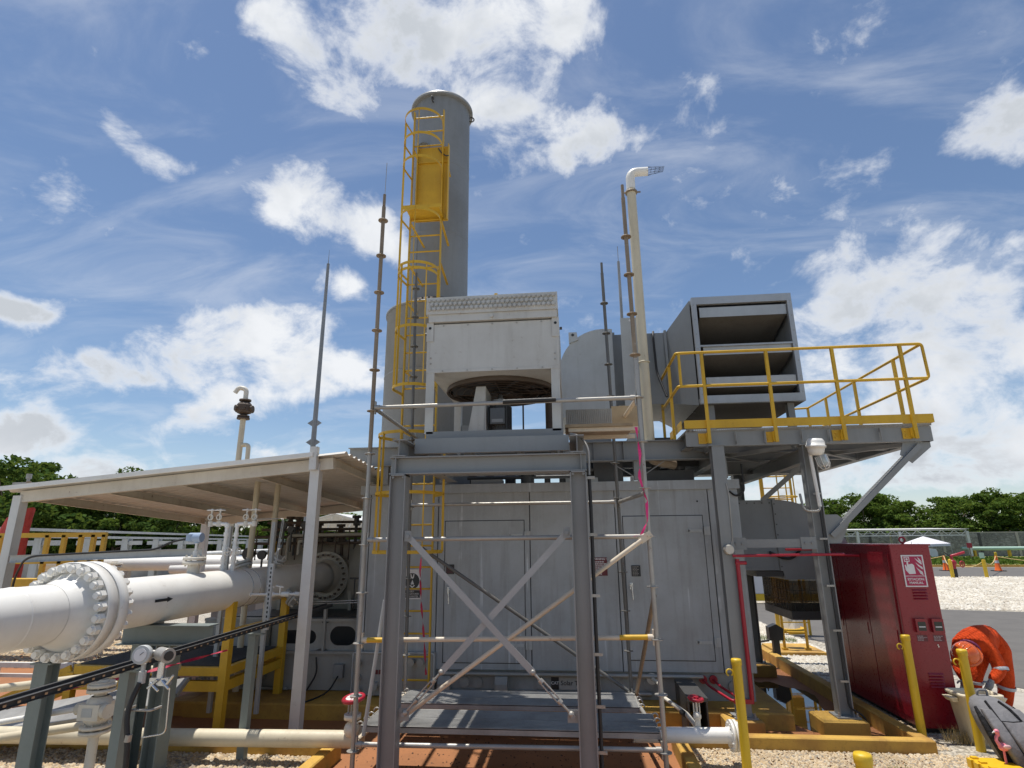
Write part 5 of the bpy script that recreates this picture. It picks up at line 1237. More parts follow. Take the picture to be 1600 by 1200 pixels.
# collar, bands, boots, gloves
col_ = MB().torus((5.055,8.665,.92),(.62,.45,.45),.105,.016,20,6); col_.build('collar', plain('purple_collar', (.20,.04,.12), .7), pr)
MB().torus((5.03,8.645,.90),(.62,.45,.45),.092,.014,20,6).build('neck_cloth', M['glove'], pr)
def band(p0, p1, f, r, name='reflective_band'):
    p0, p1 = V(*p0), V(*p1); c = p0.lerp(p1, f); d = (p1-p0).normalized(); MB().lathe(c-d*.02,d,[(r,0),(r+.004,.005),(r+.004,.035),(r,.04)],n=18).build(name, M['reflective'], pr)
band(J[11][0],J[12][0],.95,.086); band(J[6][0],J[7][0],.15,.100); band(J[9][0],J[10][0],.15,.100); band(J[14][0],J[15][0],.9,.080)
for (k0, dx) in ((7,-.02),(10,.02)):
    c = V(*J[k0][0]); bt_ = MB().lathe((c.x,c.y,.02),(0,0,1),[(.0,0),(.055,0),(.06,.05),(.066,.16),(.060,.17)],n=14).sphere((c.x-.11,c.y,.045),.065,12,8,(1.5,.75,.7)); bt_.build('boot', M['boot'], pr)
def hand(wrist, d, up, mat, parent):
    w = V(*wrist); d = V(*d).normalized(); _, s_, u_ = basis(d, up)
    h = MB().tube([w-d*.03, w, w+d*.04, w+d*.085],[.030,.034,.042,.036],10)
    for i, L_ in enumerate((.062,.075,.070,.052)):
        b = w+d*.075+s_*(.030-.020*i); h.tube([b, b+d*L_*.5+u_*-.004, b+d*L_*.85-u_*.022, b+d*L_-u_*.045],[.0105,.010,.009,.007],8)
    b = w+d*.025+s_*.036; h.tube([b, b+s_*.03+d*.02, b+s_*.038+d*.05-u_*.01],[.013,.012,.009],8)
    h.build('hand', mat, parent)
hand(J[13][0],(-.5,.05,-.8),(0,-1,.2),M['glove'],pr); hand(J[16][0],(-.4,-.2,-.85),(0,-1,.2),M['glove'],pr)

# ================================================================ BIN, BACKPACK AND TOYS
bn = thing('waste_bin', 'cream plastic rectangular bin beside the cabinet behind the backpack', 'bin', (4.64, 8.06, 0))
def rr(x, y, w, d, z, r=.05, n=4):
    out = []
    for (cx_, cy_, a0) in ((x+w/2-r,y+d/2-r,0),(x-w/2+r,y+d/2-r,90),(x-w/2+r,y-d/2+r,180),(x+w/2-r,y-d/2+r,270)):
        for i in range(n+1): a = R(a0+90*i/n); out.append((cx_+r*math.cos(a), cy_+r*math.sin(a), z))
    return out
def loft(k, rings, smooth=True, cap0=True, cap1=False):
    n = len(rings[0]); vs = [p_ for g_ in rings for p_ in g_]
    k.add(vs, [(j*n+i, j*n+(i+1)%n, (j+1)*n+(i+1)%n, (j+1)*n+i) for j in range(len(rings)-1) for i in range(n)], smooth)
    if cap0: k.add(rings[0], [tuple(range(n))[::-1]])
    if cap1: k.add(rings[-1], [tuple(range(n))])
    return k
M['binplastic'] = plain('cream_plastic', (.68,.60,.44), .45, var=.15, scale=6)
bx_, by_ = 4.64, 8.06
loft(MB(), [rr(bx_,by_,.34,.26,.0),rr(bx_,by_,.44,.34,.50),rr(bx_,by_,.47,.37,.505),rr(bx_,by_,.47,.37,.535),rr(bx_,by_,.43,.33,.54),rr(bx_,by_,.42,.32,.50),rr(bx_,by_,.33,.25,.03)],True,True,True).build('bin_body', M['binplastic'], bn)
for s_ in (-1,1): loft(MB(), [rr(bx_+s_*.25,by_,.07,.16,.44,.02),rr(bx_+s_*.27,by_,.09,.18,.485,.02)],True,True,True).build('bin_handle', M['binplastic'], bn)
M['packgrey'] = fabric('grey_pack_fabric', (.20,.195,.20), .3); M['packblack'] = fabric('black_pack_fabric', (.02,.02,.022))
bk = thing('backpack', 'grey and black backpack leaning against the cream bin', 'backpack', (4.55, 7.2, .03))
BX, BY = 4.40, 7.37
def packring(z, w, d, ox, oy): return rr(BX+ox, BY+oy, w, d, z, min(w,d)*.42, 6)
prof_ = [(.03,.36,.28,.16,-.14),(.08,.46,.37,.15,-.13),(.20,.50,.42,.12,-.10),(.33,.49,.41,.08,-.05),(.45,.45,.36,.045,.0),(.54,.38,.28,.02,.05),(.60,.27,.18,.0,.09),(.63,.14,.08,-.01,.11)]
loft(MB(), [packring(*q) for q in prof_], True, True, True).build('main_bag', M['packgrey'], bk)
def pocket(o0, w0, hi, nm, puff=.05):
    rows = prof_[1:hi]; n = len(rows)
    loft(MB(), [rr(BX+ox+o0*w/.5, BY+oy-d/2+.012, w0*(.75+.25*math.sin(math.pi*(i+.5)/n)), puff*2*(.5+.5*math.sin(math.pi*(i+.5)/n)), z, .025, 4) for i, (z, w, d, ox, oy) in enumerate(rows)], True, True, True).build(nm, M['packgrey'], bk)
pocket(.02,.26,5,'front_pocket',.085); pocket(-.17,.12,6,'front_pocket',.05); pocket(.18,.13,6,'front_pocket',.05)
for o0 in (-.115,.125):
    MB().tube([V(BX+ox+o0*w/.5, BY+oy-d/2-.012, z) for (z, w, d, ox, oy) in prof_[:7]],.013,6).build('zip_seam', M['packblack'], bk)
MB().tube([V(BX+ox-w/2+.005, BY+oy-d/2+.09, z) for (z, w, d, ox, oy) in prof_[:6]],[.03,.04,.042,.036,.026,.016],8).build('side_pocket', M['packblack'], bk)
MB().tube([V(BX+ox+w/2-.01, BY+oy-d/2+.09, z) for (z, w, d, ox, oy) in prof_[:6]],[.03,.04,.04,.034,.024,.016],8).build('side_pocket', M['packblack'], bk)
MB().tube(fillet([(4.34,7.48,.60),(4.34,7.47,.685),(4.44,7.47,.685),(4.44,7.48,.60)],.03),.013,6).build('grab_handle', M['packgrey'], bk)
for q in (2,4): z, w, d, ox, oy = prof_[q]; MB().tube([V(BX+ox+a*w, BY+oy-d/2-.035+.12*abs(a), z) for a in (-.42,-.2,0,.2,.42)],.009,6).build('compression_strap', M['packblack'], bk)
MB().cyl((4.60,7.10,.40),(4.598,7.085,.404),.026,n=16).build('badge', M['signwhite'], bk)
rb = MB().lathe((4.70,7.04,.26),(.1,-1,.2),[(.0,.012),(.036,.012),(.04,0)],n=20).build('round_badge', M['signwhite'], bk); MB().cyl((4.7013,7.027,.2626),(4.7018,7.022,.2636),.025,n=18).build('badge_centre', plain('badge_blue', (.03,.08,.45), .3), rb)
cr = thing('tool_crate', 'yellow plastic tool crate beside the backpack at the bottom right', 'crate', (4.15, 7.02, 0))
M['crate'] = plain('yellow_plastic', (.75,.46,.02), .4, var=.2)
MB().box(3.98,4.34,6.80,7.24,.015,.075).build('crate_base', M['crate'], cr)
for y in (6.82,6.93,7.04,7.15): MB().box(3.96,3.979,y,y+.07,.02,.10).build('crate_rib', M['crate'], cr)
MB().box(3.985,4.335,6.805,7.235,.076,.098).build('crate_lid', M['crate'], cr)
for y in (6.9,7.05,7.18): MB().box(4.0,4.06,y,y+.05,.0985,.115).build('crate_clip', M['crate'], cr)
ob = thing('tool_bag', 'orange tool bag with loop handle in the bottom right corner', 'bag', (4.62, 6.80, 0))
MB().tube(fillet([(4.40,6.80,.18),(4.40,6.78,.33),(4.66,6.76,.37),(4.82,6.76,.30)],.06),.022,8).build('loop_handle', M['orange'], ob)
k = MB(); loft(k, [rr(4.64,6.80,.50,.22,.0,.06),rr(4.64,6.80,.52,.24,.17,.06),rr(4.64,6.80,.54,.26,.20,.06),rr(4.64,6.80,.48,.20,.20,.05),rr(4.64,6.80,.46,.18,.06,.05)],True,True,True); k.build('bag_body', plain('amber_plastic', (.72,.30,.015), .35, var=.25), ob)
for x in (4.47,4.62,4.76): MB().tube(fillet([(x,6.78,.1),(x+.02,6.76,.24),(x+.08,6.78,.1)],.02),.018,6).build('tool_handle', M['crate'], ob)
fg = thing('toy_flamingo', 'small pink flamingo figurine standing in front of the backpack', 'figurine', (4.24, 7.08, .10))
M['pink'] = plain('pink_plastic', (.78,.22,.28), .4, var=.15); fxx, fyy = 4.24, 7.08
fb = MB().sphere((fxx+.02,fyy,.245),.042,12,8,(1.25,.8,.9)); fb.tube([(fxx-.012,fyy,.262),(fxx-.035,fyy,.30),(fxx-.03,fyy,.335),(fxx-.012,fyy,.355),(fxx-.015,fyy,.375)],[.022,.016,.014,.017,.022],8).sphere((fxx-.018,fyy,.385),.024,10,8); fb.build('bird_body', M['pink'], fg)
MB().cyl((fxx-.035,fyy,.385),(fxx-.062,fyy,.372),.011,.003,8).build('beak', M['signwhite'], fg)
for s_ in (-1,1): MB().sphere((fxx+.035,fyy+s_*.034,.255),.030,8,6,(1.3,.35,.7)).build('wing', plain('wing_pink', (.75,.45,.45), .5), fg); MB().cyl((fxx+.015+s_*.012,fyy+s_*.012,.215),(fxx+.015+s_*.014,fyy+s_*.012,.10),.007,n=6).build('leg', M['pink'], fg)
MB().sphere((fxx-.026,fyy-.021,.39),.005,6,4).build('eye', M['black'], fg)
# ================================================================ GAS PIPE WITH FLANGE
def axp(y): return V(-4.72+(y-3)*.0135, y, 1.71)
PR = .252
gp_ = thing('gas_pipe', 'thick white gas pipe with a large bolted flange running to the compressor', 'pipe', (-4.7, 6.5, 1.45))
adir = (axp(10)-axp(3)).normalized()
MB().cyl(axp(1.2), axp(4.98), PR, n=56, caps=False).build('near_spool', M['white'], gp_)
MB().cyl(axp(5.52), axp(10.7), PR, n=56, caps=False).build('far_spool', M['white'], gp_)
MB().lathe(axp(5.20), -adir, [(.43,0),(.43,.0),(.34,.0),(.30,.06),(PR+.012,.16),(PR+.002,.22)], n=56).build('weld_neck', M['white'], gp_)
nf = MB().lathe(axp(5.20), adir, [(PR,0),(.432,0),(.437,.006),(.437,.115),(.30,.115)], n=64).build('flange', M['white'], gp_)
MB().lathe(axp(5.316), adir, [(.36,0),(.36,.018)], n=48).build('gasket', M['darkmetal'], gp_)
ff = MB().lathe(axp(5.332), adir, [(.30,0),(.437,0),(.437,.115),(.432,.12),(.34,.12),(.30,.17),(PR+.003,.25)], n=64).build('flange', M['white'], gp_)
_, s_, u_ = basis(adir)
ntm = MB().nut((0,0,0),(0,0,1),.045,.058,.028,.029).mesh('nut', M['white'])
for i in range(24):
    a = 2*math.pi*(i+.5)/24; e = (s_*math.cos(a)+u_*math.sin(a))*.385
    inst('nut', ntm, nf, axp(5.20)+e, aim(-adir)); inst('nut', ntm, ff, axp(5.452)+e, aim(adir))
for y in (7.93,8.12): MB().lathe(axp(y), adir, [(PR+.001,0),(PR+.004,.002),(PR+.004,.012),(PR+.001,.014)], n=56).build('band_strap', M['stainless'], gp_)
MB().lathe(axp(4.62), adir, [(PR,0),(PR+.004,.006),(PR+.004,.02),(PR,.026)], n=56).build('weld_seam', M['white'], gp_)
# flow arrow, a curved decal on the pipe flank
def onpipe(y, phi, r=PR+.004): 
    c = axp(y); return c + V(math.cos(phi), 0, math.sin(phi))*r
ar = MB(); ph0 = R(3)
outline = [(6.03,-.014),(6.22,-.014),(6.22,-.028),(6.31,0),(6.22,.028),(6.22,.014),(6.03,.014)]
ar.add([onpipe(y, ph0+h/PR) for y, h in outline], [(0,1,5,6),(2,3,4)]); ar.build('flow_arrow', M['signblack'], gp_)
# nozzle and transmitter on the pipe crown
nz = thing('pipe_transmitter', 'blue instrument head on a flanged nozzle on top of the gas pipe', 'instrument', (-4.67, 6.97, 1.95))
NX, NYY = -4.67, 6.97
MB().cyl((NX,NYY,1.93),(NX,NYY,2.07),.07,n=24).build('nozzle', M['oldwhite'], nz)
MB().lathe((NX,NYY,2.06),(0,0,1),[(.0,0),(.13,0),(.13,.04),(.0,.04)],n=28).lathe((NX,NYY,2.112),(0,0,1),[(0,0),(.13,0),(.13,.035),(0,.035)],n=28).build('flange', M['oldwhite'], nz)
for i in range(8): MB().cyl((NX+.10*math.cos(i*.785+.2),NYY+.10*math.sin(i*.785+.2),2.04),(NX+.10*math.cos(i*.785+.2),NYY+.10*math.sin(i*.785+.2),2.175),.013,n=6,smooth=False).build('bolt', M['oldwhite'], nz)
MB().cyl((NX,NYY,2.14),(NX,NYY,2.22),.03).cyl((NX,NYY,2.22),(NX,NYY,2.32),.016).build('stem', M['white'], nz)
MB().cyl((NX-.10,NYY,2.38),(NX+.06,NYY,2.38),.058,n=20).cyl((NX-.08,NYY-.02,2.34),(NX-.08,NYY-.02,2.42),.05,n=16).cyl((NX,NYY,2.31),(NX,NYY,2.36),.03).build('head', M['blue'], nz)
MB().tube(fillet([(NX-.12,NYY,2.37),(NX-.35,NYY,2.33),(-5.2,6.97,2.24),(-6.2,6.9,2.20),(-6.9,6.9,2.17),(-7.3,7.2,1.9),(-7.6,7.5,1.4)],.2),.014,6).build('cable', M['black'], nz)
# perforated support rail that carries that cable
pr_ = MB().chan((-7.85,7.62,2.12),(-4.9,7.45,2.20),.10,.04,.004).build('strut_rail', M['lightgrey'], label='long pale perforated strut rail behind the big flange', cat='rail')
hl = MB().box(-.012,.012,-.002,.002,-.008,.008).mesh('slot', M['yellow'])
# double valve risers on the crown
def manifold(x, y, label, dx, grp='valve risers on the gas pipe'):
    t = thing('valve_riser', label, 'valve', (x,y,1.95), grp)
    MB().cyl((x,y,1.94),(x,y,2.56),.024).build('riser', M['white'], t)
    for z in (1.97,2.08,2.22,2.40,2.52): MB().cyl((x,y,z),(x,y,z+.05),.034,n=10).build('fitting', M['white'], t)
    handwheel(t,(x+.06,y-.02,2.20),(1,-.3,0),.05,M['white'],r=.008); MB().cyl((x,y,2.20),(x+.06,y-.02,2.20),.014).build('valve_stem', M['white'], t)
    MB().cyl((x,y,2.56),(x+dx,y+.02,2.57),.026).build('header', M['white'], t)
    for q in (.10,.20):
        xx = x+dx*q/.2*.95
        MB().cyl((xx,y,2.53),(xx,y,2.60),.034).cyl((xx,y,2.60),(xx,y,2.76),.012).build('valve_bonnet', M['oldwhite'], t)
        MB().torus((xx,y-.02,2.655),(0,1,0),.035,.009,14,6).build('valve_yoke', M['oldwhite'], t)
        handwheel(t,(xx,y,2.75),(0,0,1),.06,M['white'],r=.008)
manifold(-4.72,7.66,'left white instrument valve riser on the gas pipe',-.26); manifold(-4.60,7.70,'right white instrument valve riser on the gas pipe',.26)
for x, y, z1 in ((-5.0,8.2,2.55),(-4.33,8.2,2.6)): MB().bar((x,y,.1),(x,y,z1),.05,.05).build('stand_pipe', M['lightgrey'], label='slim pale square standpipe %s of the white valve risers' % ('left' if x<-4.7 else 'right'), cat='standpipe')
st2 = thing('instrument_stand', 'perforated steel strut with thin tubing beside the canopy post', 'stand', (-3.84, 7.3, 1.25))
MB().box(-3.865,-3.815,7.30,7.34,1.27,2.05).build('strut', M['lightgrey'], st2)
hm = MB().box(-.009,.009,-.001,.001,-.014,.014).mesh('slot', M['black'])
for i in range(14): inst('slot', hm, st2, (-3.84,7.299,1.32+i*.052))
for dx in (0,.02): MB().tube(fillet([(-3.85+dx,7.4,2.05),(-3.85+dx,7.5,2.62),(-4.35,7.68,2.62)],.05),.006,5).build('tubing', M['galv'], st2)
sv = thing('sample_valve', 'white small bore sample valve projecting from the gas pipe side', 'valve', (-4.2, 7.95, 1.6))
MB().cyl((-4.46,7.9,1.63),(-3.72,8.0,1.63),.018).cyl((-4.48,7.9,1.63),(-4.40,7.9,1.63),.034).cyl((-4.2,7.93,1.63),(-4.1,7.95,1.63),.032).cyl((-4.0,7.96,1.63),(-3.9,7.97,1.63),.034).cyl((-3.82,7.99,1.63),(-3.76,7.99,1.63),.030).build('valve_body', M['white'], sv)
for x in (-4.15,-4.02): MB().cyl((x,7.94,1.63),(x,7.94,1.73),.010).cyl((x-.06,7.94,1.74),(x+.05,7.94,1.72),.010).build('lever', M['white'], sv)
dn = thing('elbow_nozzle', 'pale slanted flanged nozzles near the compressor inlet', 'nozzle', (-4.5, 9.0, 1.3))
for (x,y,z,d) in ((-4.55,8.75,2.02,(.5,0,.8)),(-4.35,8.95,1.52,(.7,0,-.5)),(-4.95,8.6,1.95,(-.3,0,.9))):
    d = V(*d).normalized(); c = V(x,y,z); MB().cyl(c-d*.1,c+d*.08,.06).lathe(c,d,[(.06,.02),(.12,.02),(.12,.055),(.0,.055)],n=20).lathe(c,d,[(.0,.065),(.12,.065),(.12,.10),(.0,.10)],n=20).build('nozzle', M['lightgrey'], dn)
    for i in range(4):
        _, a1, b1 = basis(d); e = (a1*math.cos(i*1.57+.4)+b1*math.sin(i*1.57+.4))*.095; MB().cyl(c+e,c+e+d*.135,.012,n=6,smooth=False).build('stud', M['oldwhite'], dn)

# ================================================================ COMPRESSOR
cp = thing('gas_compressor', 'beige grey barrel gas compressor under the canopy with bolted inlet flange', 'compressor', (-4.6, 11.6, .14))
CYc, CZ = 11.55, 1.62
MB().lathe((-5.75,CYc,CZ),(1,0,0),[(0,0),(.60,0),(.72,.05),(.80,.10),(.80,.75),(.74,.80),(.74,1.55),(.82,1.60),(.82,2.30),(.0,2.30)],n=56).build('barrel', M['beige'], cp)
fc_ = axp(10.72)+V(.03,0,0)
MB().lathe(fc_,(0,1,0),[(PR,0),(.30,0),(.44,0),(.44,.09),(.34,.12),(.34,.7)],n=56).build('inlet_flange', M['beige'], cp)
MB().lathe(fc_,(0,-1,0),[(.30,.004),(.27,.12),(PR+.004,.2)],n=48).build('weld_neck', M['oldwhite'], cp)
stm = MB().cyl((0,0,0),(0,-.05,0),.024,n=8).mesh('stud', M['brownmetal']); nm2 = MB().nut((0,0,0),(0,-1,0),.034,.03).mesh('nut', M['oldwhite'])
for i in range(24):
    a = 2*math.pi*(i+.5)/24; e = V(math.cos(a)*.375,0,math.sin(a)*.375); inst('nut', nm2, cp, fc_+e); inst('stud', stm, cp, fc_+e+V(0,-.012,0))
MB().lathe((-4.75,CYc-.1,2.3),(0,0,1),[(.22,0),(.22,.10),(.27,.10),(.27,.16),(.0,.16)],n=28).build('top_nozzle', M['beige'], cp)
MB().cyl((-3.85,11.2,2.0),(-3.85,11.2,2.52),.10).lathe((-3.85,11.2,2.3),(0,0,1),[(.1,0),(.16,0),(.16,.05),(.1,.05)],n=20).build('top_nozzle', M['beige'], cp)
MB().box(-5.6,-3.45,11.0,12.2,.55,1.0).build('pedestal', M['beige'], cp)
for x in (-5.45,-4.1,-3.6): MB().box(x-.03,x+.03,10.75,11.1,.5,1.5).build('rib', M['beige'], cp)
# gas valve manifolds: brown pipes, gauges, actuators above the compressor
vm = thing('valve_manifold', 'dark brown tangle of control valves and pipes above the compressor', 'valves', (-4.6, 11.2, 2.0))
rg = random.Random(5)
for i in range(13):
    x = -5.9+i*.19; y = 10.9+rg.uniform(0,.7); z = 2.35+rg.uniform(-.1,.35)
    MB().cyl((x,y,1.95),(x,y,z),.03).cyl((x-.05,y,z),(x+.07,y,z),.045).cyl((x,y,z),(x,y,z+.12),.05,n=12).lathe((x,y,z+.1),(0,0,1),[(0,0),(.085,0),(.085,.05),(0,.05)],n=16).build('control_valve', M['brownmetal'] if i % 3 else M['darkmetal'], vm)
for z, y in ((2.42,10.85),(2.56,11.1),(2.70,11.3),(2.30,10.8)): MB().cyl((-6.1,y,z),(-3.4,y,z),.026).build('header_pipe', M['brownmetal'], vm)
for i in range(10):
    x = -6.0+i*.26; MB().cyl((x,10.75,2.0),(x,10.75,2.55),.014,n=6).build('tubing', M['brownmetal'], vm)
for (x,z,r_) in ((-5.98,2.12,.11),(-5.72,2.10,.08),(-5.55,2.35,.07),(-5.2,2.55,.06),(-4.95,2.62,.06),(-5.35,2.62,.07)):
    MB().lathe((x,10.5,z),(0,-1,0),[(0,.05),(r_,.05),(r_*1.05,0),(0,0)],n=22).cyl((x,10.5,z-.4),(x,10.5,z),.018).build('gauge', M['darkmetal'], vm)
MB().tube(fillet([(-5.35,10.7,2.0),(-5.35,10.7,2.44),(-3.5,10.7,2.46)],.1),.03,10).build('header_pipe', M['beige'], vm)
MB().box(-5.62,-5.57,10.6,10.7,1.9,2.35).build('yellow_handle', M['yellow'], vm); MB().box(-3.55,-3.35,10.8,10.9,2.25,2.45).build('blue_actuator', plain('blue_paint', (.03,.12,.38), .4), vm)
MB().cyl((-5.08,10.6,2.1),(-5.08,10.6,2.35),.03).cyl((-5.08,10.6,2.34),(-4.75,10.6,2.34),.035).build('bent_pipe', M['beige'], vm)
# compressor skid
sk2 = thing('compressor_skid', 'grey steel skid with oval openings under the compressor', 'skid', (-4.4, 9.6, .14))
def ovalplate(x0, x1, z0, z1, ox, oz, ow, oh, y, name):
    n = 28; k = MB(); inner = []; outer = []
    for i in range(n):
        a = 2*math.pi*(i+.5)/n; c_, s2 = math.cos(a), math.sin(a)
        rx = ow/2-oh/2; ix = ox+(rx if c_>0 else -rx)+c_*oh/2; inner.append((ix,y,oz+s2*oh/2))
        hx, hz_ = (x1-ox if c_>0 else ox-x0), (z1-oz if s2>0 else oz-z0); m = min(hx/abs(c_), hz_/abs(s2)); outer.append((ox+c_*m,y,oz+s2*m))
    k.add(inner+outer+[(p_[0],y+.02,p_[2]) for p_ in inner], [(i,(i+1)%n,(i+1)%n+n,i+n) for i in range(n)]+[(i+2*n,(i+1)%n+2*n,(i+1)%n,i) for i in range(n)]); return k.build(name, M['skid'], sk2)
ovalplate(-4.78,-3.92,.70,1.12,-4.35,.89,.60,.20,9.30,'web_plate'); ovalplate(-3.90,-3.36,.70,1.12,-3.62,.91,.42,.28,9.30,'web_plate')
MB().box(-5.9,-3.36,9.26,9.40,1.12,1.16).build('top_flange', M['skid'], sk2); MB().box(-5.9,-3.36,9.22,9.40,.66,.70).build('mid_flange', M['skid'], sk2)
MB().box(-3.93,-3.89,9.24,9.30,.70,1.30).build('stiffener', M['skid'], sk2)
MB().box(-5.9,-3.36,9.28,9.32,.15,.66).build('lower_web', M['skid'], sk2); MB().box(-5.9,-4.80,9.28,9.32,.70,1.12).build('web_plate', M['skid'], sk2)
MB().box(-5.9,-3.36,9.9,12.3,.15,1.12).build('deck_box', M['darkmetal'], sk2)
MB().cyl((-5.0,9.28,.40),(-5.0,9.24,.40),.22,n=28).build('round_cover', M['skid'], sk2)
for z in (.33,.40,.47): MB().box(-5.02,-4.98,9.236,9.24,z-.02,z+.02).build('cover_label', M['signblack'], sk2)
MB().box(-3.70,-3.55,9.20,9.28,.33,.52).build('socket_box', M['grey'], sk2)
MB().tube(fillet([(-3.62,9.2,.36),(-3.66,9.0,.20),(-3.75,8.8,.16),(-3.85,8.6,.15)],.1),.012,6).build('cable', M['black'], sk2)
MB().tube(fillet([(-3.98,9.2,.62),(-3.94,9.18,.40),(-4.05,9.1,.18)],.1),.014,6).build('cable', M['black'], sk2)
MB().cyl((-4.25,9.22,.16),(-4.25,9.22,.45),.02).cyl((-4.5,9.15,.16),(-4.5,9.15,.30),.05).build('bolt_stud', M['brownmetal'], sk2)
MB().tube(fillet([(-5.3,9.2,.18),(-4.4,9.2,.18)],.02),.02,8).build('drain_line', M['skid'], sk2)
for y in (9.25,9.28): MB().cyl((-4.6,y,1.36+(y-9.25)),(-3.4,y,1.40+(y-9.25)),.008,n=6).build('tubing', M['stainless'], sk2)
MB().cyl((-3.52,9.4,1.3),(-3.52,9.4,1.75),.012,n=6).cyl((-3.6,9.4,1.75),(-3.44,9.4,1.75),.015,n=6).build('lever', M['darkmetal'], sk2)
block('plinth', -5.9, -5.602, 8.6, 12.2, -.09, .13, M['yellowconc'])

# ================================================================ CANOPY
cn = thing('canopy', 'white steel post canopy with corrugated sheet roof over the compressor', 'canopy', (-5.7, 10.0, 0))
def rz(x, y): return 3.50 + (x+3.25)*.0825 - (y-7.7)*.052
for (x,y) in ((-3.55,7.75),(-8.02,7.75),(-8.02,12.2),(-3.75,12.2)):
    c = MB().bar((x,y,-.05),(x,y,rz(x,y)-.10),.13,.13,up=(0,1,0)).build('post', M['shelter'], cn)
    MB().box(x-.13,x+.13,y-.13,y+.13,-.058,-.04).build('base_plate', M['yellowconc'] if y<9 else M['shelter'], c)
MB().box(-3.60,-3.50,7.60,7.68,rz(-3.55,7.7)-.2,rz(-3.55,7.7)+.12).build('splice_plate', M['shelter'], cn)
MB().cyl((-8.0,7.8,3.0),(-8.0,7.8,3.22),.03).build('pipe_stub', M['rustytube'], cn)
for y in (7.75,12.2): MB().prof([(-.04,-.08),(.04,-.08),(.04,.08),(-.04,.08)],(-8.0,y,rz(-8,y)-.12),(-3.3,y,rz(-3.3,y)-.12)).build('edge_beam', M['shelter_beam'], cn)
for x in (-8.0,-6.85,-5.7,-4.55,-3.32):
    MB().chan((x,7.83,rz(x,7.83)-.10),(x,12.12,rz(x,12.12)-.10),.12,.05,.004).build('purlin', M['shelter_beam'], cn)
M['roofsheet'] = paint('roof_sheet', (.58,.55,.50), .5, .3, .1, rust=.1)
nw = 26; 
for s0 in range(nw):                                   # corrugated strips, each a sheet rib
    k = MB(); y0 = 7.60+s0*.187; pts = []
    for i in range(5):
        y = y0+i*.19/4; pts.append((y, .018*(1 if i in (1,2) else -1)))
    vs = []
    for y, h in pts: vs += [(-8.20,y,rz(-8.20,y)-.012+h),(-3.10,y,rz(-3.10,y)-.012+h)]
    vs += [(a,b,c+.003) for a,b,c in vs]
    n2 = len(pts)*2
    k.add(vs, [(2*i,2*i+1,2*i+3,2*i+2) for i in range(4)]+[(n2+2*i,n2+2*i+2,n2+2*i+3,n2+2*i+1) for i in range(4)]); k.build('roof_rib', M['roofsheet'], cn)
MB().prof([(-.008,-.03),(.008,-.03),(.008,.03),(-.008,.03)],(-8.22,7.59,rz(-8.22,7.59)+.004),(-3.55,7.59,rz(-3.55,7.59)+.004)).build('edge_trim', M['white'], cn)
for x, y in ((-5.05,8.9),(-4.86,9.2)): MB().cyl((x,y,.2),(x,y,rz(x,y)-.02),.045).build('roof_prop', M['cream'], label='%s cream pipe column rising to the canopy roof' % ('left' if x<-5 else 'right'), cat='pipe column')

# ================================================================ PIPE SUPPORTS, TRAY, INSTRUMENTS
M['greenpost'] = paint('grey_green_paint', (.20,.235,.225), .45, .3, .2)
ps = thing('pipe_support', 'grey green steel post under the big white flange', 'support', (-4.78,5.22,0))
MB().ibeam((-4.78,5.22,0),(-4.78,5.22,1.27),.14,.13,up=(0,1,0)).build('post', M['greenpost'], ps)
MB().box(-4.88,-4.68,5.14,5.32,1.271,1.285).build('cap_plate', M['greenpost'], ps)
ps = thing('pipe_support', 'grey green double post with a wide steel saddle beam under the gas pipe', 'support', (-4.5,6.35,0))
MB().ibeam((-4.98,6.35,1.355),(-3.93,6.35,1.355),.20,.20,.010,.008).build('saddle_beam', M['greenpost'], ps)
MB().ibeam((-4.72,6.35,0),(-4.72,6.35,1.25),.15,.15,up=(0,1,0)).build('post', M['greenpost'], ps); MB().ibeam((-4.42,6.35,0),(-4.42,6.35,1.25),.16,.20,up=(1,0,0)).build('post', M['greenpost'], ps)
for y in (4.9,6.86):
    ps = thing('tray_post', '%s grey green post holding up the black cable tray' % ('near' if y<6 else 'far'), 'support', (-3.74,y,0), 'cable tray posts')
    MB().bar((-3.74,y,0),(-3.74,y,1.28),.085,.085,up=(0,1,0)).build('post', M['greenpost'], ps); MB().box(-3.80,-3.62,y-.04,y+.04,1.281,1.295).build('bracket', M['greenpost'], ps)
ct = thing('cable_tray', 'long black perforated cable tray rising across the lower left', 'cable tray', (-3.7,5.6,1.28))
def tz(y): return 1.315+(y-3.5)*.016
for x in (-3.745,-3.655): MB().chan((x,1.4,tz(1.4)),(x,8.9,tz(8.9)),.042,.022,.003,flip=x<-3.7).build('side_rail', M['darkmetal'], ct)
rgm = MB().box(-.045,.045,-.012,.012,-.004,.004).mesh('rung', M['darkmetal'])
for i in range(60): inst('rung', rgm, ct, (-3.70,1.6+i*.12,tz(1.6+i*.12)-.028))
slt = MB().box(-.001,.001,-.011,.011,-.007,.007).mesh('slot', plain('slot_light', (.45,.30,.17), .8))
for i in range(62): inst('slot', slt, ct, (-3.632,1.7+i*.10,tz(1.7+i*.10)))
for i, dz in enumerate((0,.012,.0,.014)): MB().tube([(-3.73+.02*i,1.4+q*.75,tz(1.4+q*.75)-.012+dz+rg.uniform(-.003,.004)) for q in range(11)],.008,5).build('cable', M['black'], ct)
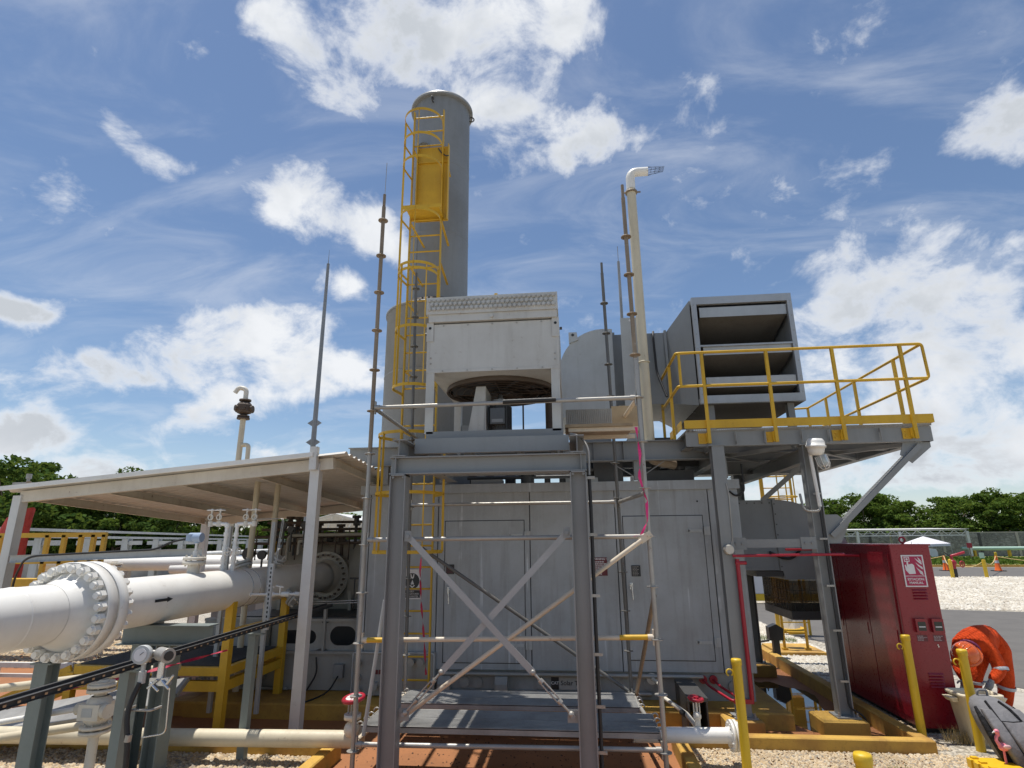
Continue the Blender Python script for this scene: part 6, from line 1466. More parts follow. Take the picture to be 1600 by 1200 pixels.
# pressure instruments on the saddle post
ins = thing('pressure_transmitter', 'silver pressure transmitter and round gauge with black hose on the saddle post', 'instrument', (-4.38,6.1,.4))
ix, iy = -4.42, 6.10
MB().lathe((ix-.02,iy-.02,1.20),(.2,-1,.1),[(0,.07),(.085,.07),(.09,.05),(.09,0),(0,0)],n=28).build('gauge', M['lightgrey'], ins); MB().lathe((ix-.006,iy-.092,1.207),(.2,-1,.1),[(.060,.0),(.060,.006),(.0,.006)],n=24).build('gauge_dial', M['signwhite'], ins); MB().bar((ix-.006,iy-.100,1.207),(ix+.03,iy-.098,1.235),.004,.004).build('gauge_pointer', M['black'], ins)
MB().cyl((ix-.02,iy,1.11),(ix-.02,iy,1.0),.022).cyl((ix-.02,iy,1.04),(ix-.02,iy,.93),.036,n=8,smooth=False).build('hose_adapter', M['lightgrey'], ins)
MB().cyl((ix+.12,iy+.03,1.20),(ix+.26,iy-.06,1.20),.065,n=20).lathe((ix+.26,iy-.06,1.20),(.85,-.5,0),[(.065,0),(.070,.0),(.070,.03),(.0,.03)],n=20).cyl((ix+.03,iy,1.22),(ix+.14,iy+.02,1.21),.022).build('transmitter', M['galv'], ins); MB().lathe((ix+.293,iy-.079,1.20),(.85,-.5,0),[(.045,.0),(.045,.004),(.0,.004)],n=20).build('display_window', M['signblack'], ins)
MB().cyl((ix+.19,iy-.02,1.14),(ix+.19,iy-.02,.98),.035).box(ix+.10,ix+.30,iy-.05,iy+.01,.92,.99).build('manifold_block', M['stainless'], ins)
for (x0,z0,x1,z1) in ((.12,.95,.22,.88),(.24,.97,.33,.90),(.28,.92,.36,1.02),(.10,.90,.20,.98)): MB().cyl((ix+x0,iy-.06,z0),(ix+x1,iy-.07,z1),.013,n=8).build('needle_valve', M['stainless'], ins)
MB().tube(fillet([(ix+.32,iy-.04,.9),(ix+.34,iy-.04,.50),(ix+.1,iy-.04,.46)],.06),.007,6).build('tubing', M['stainless'], ins)
MB().tube(fillet([(ix-.02,iy-.02,.94),(ix-.06,iy-.10,.70),(ix+.02,iy-.10,.35),(ix-.01,iy-.06,-.55)],.2),.026,10).build('hose', M['black'], ins)
for z in (.44,.10): MB().cyl((ix+.0,iy-.10,z),(ix+.005,iy-.10,z+.06),.031,n=12).build('hose_clip', M['galv'], ins)
ub = MB().tube(fillet([(ix-.12,6.2,.70),(ix-.12,6.05,.70),(ix+.16,6.05,.70),(ix+.16,6.2,.70)],.03),.012,6); ub.build('u_bolt', M['galv'], ins)
ins.location = (-3.46,4.76,.80); ins.scale = (.80,.80,.80)
# gate valve on a riser
def gate_valve(x, y, z, k, label, mat, wheel=None):
    t = thing('flanged_valve', label, 'valve', (x,y,0))
    MB().cyl((x,y,0),(x,y,z-.10*k),.042*k,n=18).build('riser', mat, t)
    flange_pair(t,(x,y,z-.07*k),(0,0,1),.05*k,.125*k,.028*k,8,mat,.014)
    MB().lathe((x,y,z),(0,0,1),[(.06*k,-.05*k),(.10*k,.0),(.115*k,.06*k),(.10*k,.17*k),(.07*k,.20*k)],n=24).box(x-.10*k,x+.10*k,y-.12*k,y+.10*k,z+.02*k,z+.15*k).build('valve_body', mat, t)
    MB().cyl((x+.08*k,y-.05*k,z+.09*k),(x+.16*k,y-.07*k,z+.09*k),.062*k,n=18).build('side_boss', mat, t); MB().cyl((x-.10*k,y-.02,z+.10*k),(x-.19*k,y-.02,z+.09*k),.05*k,n=16).build('side_boss', mat, t)
    flange_pair(t,(x,y,z+.27*k),(0,0,1),.05*k,.115*k,.028*k,8,mat,.014)
    MB().cyl((x,y,z+.30*k),(x,y,z+.318*k),.10*k,n=20).build('bonnet_cap', mat, t)
    MB().box(x-.06*k,x+.04*k,y-.124*k,y-.121*k,z+.05*k,z+.12*k).build('name_plate', M['lightgrey'], t)
    return t
gv = gate_valve(-4.40,5.45,.76,1.0,'aged white flanged valve on a riser left of the saddle post',M['oldwhite'])
MB().cyl((-4.59,5.43,.85),(-5.6,5.15,.72),.024).build('branch', M['white'], gv)
gv2 = gate_valve(-5.6,8.15,.42,.8,'small flanged valve in shadow below the yellow platform',M['oldwhite'])
handwheel(gv2,(-5.6,8.15,.80),(0,0,1),.09,M['oldwhite'])
# long white ground pipe, cream lines
MB().cyl((-12,6.42,.25),(-2.35,6.80,.25),.085,n=20).build('ground_pipe', M['cream'], label='long cream pipe lying along the gravel at the lower left', cat='pipe')
for i, (p0, p1, r_) in enumerate((((-7.5,5.0,.35),(-4.5,5.75,.66),.04),((-7.5,6.6,.62),(-4.9,7.3,.85),.045))): MB().cyl(p0,p1,r_,n=14).build('slanted_pipe', M['cream'], label=('lower' if i==0 else 'upper')+' slanted cream pipe entering from the left edge', cat='pipe')
ribbon([(-5.6,4.2,.92),(-5.0,5.0,.98),(-4.4,5.8,1.05),(-3.95,6.7,1.14)], .022, 'tape', 'barrier_tape', 'red barrier tape strung below the black cable tray', seed=8)
rv = thing('handwheel_valve', 'red handwheel valve standing behind the left scaffold standard', 'valve', (-2.46,6.75,.2))
MB().sphere((-2.46,6.75,.36),.085,16,10).cyl((-2.46,6.75,.30),(-2.46,6.75,.52),.035).lathe((-2.46,6.75,.46),(0,0,1),[(0,0),(.09,0),(.09,.05),(0,.05)],n=20).build('valve_body', M['oldwhite'], rv)
for a in range(4): MB().cyl((-2.46+.05*math.cos(a*1.57),6.75+.05*math.sin(a*1.57),.5),(-2.46+.05*math.cos(a*1.57),6.75+.05*math.sin(a*1.57),.62),.010,n=6).build('yoke_rod', M['galv'], rv)
handwheel(rv,(-2.46,6.75,.66),(-.1,-.15,1),.105,M['redpipe'],r=.024); MB().lathe((-2.46,6.75,.675),(-.1,-.15,1),[(.0,.0),(.085,.0)],n=20).build('wheel_plate', M['signwhite'], rv)

# ================================================================ YELLOW STEP PLATFORM
yp = thing('step_platform', 'yellow steel step-over platform with dark grating beneath the gas pipe', 'platform', (-5.5,8.3,-.05))
yx0, yx1, yy0, yy1, yz = -6.6, -4.5, 7.62, 9.1, .76
for (x,y) in ((yx0,yy0),(yx1,yy0),(yx0,yy1),(yx1,yy1)): 
    MB().bar((x,y,-.055),(x,y,1.62 if x==yx1 else .70),.10,.10,up=(0,1,0)).build('post', M['yellow'], yp)
for y in (yy0,yy1):
    MB().box(yx0+.05,yx1-.05,y-.04,y+.04,.50,.62).build('lower_beam', M['yellow'], yp); MB().box(yx0+.05,yx1-.05,y-.04,y+.04,.68,.78).build('upper_beam', M['yellow'], yp)
for x in (yx0,yx1): MB().box(x-.04,x+.04,yy0+.052,yy1-.052,.50,.62).build('lower_beam', M['yellow'], yp); MB().box(x-.04,x+.04,yy0+.052,yy1-.052,.68,.78).build('upper_beam', M['yellow'], yp)
for z in (1.20,1.58): MB().bar((yx1,yy0+.05,z),(yx1,yy1-.05,z),.06,.06).build('hand_rail', M['yellow'], yp)
gbr = MB().box(0,yx1-yx0-.1,-.004,.004,-.018,.018).mesh('grating_bar', M['darkmetal'])
for i in range(34): inst('grating_bar', gbr, yp, (yx0+.05,yy0+.06+i*.0405,.782))
for i in range(24): MB().box(yx0+.1+i*.082,yx0+.13+i*.082,yy0-.035,yy0-.03,.635,.665).build('toe_slot', M['darkmetal'], yp)
# stair flight to the left
for s_ in (7.66,9.05): MB().bar((-6.65,s_,.70),(-8.3,s_,.0),.03,.16).build('stringer', M['yellow'], yp)
trd = MB().box(-.12,.12,0,1.33,-.015,.015).mesh('tread', M['darkmetal'])
for i in range(3): inst('tread', trd, yp, (-6.95-i*.42,7.69,.56-i*.18))
al = thing('spare_planks', 'two grey aluminium scaffold boards leaning below the cable tray', 'planks', (-5.3,7.0,.1))
for i in range(2):
    MB().bar((-7.6,6.75+i*.12,.14+.06*i),(-4.7,7.0+i*.12,.60+.06*i),.28,.045,up=(0,-.5,1)).build('board', M['aluminium'], al)
# ================================================================ LEFT BACKGROUND
yr_ = thing('yellow_walkway_rail', 'yellow guard rail of a walkway at the far left behind the flange', 'railing', (-11.4,12,0))
for x in (-13.2,-12.7,-11.55,-11.15,-10.75,-10.45,-10.2): MB().bar((x,12,.2),(x,12,2.52),.09,.07).build('post', M['yellow'], yr_)
for z in (2.52,1.95): MB().bar((-13.4,12,z),(-10.16,12,z),.07,.10 if z>2 else .07).build('rail', M['yellow'], yr_)
MB().box(-13.4,-10.2,11.95,12.4,1.30,1.60).build('kick_beam', M['yellow'], yr_)
tp_ = thing('tarp_cover', 'red tarpaulin draped over a tall object at the left edge', 'tarpaulin', (-13.4,13.1,0))
rgt = random.Random(2); k = MB(); rings = []
for j in range(10):
    z = .6+j*.275; w = 1.25-.075*j; ring = []
    for i in range(24):
        a = 2*math.pi*i/24; rad = 1+.10*math.sin(a*5+j*.3)+rgt.uniform(-.035,.035)
        ring.append((-14.05+.055*j+(w*.55)*rad*math.cos(a), 13.2+.5*w*.6*rad*math.sin(a), z+.10*math.cos(a)*j/9*1.4))
    rings.append(ring)
loft(k, rings, True, False, True); k.build('sheet', fabric('red_tarpaulin', (.42,.06,.05)), tp_)
for i, (x0, y0, x1, y1, z, r_, lab) in enumerate(((-12.5,13,-6.3,13.6,1.86,.15,'upper long white pipe behind the near flange'),(-9.4,13.2,-6.2,13.4,1.74,.10,'short white pipe in front of the long background pipe'),(-9.6,10.2,-6.6,10.2,1.60,.10,'white pipe stub just behind the gas pipe'),(-13,14.5,-6,15,1.9,.12,'rearmost long white pipe below the pipe rack'))):
    t = thing('background_pipe', lab, 'pipe', (x0,y0,0), 'white pipes behind the gas pipe'); MB().cyl((x0,y0,z),(x1,y1,z),r_,n=24).build('pipe', M['white'], t)
    for f in (.2,.75): xx, yy = x0+(x1-x0)*f, y0+(y1-y0)*f; MB().box(xx-.06,xx+.06,yy-.06,yy+.06,0,z-r_).build('support', M['greyconc'], t)
bb = MB().box(-7.9,-6.9,12.6,13.0,0,1.55); bb.build('equipment_box', M['grey'], label='grey equipment cabinet among the background pipes', cat='cabinet')
for (x,y) in ((-10.35,12.6),): gate_valve(x,y,1.5,1.3,'white flanged valve behind the yellow walkway rail',M['oldwhite'])
# grey pipe rack running away
rk = thing('pipe_rack', 'long grey steel pipe rack with two top rails in front of the trees', 'pipe rack', (-24,33,0))
A0, A1 = V(-22.5,19,0), V(-30.5,56,0); B0 = V(-19.5,20,0); B1 = V(-28,56,0)
dvec = (B1-B0); 
for z in (2.86,2.62): MB().bar(B0-dvec*.25+V(0,0,z),B1+V(0,0,z),.10,.10).build('rail', M['lightgrey'], rk)
for i in range(13):
    q = B0+dvec*(i/12); MB().ibeam((q.x,q.y,0),(q.x,q.y,2.56),.30,.30,up=(0,1,0)).build('column', M['lightgrey'], rk); MB().box(q.x-.5,q.x+.7,q.y-.1,q.y+.1,2.30,2.48).build('cross_arm', M['lightgrey'], rk)
for i in range(3): 
    o0 = V(.4+.3*i,-.2,1.75); MB().cyl(B0+o0,B1+o0,.12,n=12).build('pipe', M['white'], rk)
wl = thing('block_wall', 'low grey block wall behind the pipe rack', 'wall', (-24,40,0)); 
MB().bar((-40,30,.7),(-14,62,.7),.2,1.4,up=(0,0,1)).build('wall', M['greyconc'], wl)
for i in range(5):
    x, y = -8.6-i*.45, 14.2+i*.8; MB().cyl((x,y,0),(x,y,2.1),.05).lathe((x,y,2.1),(0,0,1),[(0,0),(.10,0),(.10,.05),(0,.05)],n=12).build('vent_stub', M['white'], label=['first','second','third','fourth','fifth'][i]+' white capped vent stub from the right behind the gas pipe', cat='vent', group='white vent stubs')
# masts
ml = thing('lightning_mast', 'tall grey tapered mast with a thin spike behind the canopy', 'mast', (-7.5,16,0))
MB().cyl((-7.5,16,0),(-7.5,16,10.9),.10,.045).cyl((-7.5,16,10.9),(-7.5,16,11.4),.012,.004,6).build('mast', M['grey'], ml)
for z in (5.72,5.15): MB().poly([(-7.72,15.97,z),(-7.5,15.97,z+.14),(-7.28,15.97,z),(-7.5,15.97,z-.14)],(0,.02,0)).build('guy_plate', M['grey'], ml)
vs_ = thing('relief_vent', 'cream relief vent pipe with rusty arrester box and hooked outlet', 'vent', (-9.15,15,0))
MB().cyl((-9.15,15,0),(-9.15,15,5.72),.075,n=18).build('pipe', M['cream'], vs_)
MB().lathe((-9.15,15,5.68),(0,0,1),[(.075,0),(.17,0),(.17,.05),(.075,.05)],n=20).lathe((-9.15,15,5.745),(0,0,1),[(.06,0),(.16,.0),(.16,.04),(.06,.04)],n=20).build('flange', M['brownmetal'], vs_)
MB().lathe((-9.15,15,5.78),(0,0,1),[(.06,0),(.09,.04),(.19,.08),(.21,.13),(.21,.30),(.17,.36),(.08,.42)],n=10,smooth=False).build('arrester', M['brownmetal'], vs_)
for a in range(6): MB().cyl((-9.15+.19*math.cos(a),15+.19*math.sin(a),5.98),(-9.15+.26*math.cos(a),15+.26*math.sin(a),5.98),.085,n=10).build('arrester_port', M['brownmetal'], vs_)
MB().lathe((-9.15,15,6.20),(0,0,1),[(.06,0),(.16,0),(.16,.05),(.06,.05)],n=20).build('flange', M['brownmetal'], vs_)
MB().tube(fillet([(-9.15,15,6.24),(-9.15,15,6.56),(-9.36,14.95,6.60),(-9.44,14.92,6.44)],.15,8),.065,14).build('hook_outlet', M['oldwhite'], vs_)
MB().tube(fillet([(-9.1,15,4.95),(-8.9,15,4.95),(-8.88,15,4.0)],.14),.06,10).build('branch', M['cream'], vs_)
lmp = thing('yard_light', 'thin pole with a small light bracket at the far left', 'light pole', (-22.6,22,0))
MB().cyl((-22.6,22,0),(-22.6,22,5.0),.06).build('pole', M['galv'], lmp); MB().box(-23.2,-22.4,21.9,22.1,4.75,4.85).build('bracket', M['galv'], lmp); MB().cyl((-23.0,22,4.45),(-23.0,22,4.72),.12).build('lamp', M['oldwhite'], lmp)
MB().cyl((-22.6,22,5.0),(-22.6,22,5.2),.10).build('sensor', M['galv'], lmp)
# open shed seen beyond the compressor
sh = thing('open_shed', 'white gabled open shed with thin roof trusses beyond the compressor', 'shed', (-12.8,30,0))
for x in (-14.8,-10.2): MB().bar((x,30,0),(x,30,3.1),.12,.12).build('post', M['shelter'], sh)
for p0, p1 in (((-15.2,30,3.02),(-12.5,30,3.72)),((-12.5,30,3.72),(-9.8,30,3.02)),((-15,30,2.98),(-10,30,2.98))): MB().bar(p0,p1,.07,.07).build('chord', M['shelter'], sh)
for i in range(8): x = -14.6+i*.56; MB().bar((x,30,2.98),(x+.28,30,3.06+.6*(1-abs(x+.28+12.5)/2.6)),.04,.04).build('web', M['shelter'], sh)
MB().poly([(-15.3,29.8,3.05),(-12.5,29.8,3.78),(-12.5,40,3.78),(-15.3,40,3.05)],(0,0,.04)).build('roof_sheet', M['white'], sh); MB().poly([(-12.49,29.8,3.78),(-9.7,29.8,3.05),(-9.7,40,3.05),(-12.49,40,3.78)],(0,0,.04)).build('roof_sheet', M['white'], sh)
# small concrete works at the left edge
lw = thing('low_gate', 'low pale square-tube frame on the orange slab at the left edge', 'frame', (-8.6,8.9,-.06))
for x in (-9.0,-7.75): MB().bar((x,8.9,-.06),(x,8.9,.52),.07,.07).build('post', M['shelter'], lw)
MB().bar((-9.0,8.9,.52),(-7.7,8.9,.52),.07,.07).build('rail', M['shelter'], lw); MB().bar((-9.6,8.95,.36),(-7.75,8.95,.36),.05,.05).build('rail', M['shelter'], lw)

# ================================================================ RIGHT BACKGROUND
def stone_wall(x0, y0, x1, y1, h, label):
    t = thing('perimeter_wall', label, 'wall', ((x0+x1)/2,(y0+y1)/2,0)); p0, p1 = V(x0,y0,0), V(x1,y1,0); d = (p1-p0).normalized(); L_ = (p1-p0).length; n_ = V(d.y,-d.x,0)
    MB().bar(p0+V(0,0,h/2),p1+V(0,0,h/2),.3,h,up=(0,0,1)).build('wall_face', M['stonewall'], t)
    for i in range(int(L_/4.2)+1):
        q = p0+d*(i*4.2); MB().box(q.x-.14,q.x+.14,q.y-.24,q.y-.16,0,h).build('pier', M['darkmetal'] if i%3==0 else M['greyconc'], t)
    MB().bar(p0+V(0,0,h+.06),p1+V(0,0,h+.06),.34,.12,up=(0,0,1)).build('coping', M['greyconc'], t)
sw = bpy.data.materials.new('rubble_stone_wall'); t_ = nt(sw); P_ = pos(t_,(1,1,1.6)); v_ = t_.nodes.new('ShaderNodeTexVoronoi'); v_.inputs['Scale'].default_value = 3.2; link(t_,P_,v_.inputs['Vector'])
sp_ = t_.nodes.new('ShaderNodeSeparateColor'); link(t_,v_.outputs['Color'],sp_.inputs[0]); c_ = mixcol(t_,sp_.outputs[0],(.20,.19,.175),(.34,.33,.31)); c_ = mixcol(t_,mapr(t_,noise(t_,pos(t_),.6,5),.4,.7,0,.6),c_,(.13,.125,.115))
v2_ = t_.nodes.new('ShaderNodeTexVoronoi'); v2_.feature='DISTANCE_TO_EDGE'; v2_.inputs['Scale'].default_value = 3.2; link(t_,P_,v2_.inputs['Vector']); c_ = mixcol(t_,mapr(t_,v2_.outputs['Distance'],0,.08,.7,0),c_,(.08,.075,.07)); finish(t_,c_,.95,0,v2_.outputs['Distance'],.8,.05); M['stonewall'] = sw
stone_wall(-12,86,110,76,2.85,'grey rubble stone perimeter wall in front of the right hand trees')
# carport
cpt = thing('carport', 'white steel carport with lattice truss edge over parked cars', 'carport', (36,70,0))
CA, CB = V(27.0,71.5,0), V(42.9,70,0); dv = (CB-CA)
for f in (0,.31,.58,1.0): q = CA+dv*f; MB().bar((q.x,q.y,0),(q.x,q.y,3.0),.26,.26).build('post', M['shelter'], cpt); MB().box(q.x-.35,q.x+.35,q.y-.35,q.y+.35,0,.35).build('foot', M['yellowconc'], cpt)
for z in (3.12,2.56): MB().bar(CA+V(0,0,z),CB+V(0,0,z),.10,.10).build('chord', M['shelter'], cpt)
nT = 26
for i in range(nT): a = CA+dv*(i/nT); b = CA+dv*((i+1)/nT); MB().bar(a+V(0,0,2.56 if i%2 else 3.12),b+V(0,0,3.12 if i%2 else 2.56),.06,.06).build('lattice', M['shelter'], cpt)
for i in range(3): q = CA+dv*(i*.3+.1); MB().bar(q+V(0,6,0),q+V(0,6,3.0),.15,.15).build('post', M['shelter'], cpt)
MB().poly([CA+V(-.3,-.2,3.20),CB+V(.2,-.2,3.20),CB+V(0,7,3.4),CA+V(0,7,3.4)],(0,0,.04)).build('roof_sheet', M['shelter'], cpt)
# parked vehicles
def car(x, y, rot, label, col, pickup=False, grp='vehicles under the carport'):
    t = thing('pickup_truck' if pickup else 'parked_car', label, 'truck' if pickup else 'car', (x,y,0), grp)
    c_, s_ = math.cos(rot), math.sin(rot); W = lambda a,b,z: (x+a*c_-b*s_, y+a*s_+b*c_, z)
    L2, w = (2.7,.92) if pickup else (2.2,.86); mat = paint('car_paint_'+str(int(x*10)), col, .3, .1, .05, coat=.4)
    low = [(-L2,.42),(-L2,.95),(-L2+.1,1.02 if not pickup else 1.22),(-L2+1.7,1.05 if not pickup else 1.22),(L2-.9,1.05),(L2-.05,.86),(L2,.45)]
    MB().poly([W(a,-w,z) for a,z in low],V(*W(0,2*w,0))-V(*W(0,0,0))).build('body', mat, t)
    cab = [(-L2+1.75,1.06),(-L2+1.95,1.72),(L2-1.9,1.74),(L2-1.0,1.06)] if pickup else [(-L2+.25,1.06),(-L2+.7,1.48),(L2-1.7,1.50),(L2-.95,1.06)]
    cb_ = MB().poly([W(a,-w*.86,z) for a,z in cab],V(*W(0,2*w*.86,0))-V(*W(0,0,0))).build('cabin', mat, t)
    gl = plain('car_glass_'+str(int(x*10)), (.02,.025,.03), .08)
    a0, a1 = cab[0][0], cab[3][0]; b0, b1 = cab[1][0], cab[2][0]; lerp = lambda p,q,f: p+(q-p)*f
    for (f0, f1) in ((.05,.47),(.53,.95)):
        lo0, lo1, hi0, hi1 = lerp(a0,a1,f0), lerp(a0,a1,f1), lerp(b0,b1,f0), lerp(b0,b1,f1)
        for sgn_ in (-1,1): MB().poly([W(lo0,sgn_*w*.862,1.12),W(lo1,sgn_*w*.862,1.12),W(hi1,sgn_*w*.862,cab[1][1]-.08),W(hi0,sgn_*w*.862,cab[1][1]-.08)],V(*W(0,sgn_*.01,0))-V(*W(0,0,0))).build('window', gl, t)
    MB().poly([W(a0-.005,-w*.75,1.12),W(a0-.005,w*.75,1.12),W(b0-.005,w*.7,cab[1][1]-.08),W(b0-.005,-w*.7,cab[1][1]-.08)],V(*W(-.01,0,0))-V(*W(0,0,0))).build('rear_window', gl, t)
    for a in (-L2+.95 if pickup else -L2+.75, L2-.9):
        for b in (-w,w):
            wh = MB().cyl(W(a,b-.11*(1 if b>0 else -1),.36),W(a,b+.012*(1 if b>0 else -1),.36),.36,n=22).build('wheel', M['black'], t); MB().cyl(W(a,b+.012*(1 if b>0 else -1),.36),W(a,b+.02*(1 if b>0 else -1),.36),.21,n=16).build('rim', M['stainless'], wh)
    for b in (-w+.12,w-.12): MB().poly([W(-L2-.006,b-.09,.72),W(-L2-.006,b+.09,.72),W(-L2-.006,b+.09,1.05),W(-L2-.006,b-.09,1.05)],V(*W(-.012,0,0))-V(*W(0,0,0))).build('tail_light', plain('tail_red_%d' % int(x*100+b*10), (.5,.01,.02), .25), t)
    MB().poly([W(-L2-.05,-w,.40),W(-L2-.05,w,.40),W(-L2-.05,w,.55),W(-L2-.05,-w,.55)],V(*W(.12,0,0))-V(*W(0,0,0))).build('bumper', M['darkmetal'], t)
car(33.7,65.5,R(172),'white pickup truck parked with its tail towards the gravel',(.70,.70,.69),True)
for i,(x,c_,nm) in enumerate(((30.6,(.03,.03,.035),'black car at the left end of the carport'),(32.9,(.10,.11,.12),'dark grey car second from the left in the carport'),(35.2,(.02,.02,.022),'black car beside the carport middle post'))): car(x,74.0,R(-95),nm,c_)
tn = thing('shade_tent', 'small white peaked shade tent behind the pickup truck', 'tent', (37.0,67.6,0))
apex = V(37.0,67.6,2.46); cs_ = [V(35.2,66.6,1.62),V(38.9,66.4,1.72),V(38.9,69.0,1.72),V(35.2,69.0,1.62)]
k = MB(); k.add([apex]+cs_+[q-V(0,0,.25) for q in cs_],[(0,1,2),(0,2,3),(0,3,4),(0,4,1),(1,5,6,2),(2,6,7,3),(3,7,8,4),(4,8,5,1)]); k.build('canopy_sheet', fabric('white_canvas', (.78,.76,.80)), tn)
for q in cs_: MB().cyl((q.x,q.y,0),(q.x,q.y,1.95),.03,n=6).build('leg', M['galv'], tn)
# yellow bollards and fire monitor
for i,(x,y) in enumerate(((22.02,38),(22.75,39.2),(24.0,38.2),(36.6,56.5))):
    t = thing('bollard', ['yellow bollard left of the red fire monitor','yellow bollard just behind the red fire monitor','yellow bollard by the green hose box near the orange cone','lone yellow bollard on the grass beyond the far road'][i], 'bollard', (x,y,0), 'distant yellow bollards')
    MB().cyl((x,y,0),(x,y,1.02),.10,n=16).build('tube', M['yellowpost'], t); MB().sphere((x,y,1.02),.10,14,6,(1,1,.3)).build('cap', M['yellowpost'], t)
fmn = thing('fire_monitor', 'red fire water monitor on a black stand between yellow bollards', 'fire monitor', (22.45,38.5,0))
MB().cyl((22.45,38.5,0),(22.45,38.5,.5),.15,n=16).build('stand', M['black'], fmn); MB().cyl((22.45,38.5,.5),(22.45,38.5,1.0),.13,n=16).sphere((22.45,38.5,.85),.20,14,10).build('valve_body', M['redpipe'], fmn)
MB().tube(fillet([(22.45,38.5,.95),(22.42,38.5,1.25),(22.7,38.4,1.32),(23.15,38.4,1.45)],.12),.075,10).build('nozzle', M['redpipe'], fmn); handwheel(fmn,(22.85,38.3,.78),(.4,-1,0),.17,M['redpipe'],r=.03); MB().cyl((22.45,38.5,1.15),(22.0,38.4,1.48),.03).build('tiller', M['black'], fmn)
MB().cyl((24.0,38.25,1.12),(24.0,38.25,1.42),.12,n=12).build('hose_box', plain('pale_green', (.30,.45,.36), .5), label='pale green cap on the bollard near the cone', cat='cap')
for i,(x,y) in enumerate(((26.6,46.5),(29.5,45.6))):
    t = thing('traffic_cone', ['orange traffic cone left of the fire monitor by the far road','orange traffic cone right of the fire monitor by the far road'][i], 'cone', (x,y,0), 'orange cones on the chain line')
    MB().lathe((x,y,0),(0,0,1),[(.24,.05),(.20,.1),(.13,.55),(.07,1.0),(.05,1.05)],n=20).build('cone_body', M['orange'], t); MB().lathe((x,y,.55),(0,0,1),[(.135,0),(.115,.18)],n=20).build('reflective_collar', M['reflective'], t); MB().box(x-.32,x+.32,y-.32,y+.32,.01,.06).build('base', M['black'], t)
for i,(a,b) in enumerate((((22.02,38,.95),(26.6,46.5,1.02)),((22.75,39.2,.95),(24.0,38.2,.95)),((24.0,38.2,.95),(29.5,45.6,1.0)),((29.5,45.6,1.0),(36,44,.9)),((18,44,.9),(26.6,46.5,1.02)))):
    MB().tube(sag(a,b,.35,14),.028,5).build('chain', paint('chain_yellow%d'%i, (.68,.50,.20), .6), label=['rope chain sagging from the left bollard to the left cone','rope chain between the two bollards by the monitor','rope chain from the right bollard to the right cone','rope chain leaving the right cone towards the right edge','rope chain arriving at the left cone from behind the cabinet'][i], cat='chain', group='yellow rope chains')
sgp = thing('small_sign', 'small red sign on a thin post before the carport corner', 'sign', (35.5,58,0)); MB().cyl((35.5,58,0),(35.5,58,1.75),.04,n=8).build('post', M['rustytube'], sgp); MB().box(35.28,35.72,57.93,57.95,1.40,1.82).build('plate', M['redpipe'], sgp)
gpp = thing('green_pipe', 'pale green pipe running along the foot of the perimeter wall', 'pipe', (45,70,.8)); MB().cyl((42.6,71,1.12),(50,70,1.12),.20,n=14).build('pipe', plain('pale_green_paint', (.42,.58,.48), .5), gpp); MB().cyl((49,70,1.05),(58,69,1.05),.20,n=14).build('pipe', M['tantube'], gpp)
for x in (43.5,47,51): MB().box(x-.1,x+.1,70.2,70.5,0,.92).build('support', M['yellow'], gpp)
# things seen under the duct
bs = thing('yellow_stand', 'yellow tubular stand on a yellow pad under the mesh screen', 'stand', (4.5,13.4,0))
MB().box(4.05,5.0,13.2,14.3,0,.08).build('pad', M['yellowconc'], bs)
for x in (4.28,4.74): MB().cyl((x,13.5,.08),(x,13.5,1.55),.03,n=10).build('leg', M['yellow'], bs); MB().box(x-.05,x+.05,13.44,13.56,.08,.12).build('foot', M['yellow'], bs)
for z in (.42,.90): MB().cyl((4.28,13.5,z),(4.74,13.5,z),.018,n=8).build('rung', M['yellow'], bs)
MB().box(4.32,4.60,13.7,13.9,.75,1.65).build('panel', M['yellow'], bs)
bp = thing('post_light', 'short black floodlight on a square post beside the right kerb', 'floodlight', (3.93,12.9,0))
MB().box(3.87,3.99,12.85,12.97,0,.42).build('post', M['black'], bp); MB().poly([(3.80,12.82,.36),(4.06,12.82,.36),(4.08,12.82,.58),(3.95,12.82,.66),(3.80,12.82,.60)],(0,.2,0)).build('head', M['black'], bp); MB().cyl((3.80,12.9,.35),(3.6,12.85,.33),.02).build('conduit', M['darkmetal'], bp)
bar_ = thing('road_barrier', 'white barrier with yellow stripes beyond the road under the duct', 'barrier', (6.9,23.6,0))
MB().box(6.0,9.2,23.5,23.7,.35,1.35).build('panel', M['signwhite'], bar_)
for z0 in (.10,1.36): MB().box(6.0,9.2,23.48,23.72,z0,z0+.24).build('stripe', M['yellowpost'], bar_)
for i,x in enumerate((8.2,9.3)): MB().cyl((x,31,0),(x,31,1.05),.16,n=12).build('bollard', M['yellowpost'], label=('left' if i==0 else 'right')+' thick yellow bollard glimpsed just below the ventilation duct', cat='bollard', group='bollards under the duct')
wb = thing('wrapped_bundle', 'clear plastic wrapped bundle on a yellow base by the road', 'bundle', (5.35,16.5,0))
rgb = random.Random(4); k = MB(); loft(k,[[(5.35+(.30-.05*j)*(1+rgb.uniform(-.2,.2))*math.cos(a*.449),16.5+(.28-.05*j)*(1+rgb.uniform(-.2,.2))*math.sin(a*.449),.12+j*.16) for a in range(14)] for j in range(4)],False,True,True); k.build('wrap', plain('plastic_wrap', (.60,.56,.48), .25), wb); MB().cyl((5.35,16.5,0),(5.35,16.5,.12),.42,n=18).build('base', M['yellow'], wb)

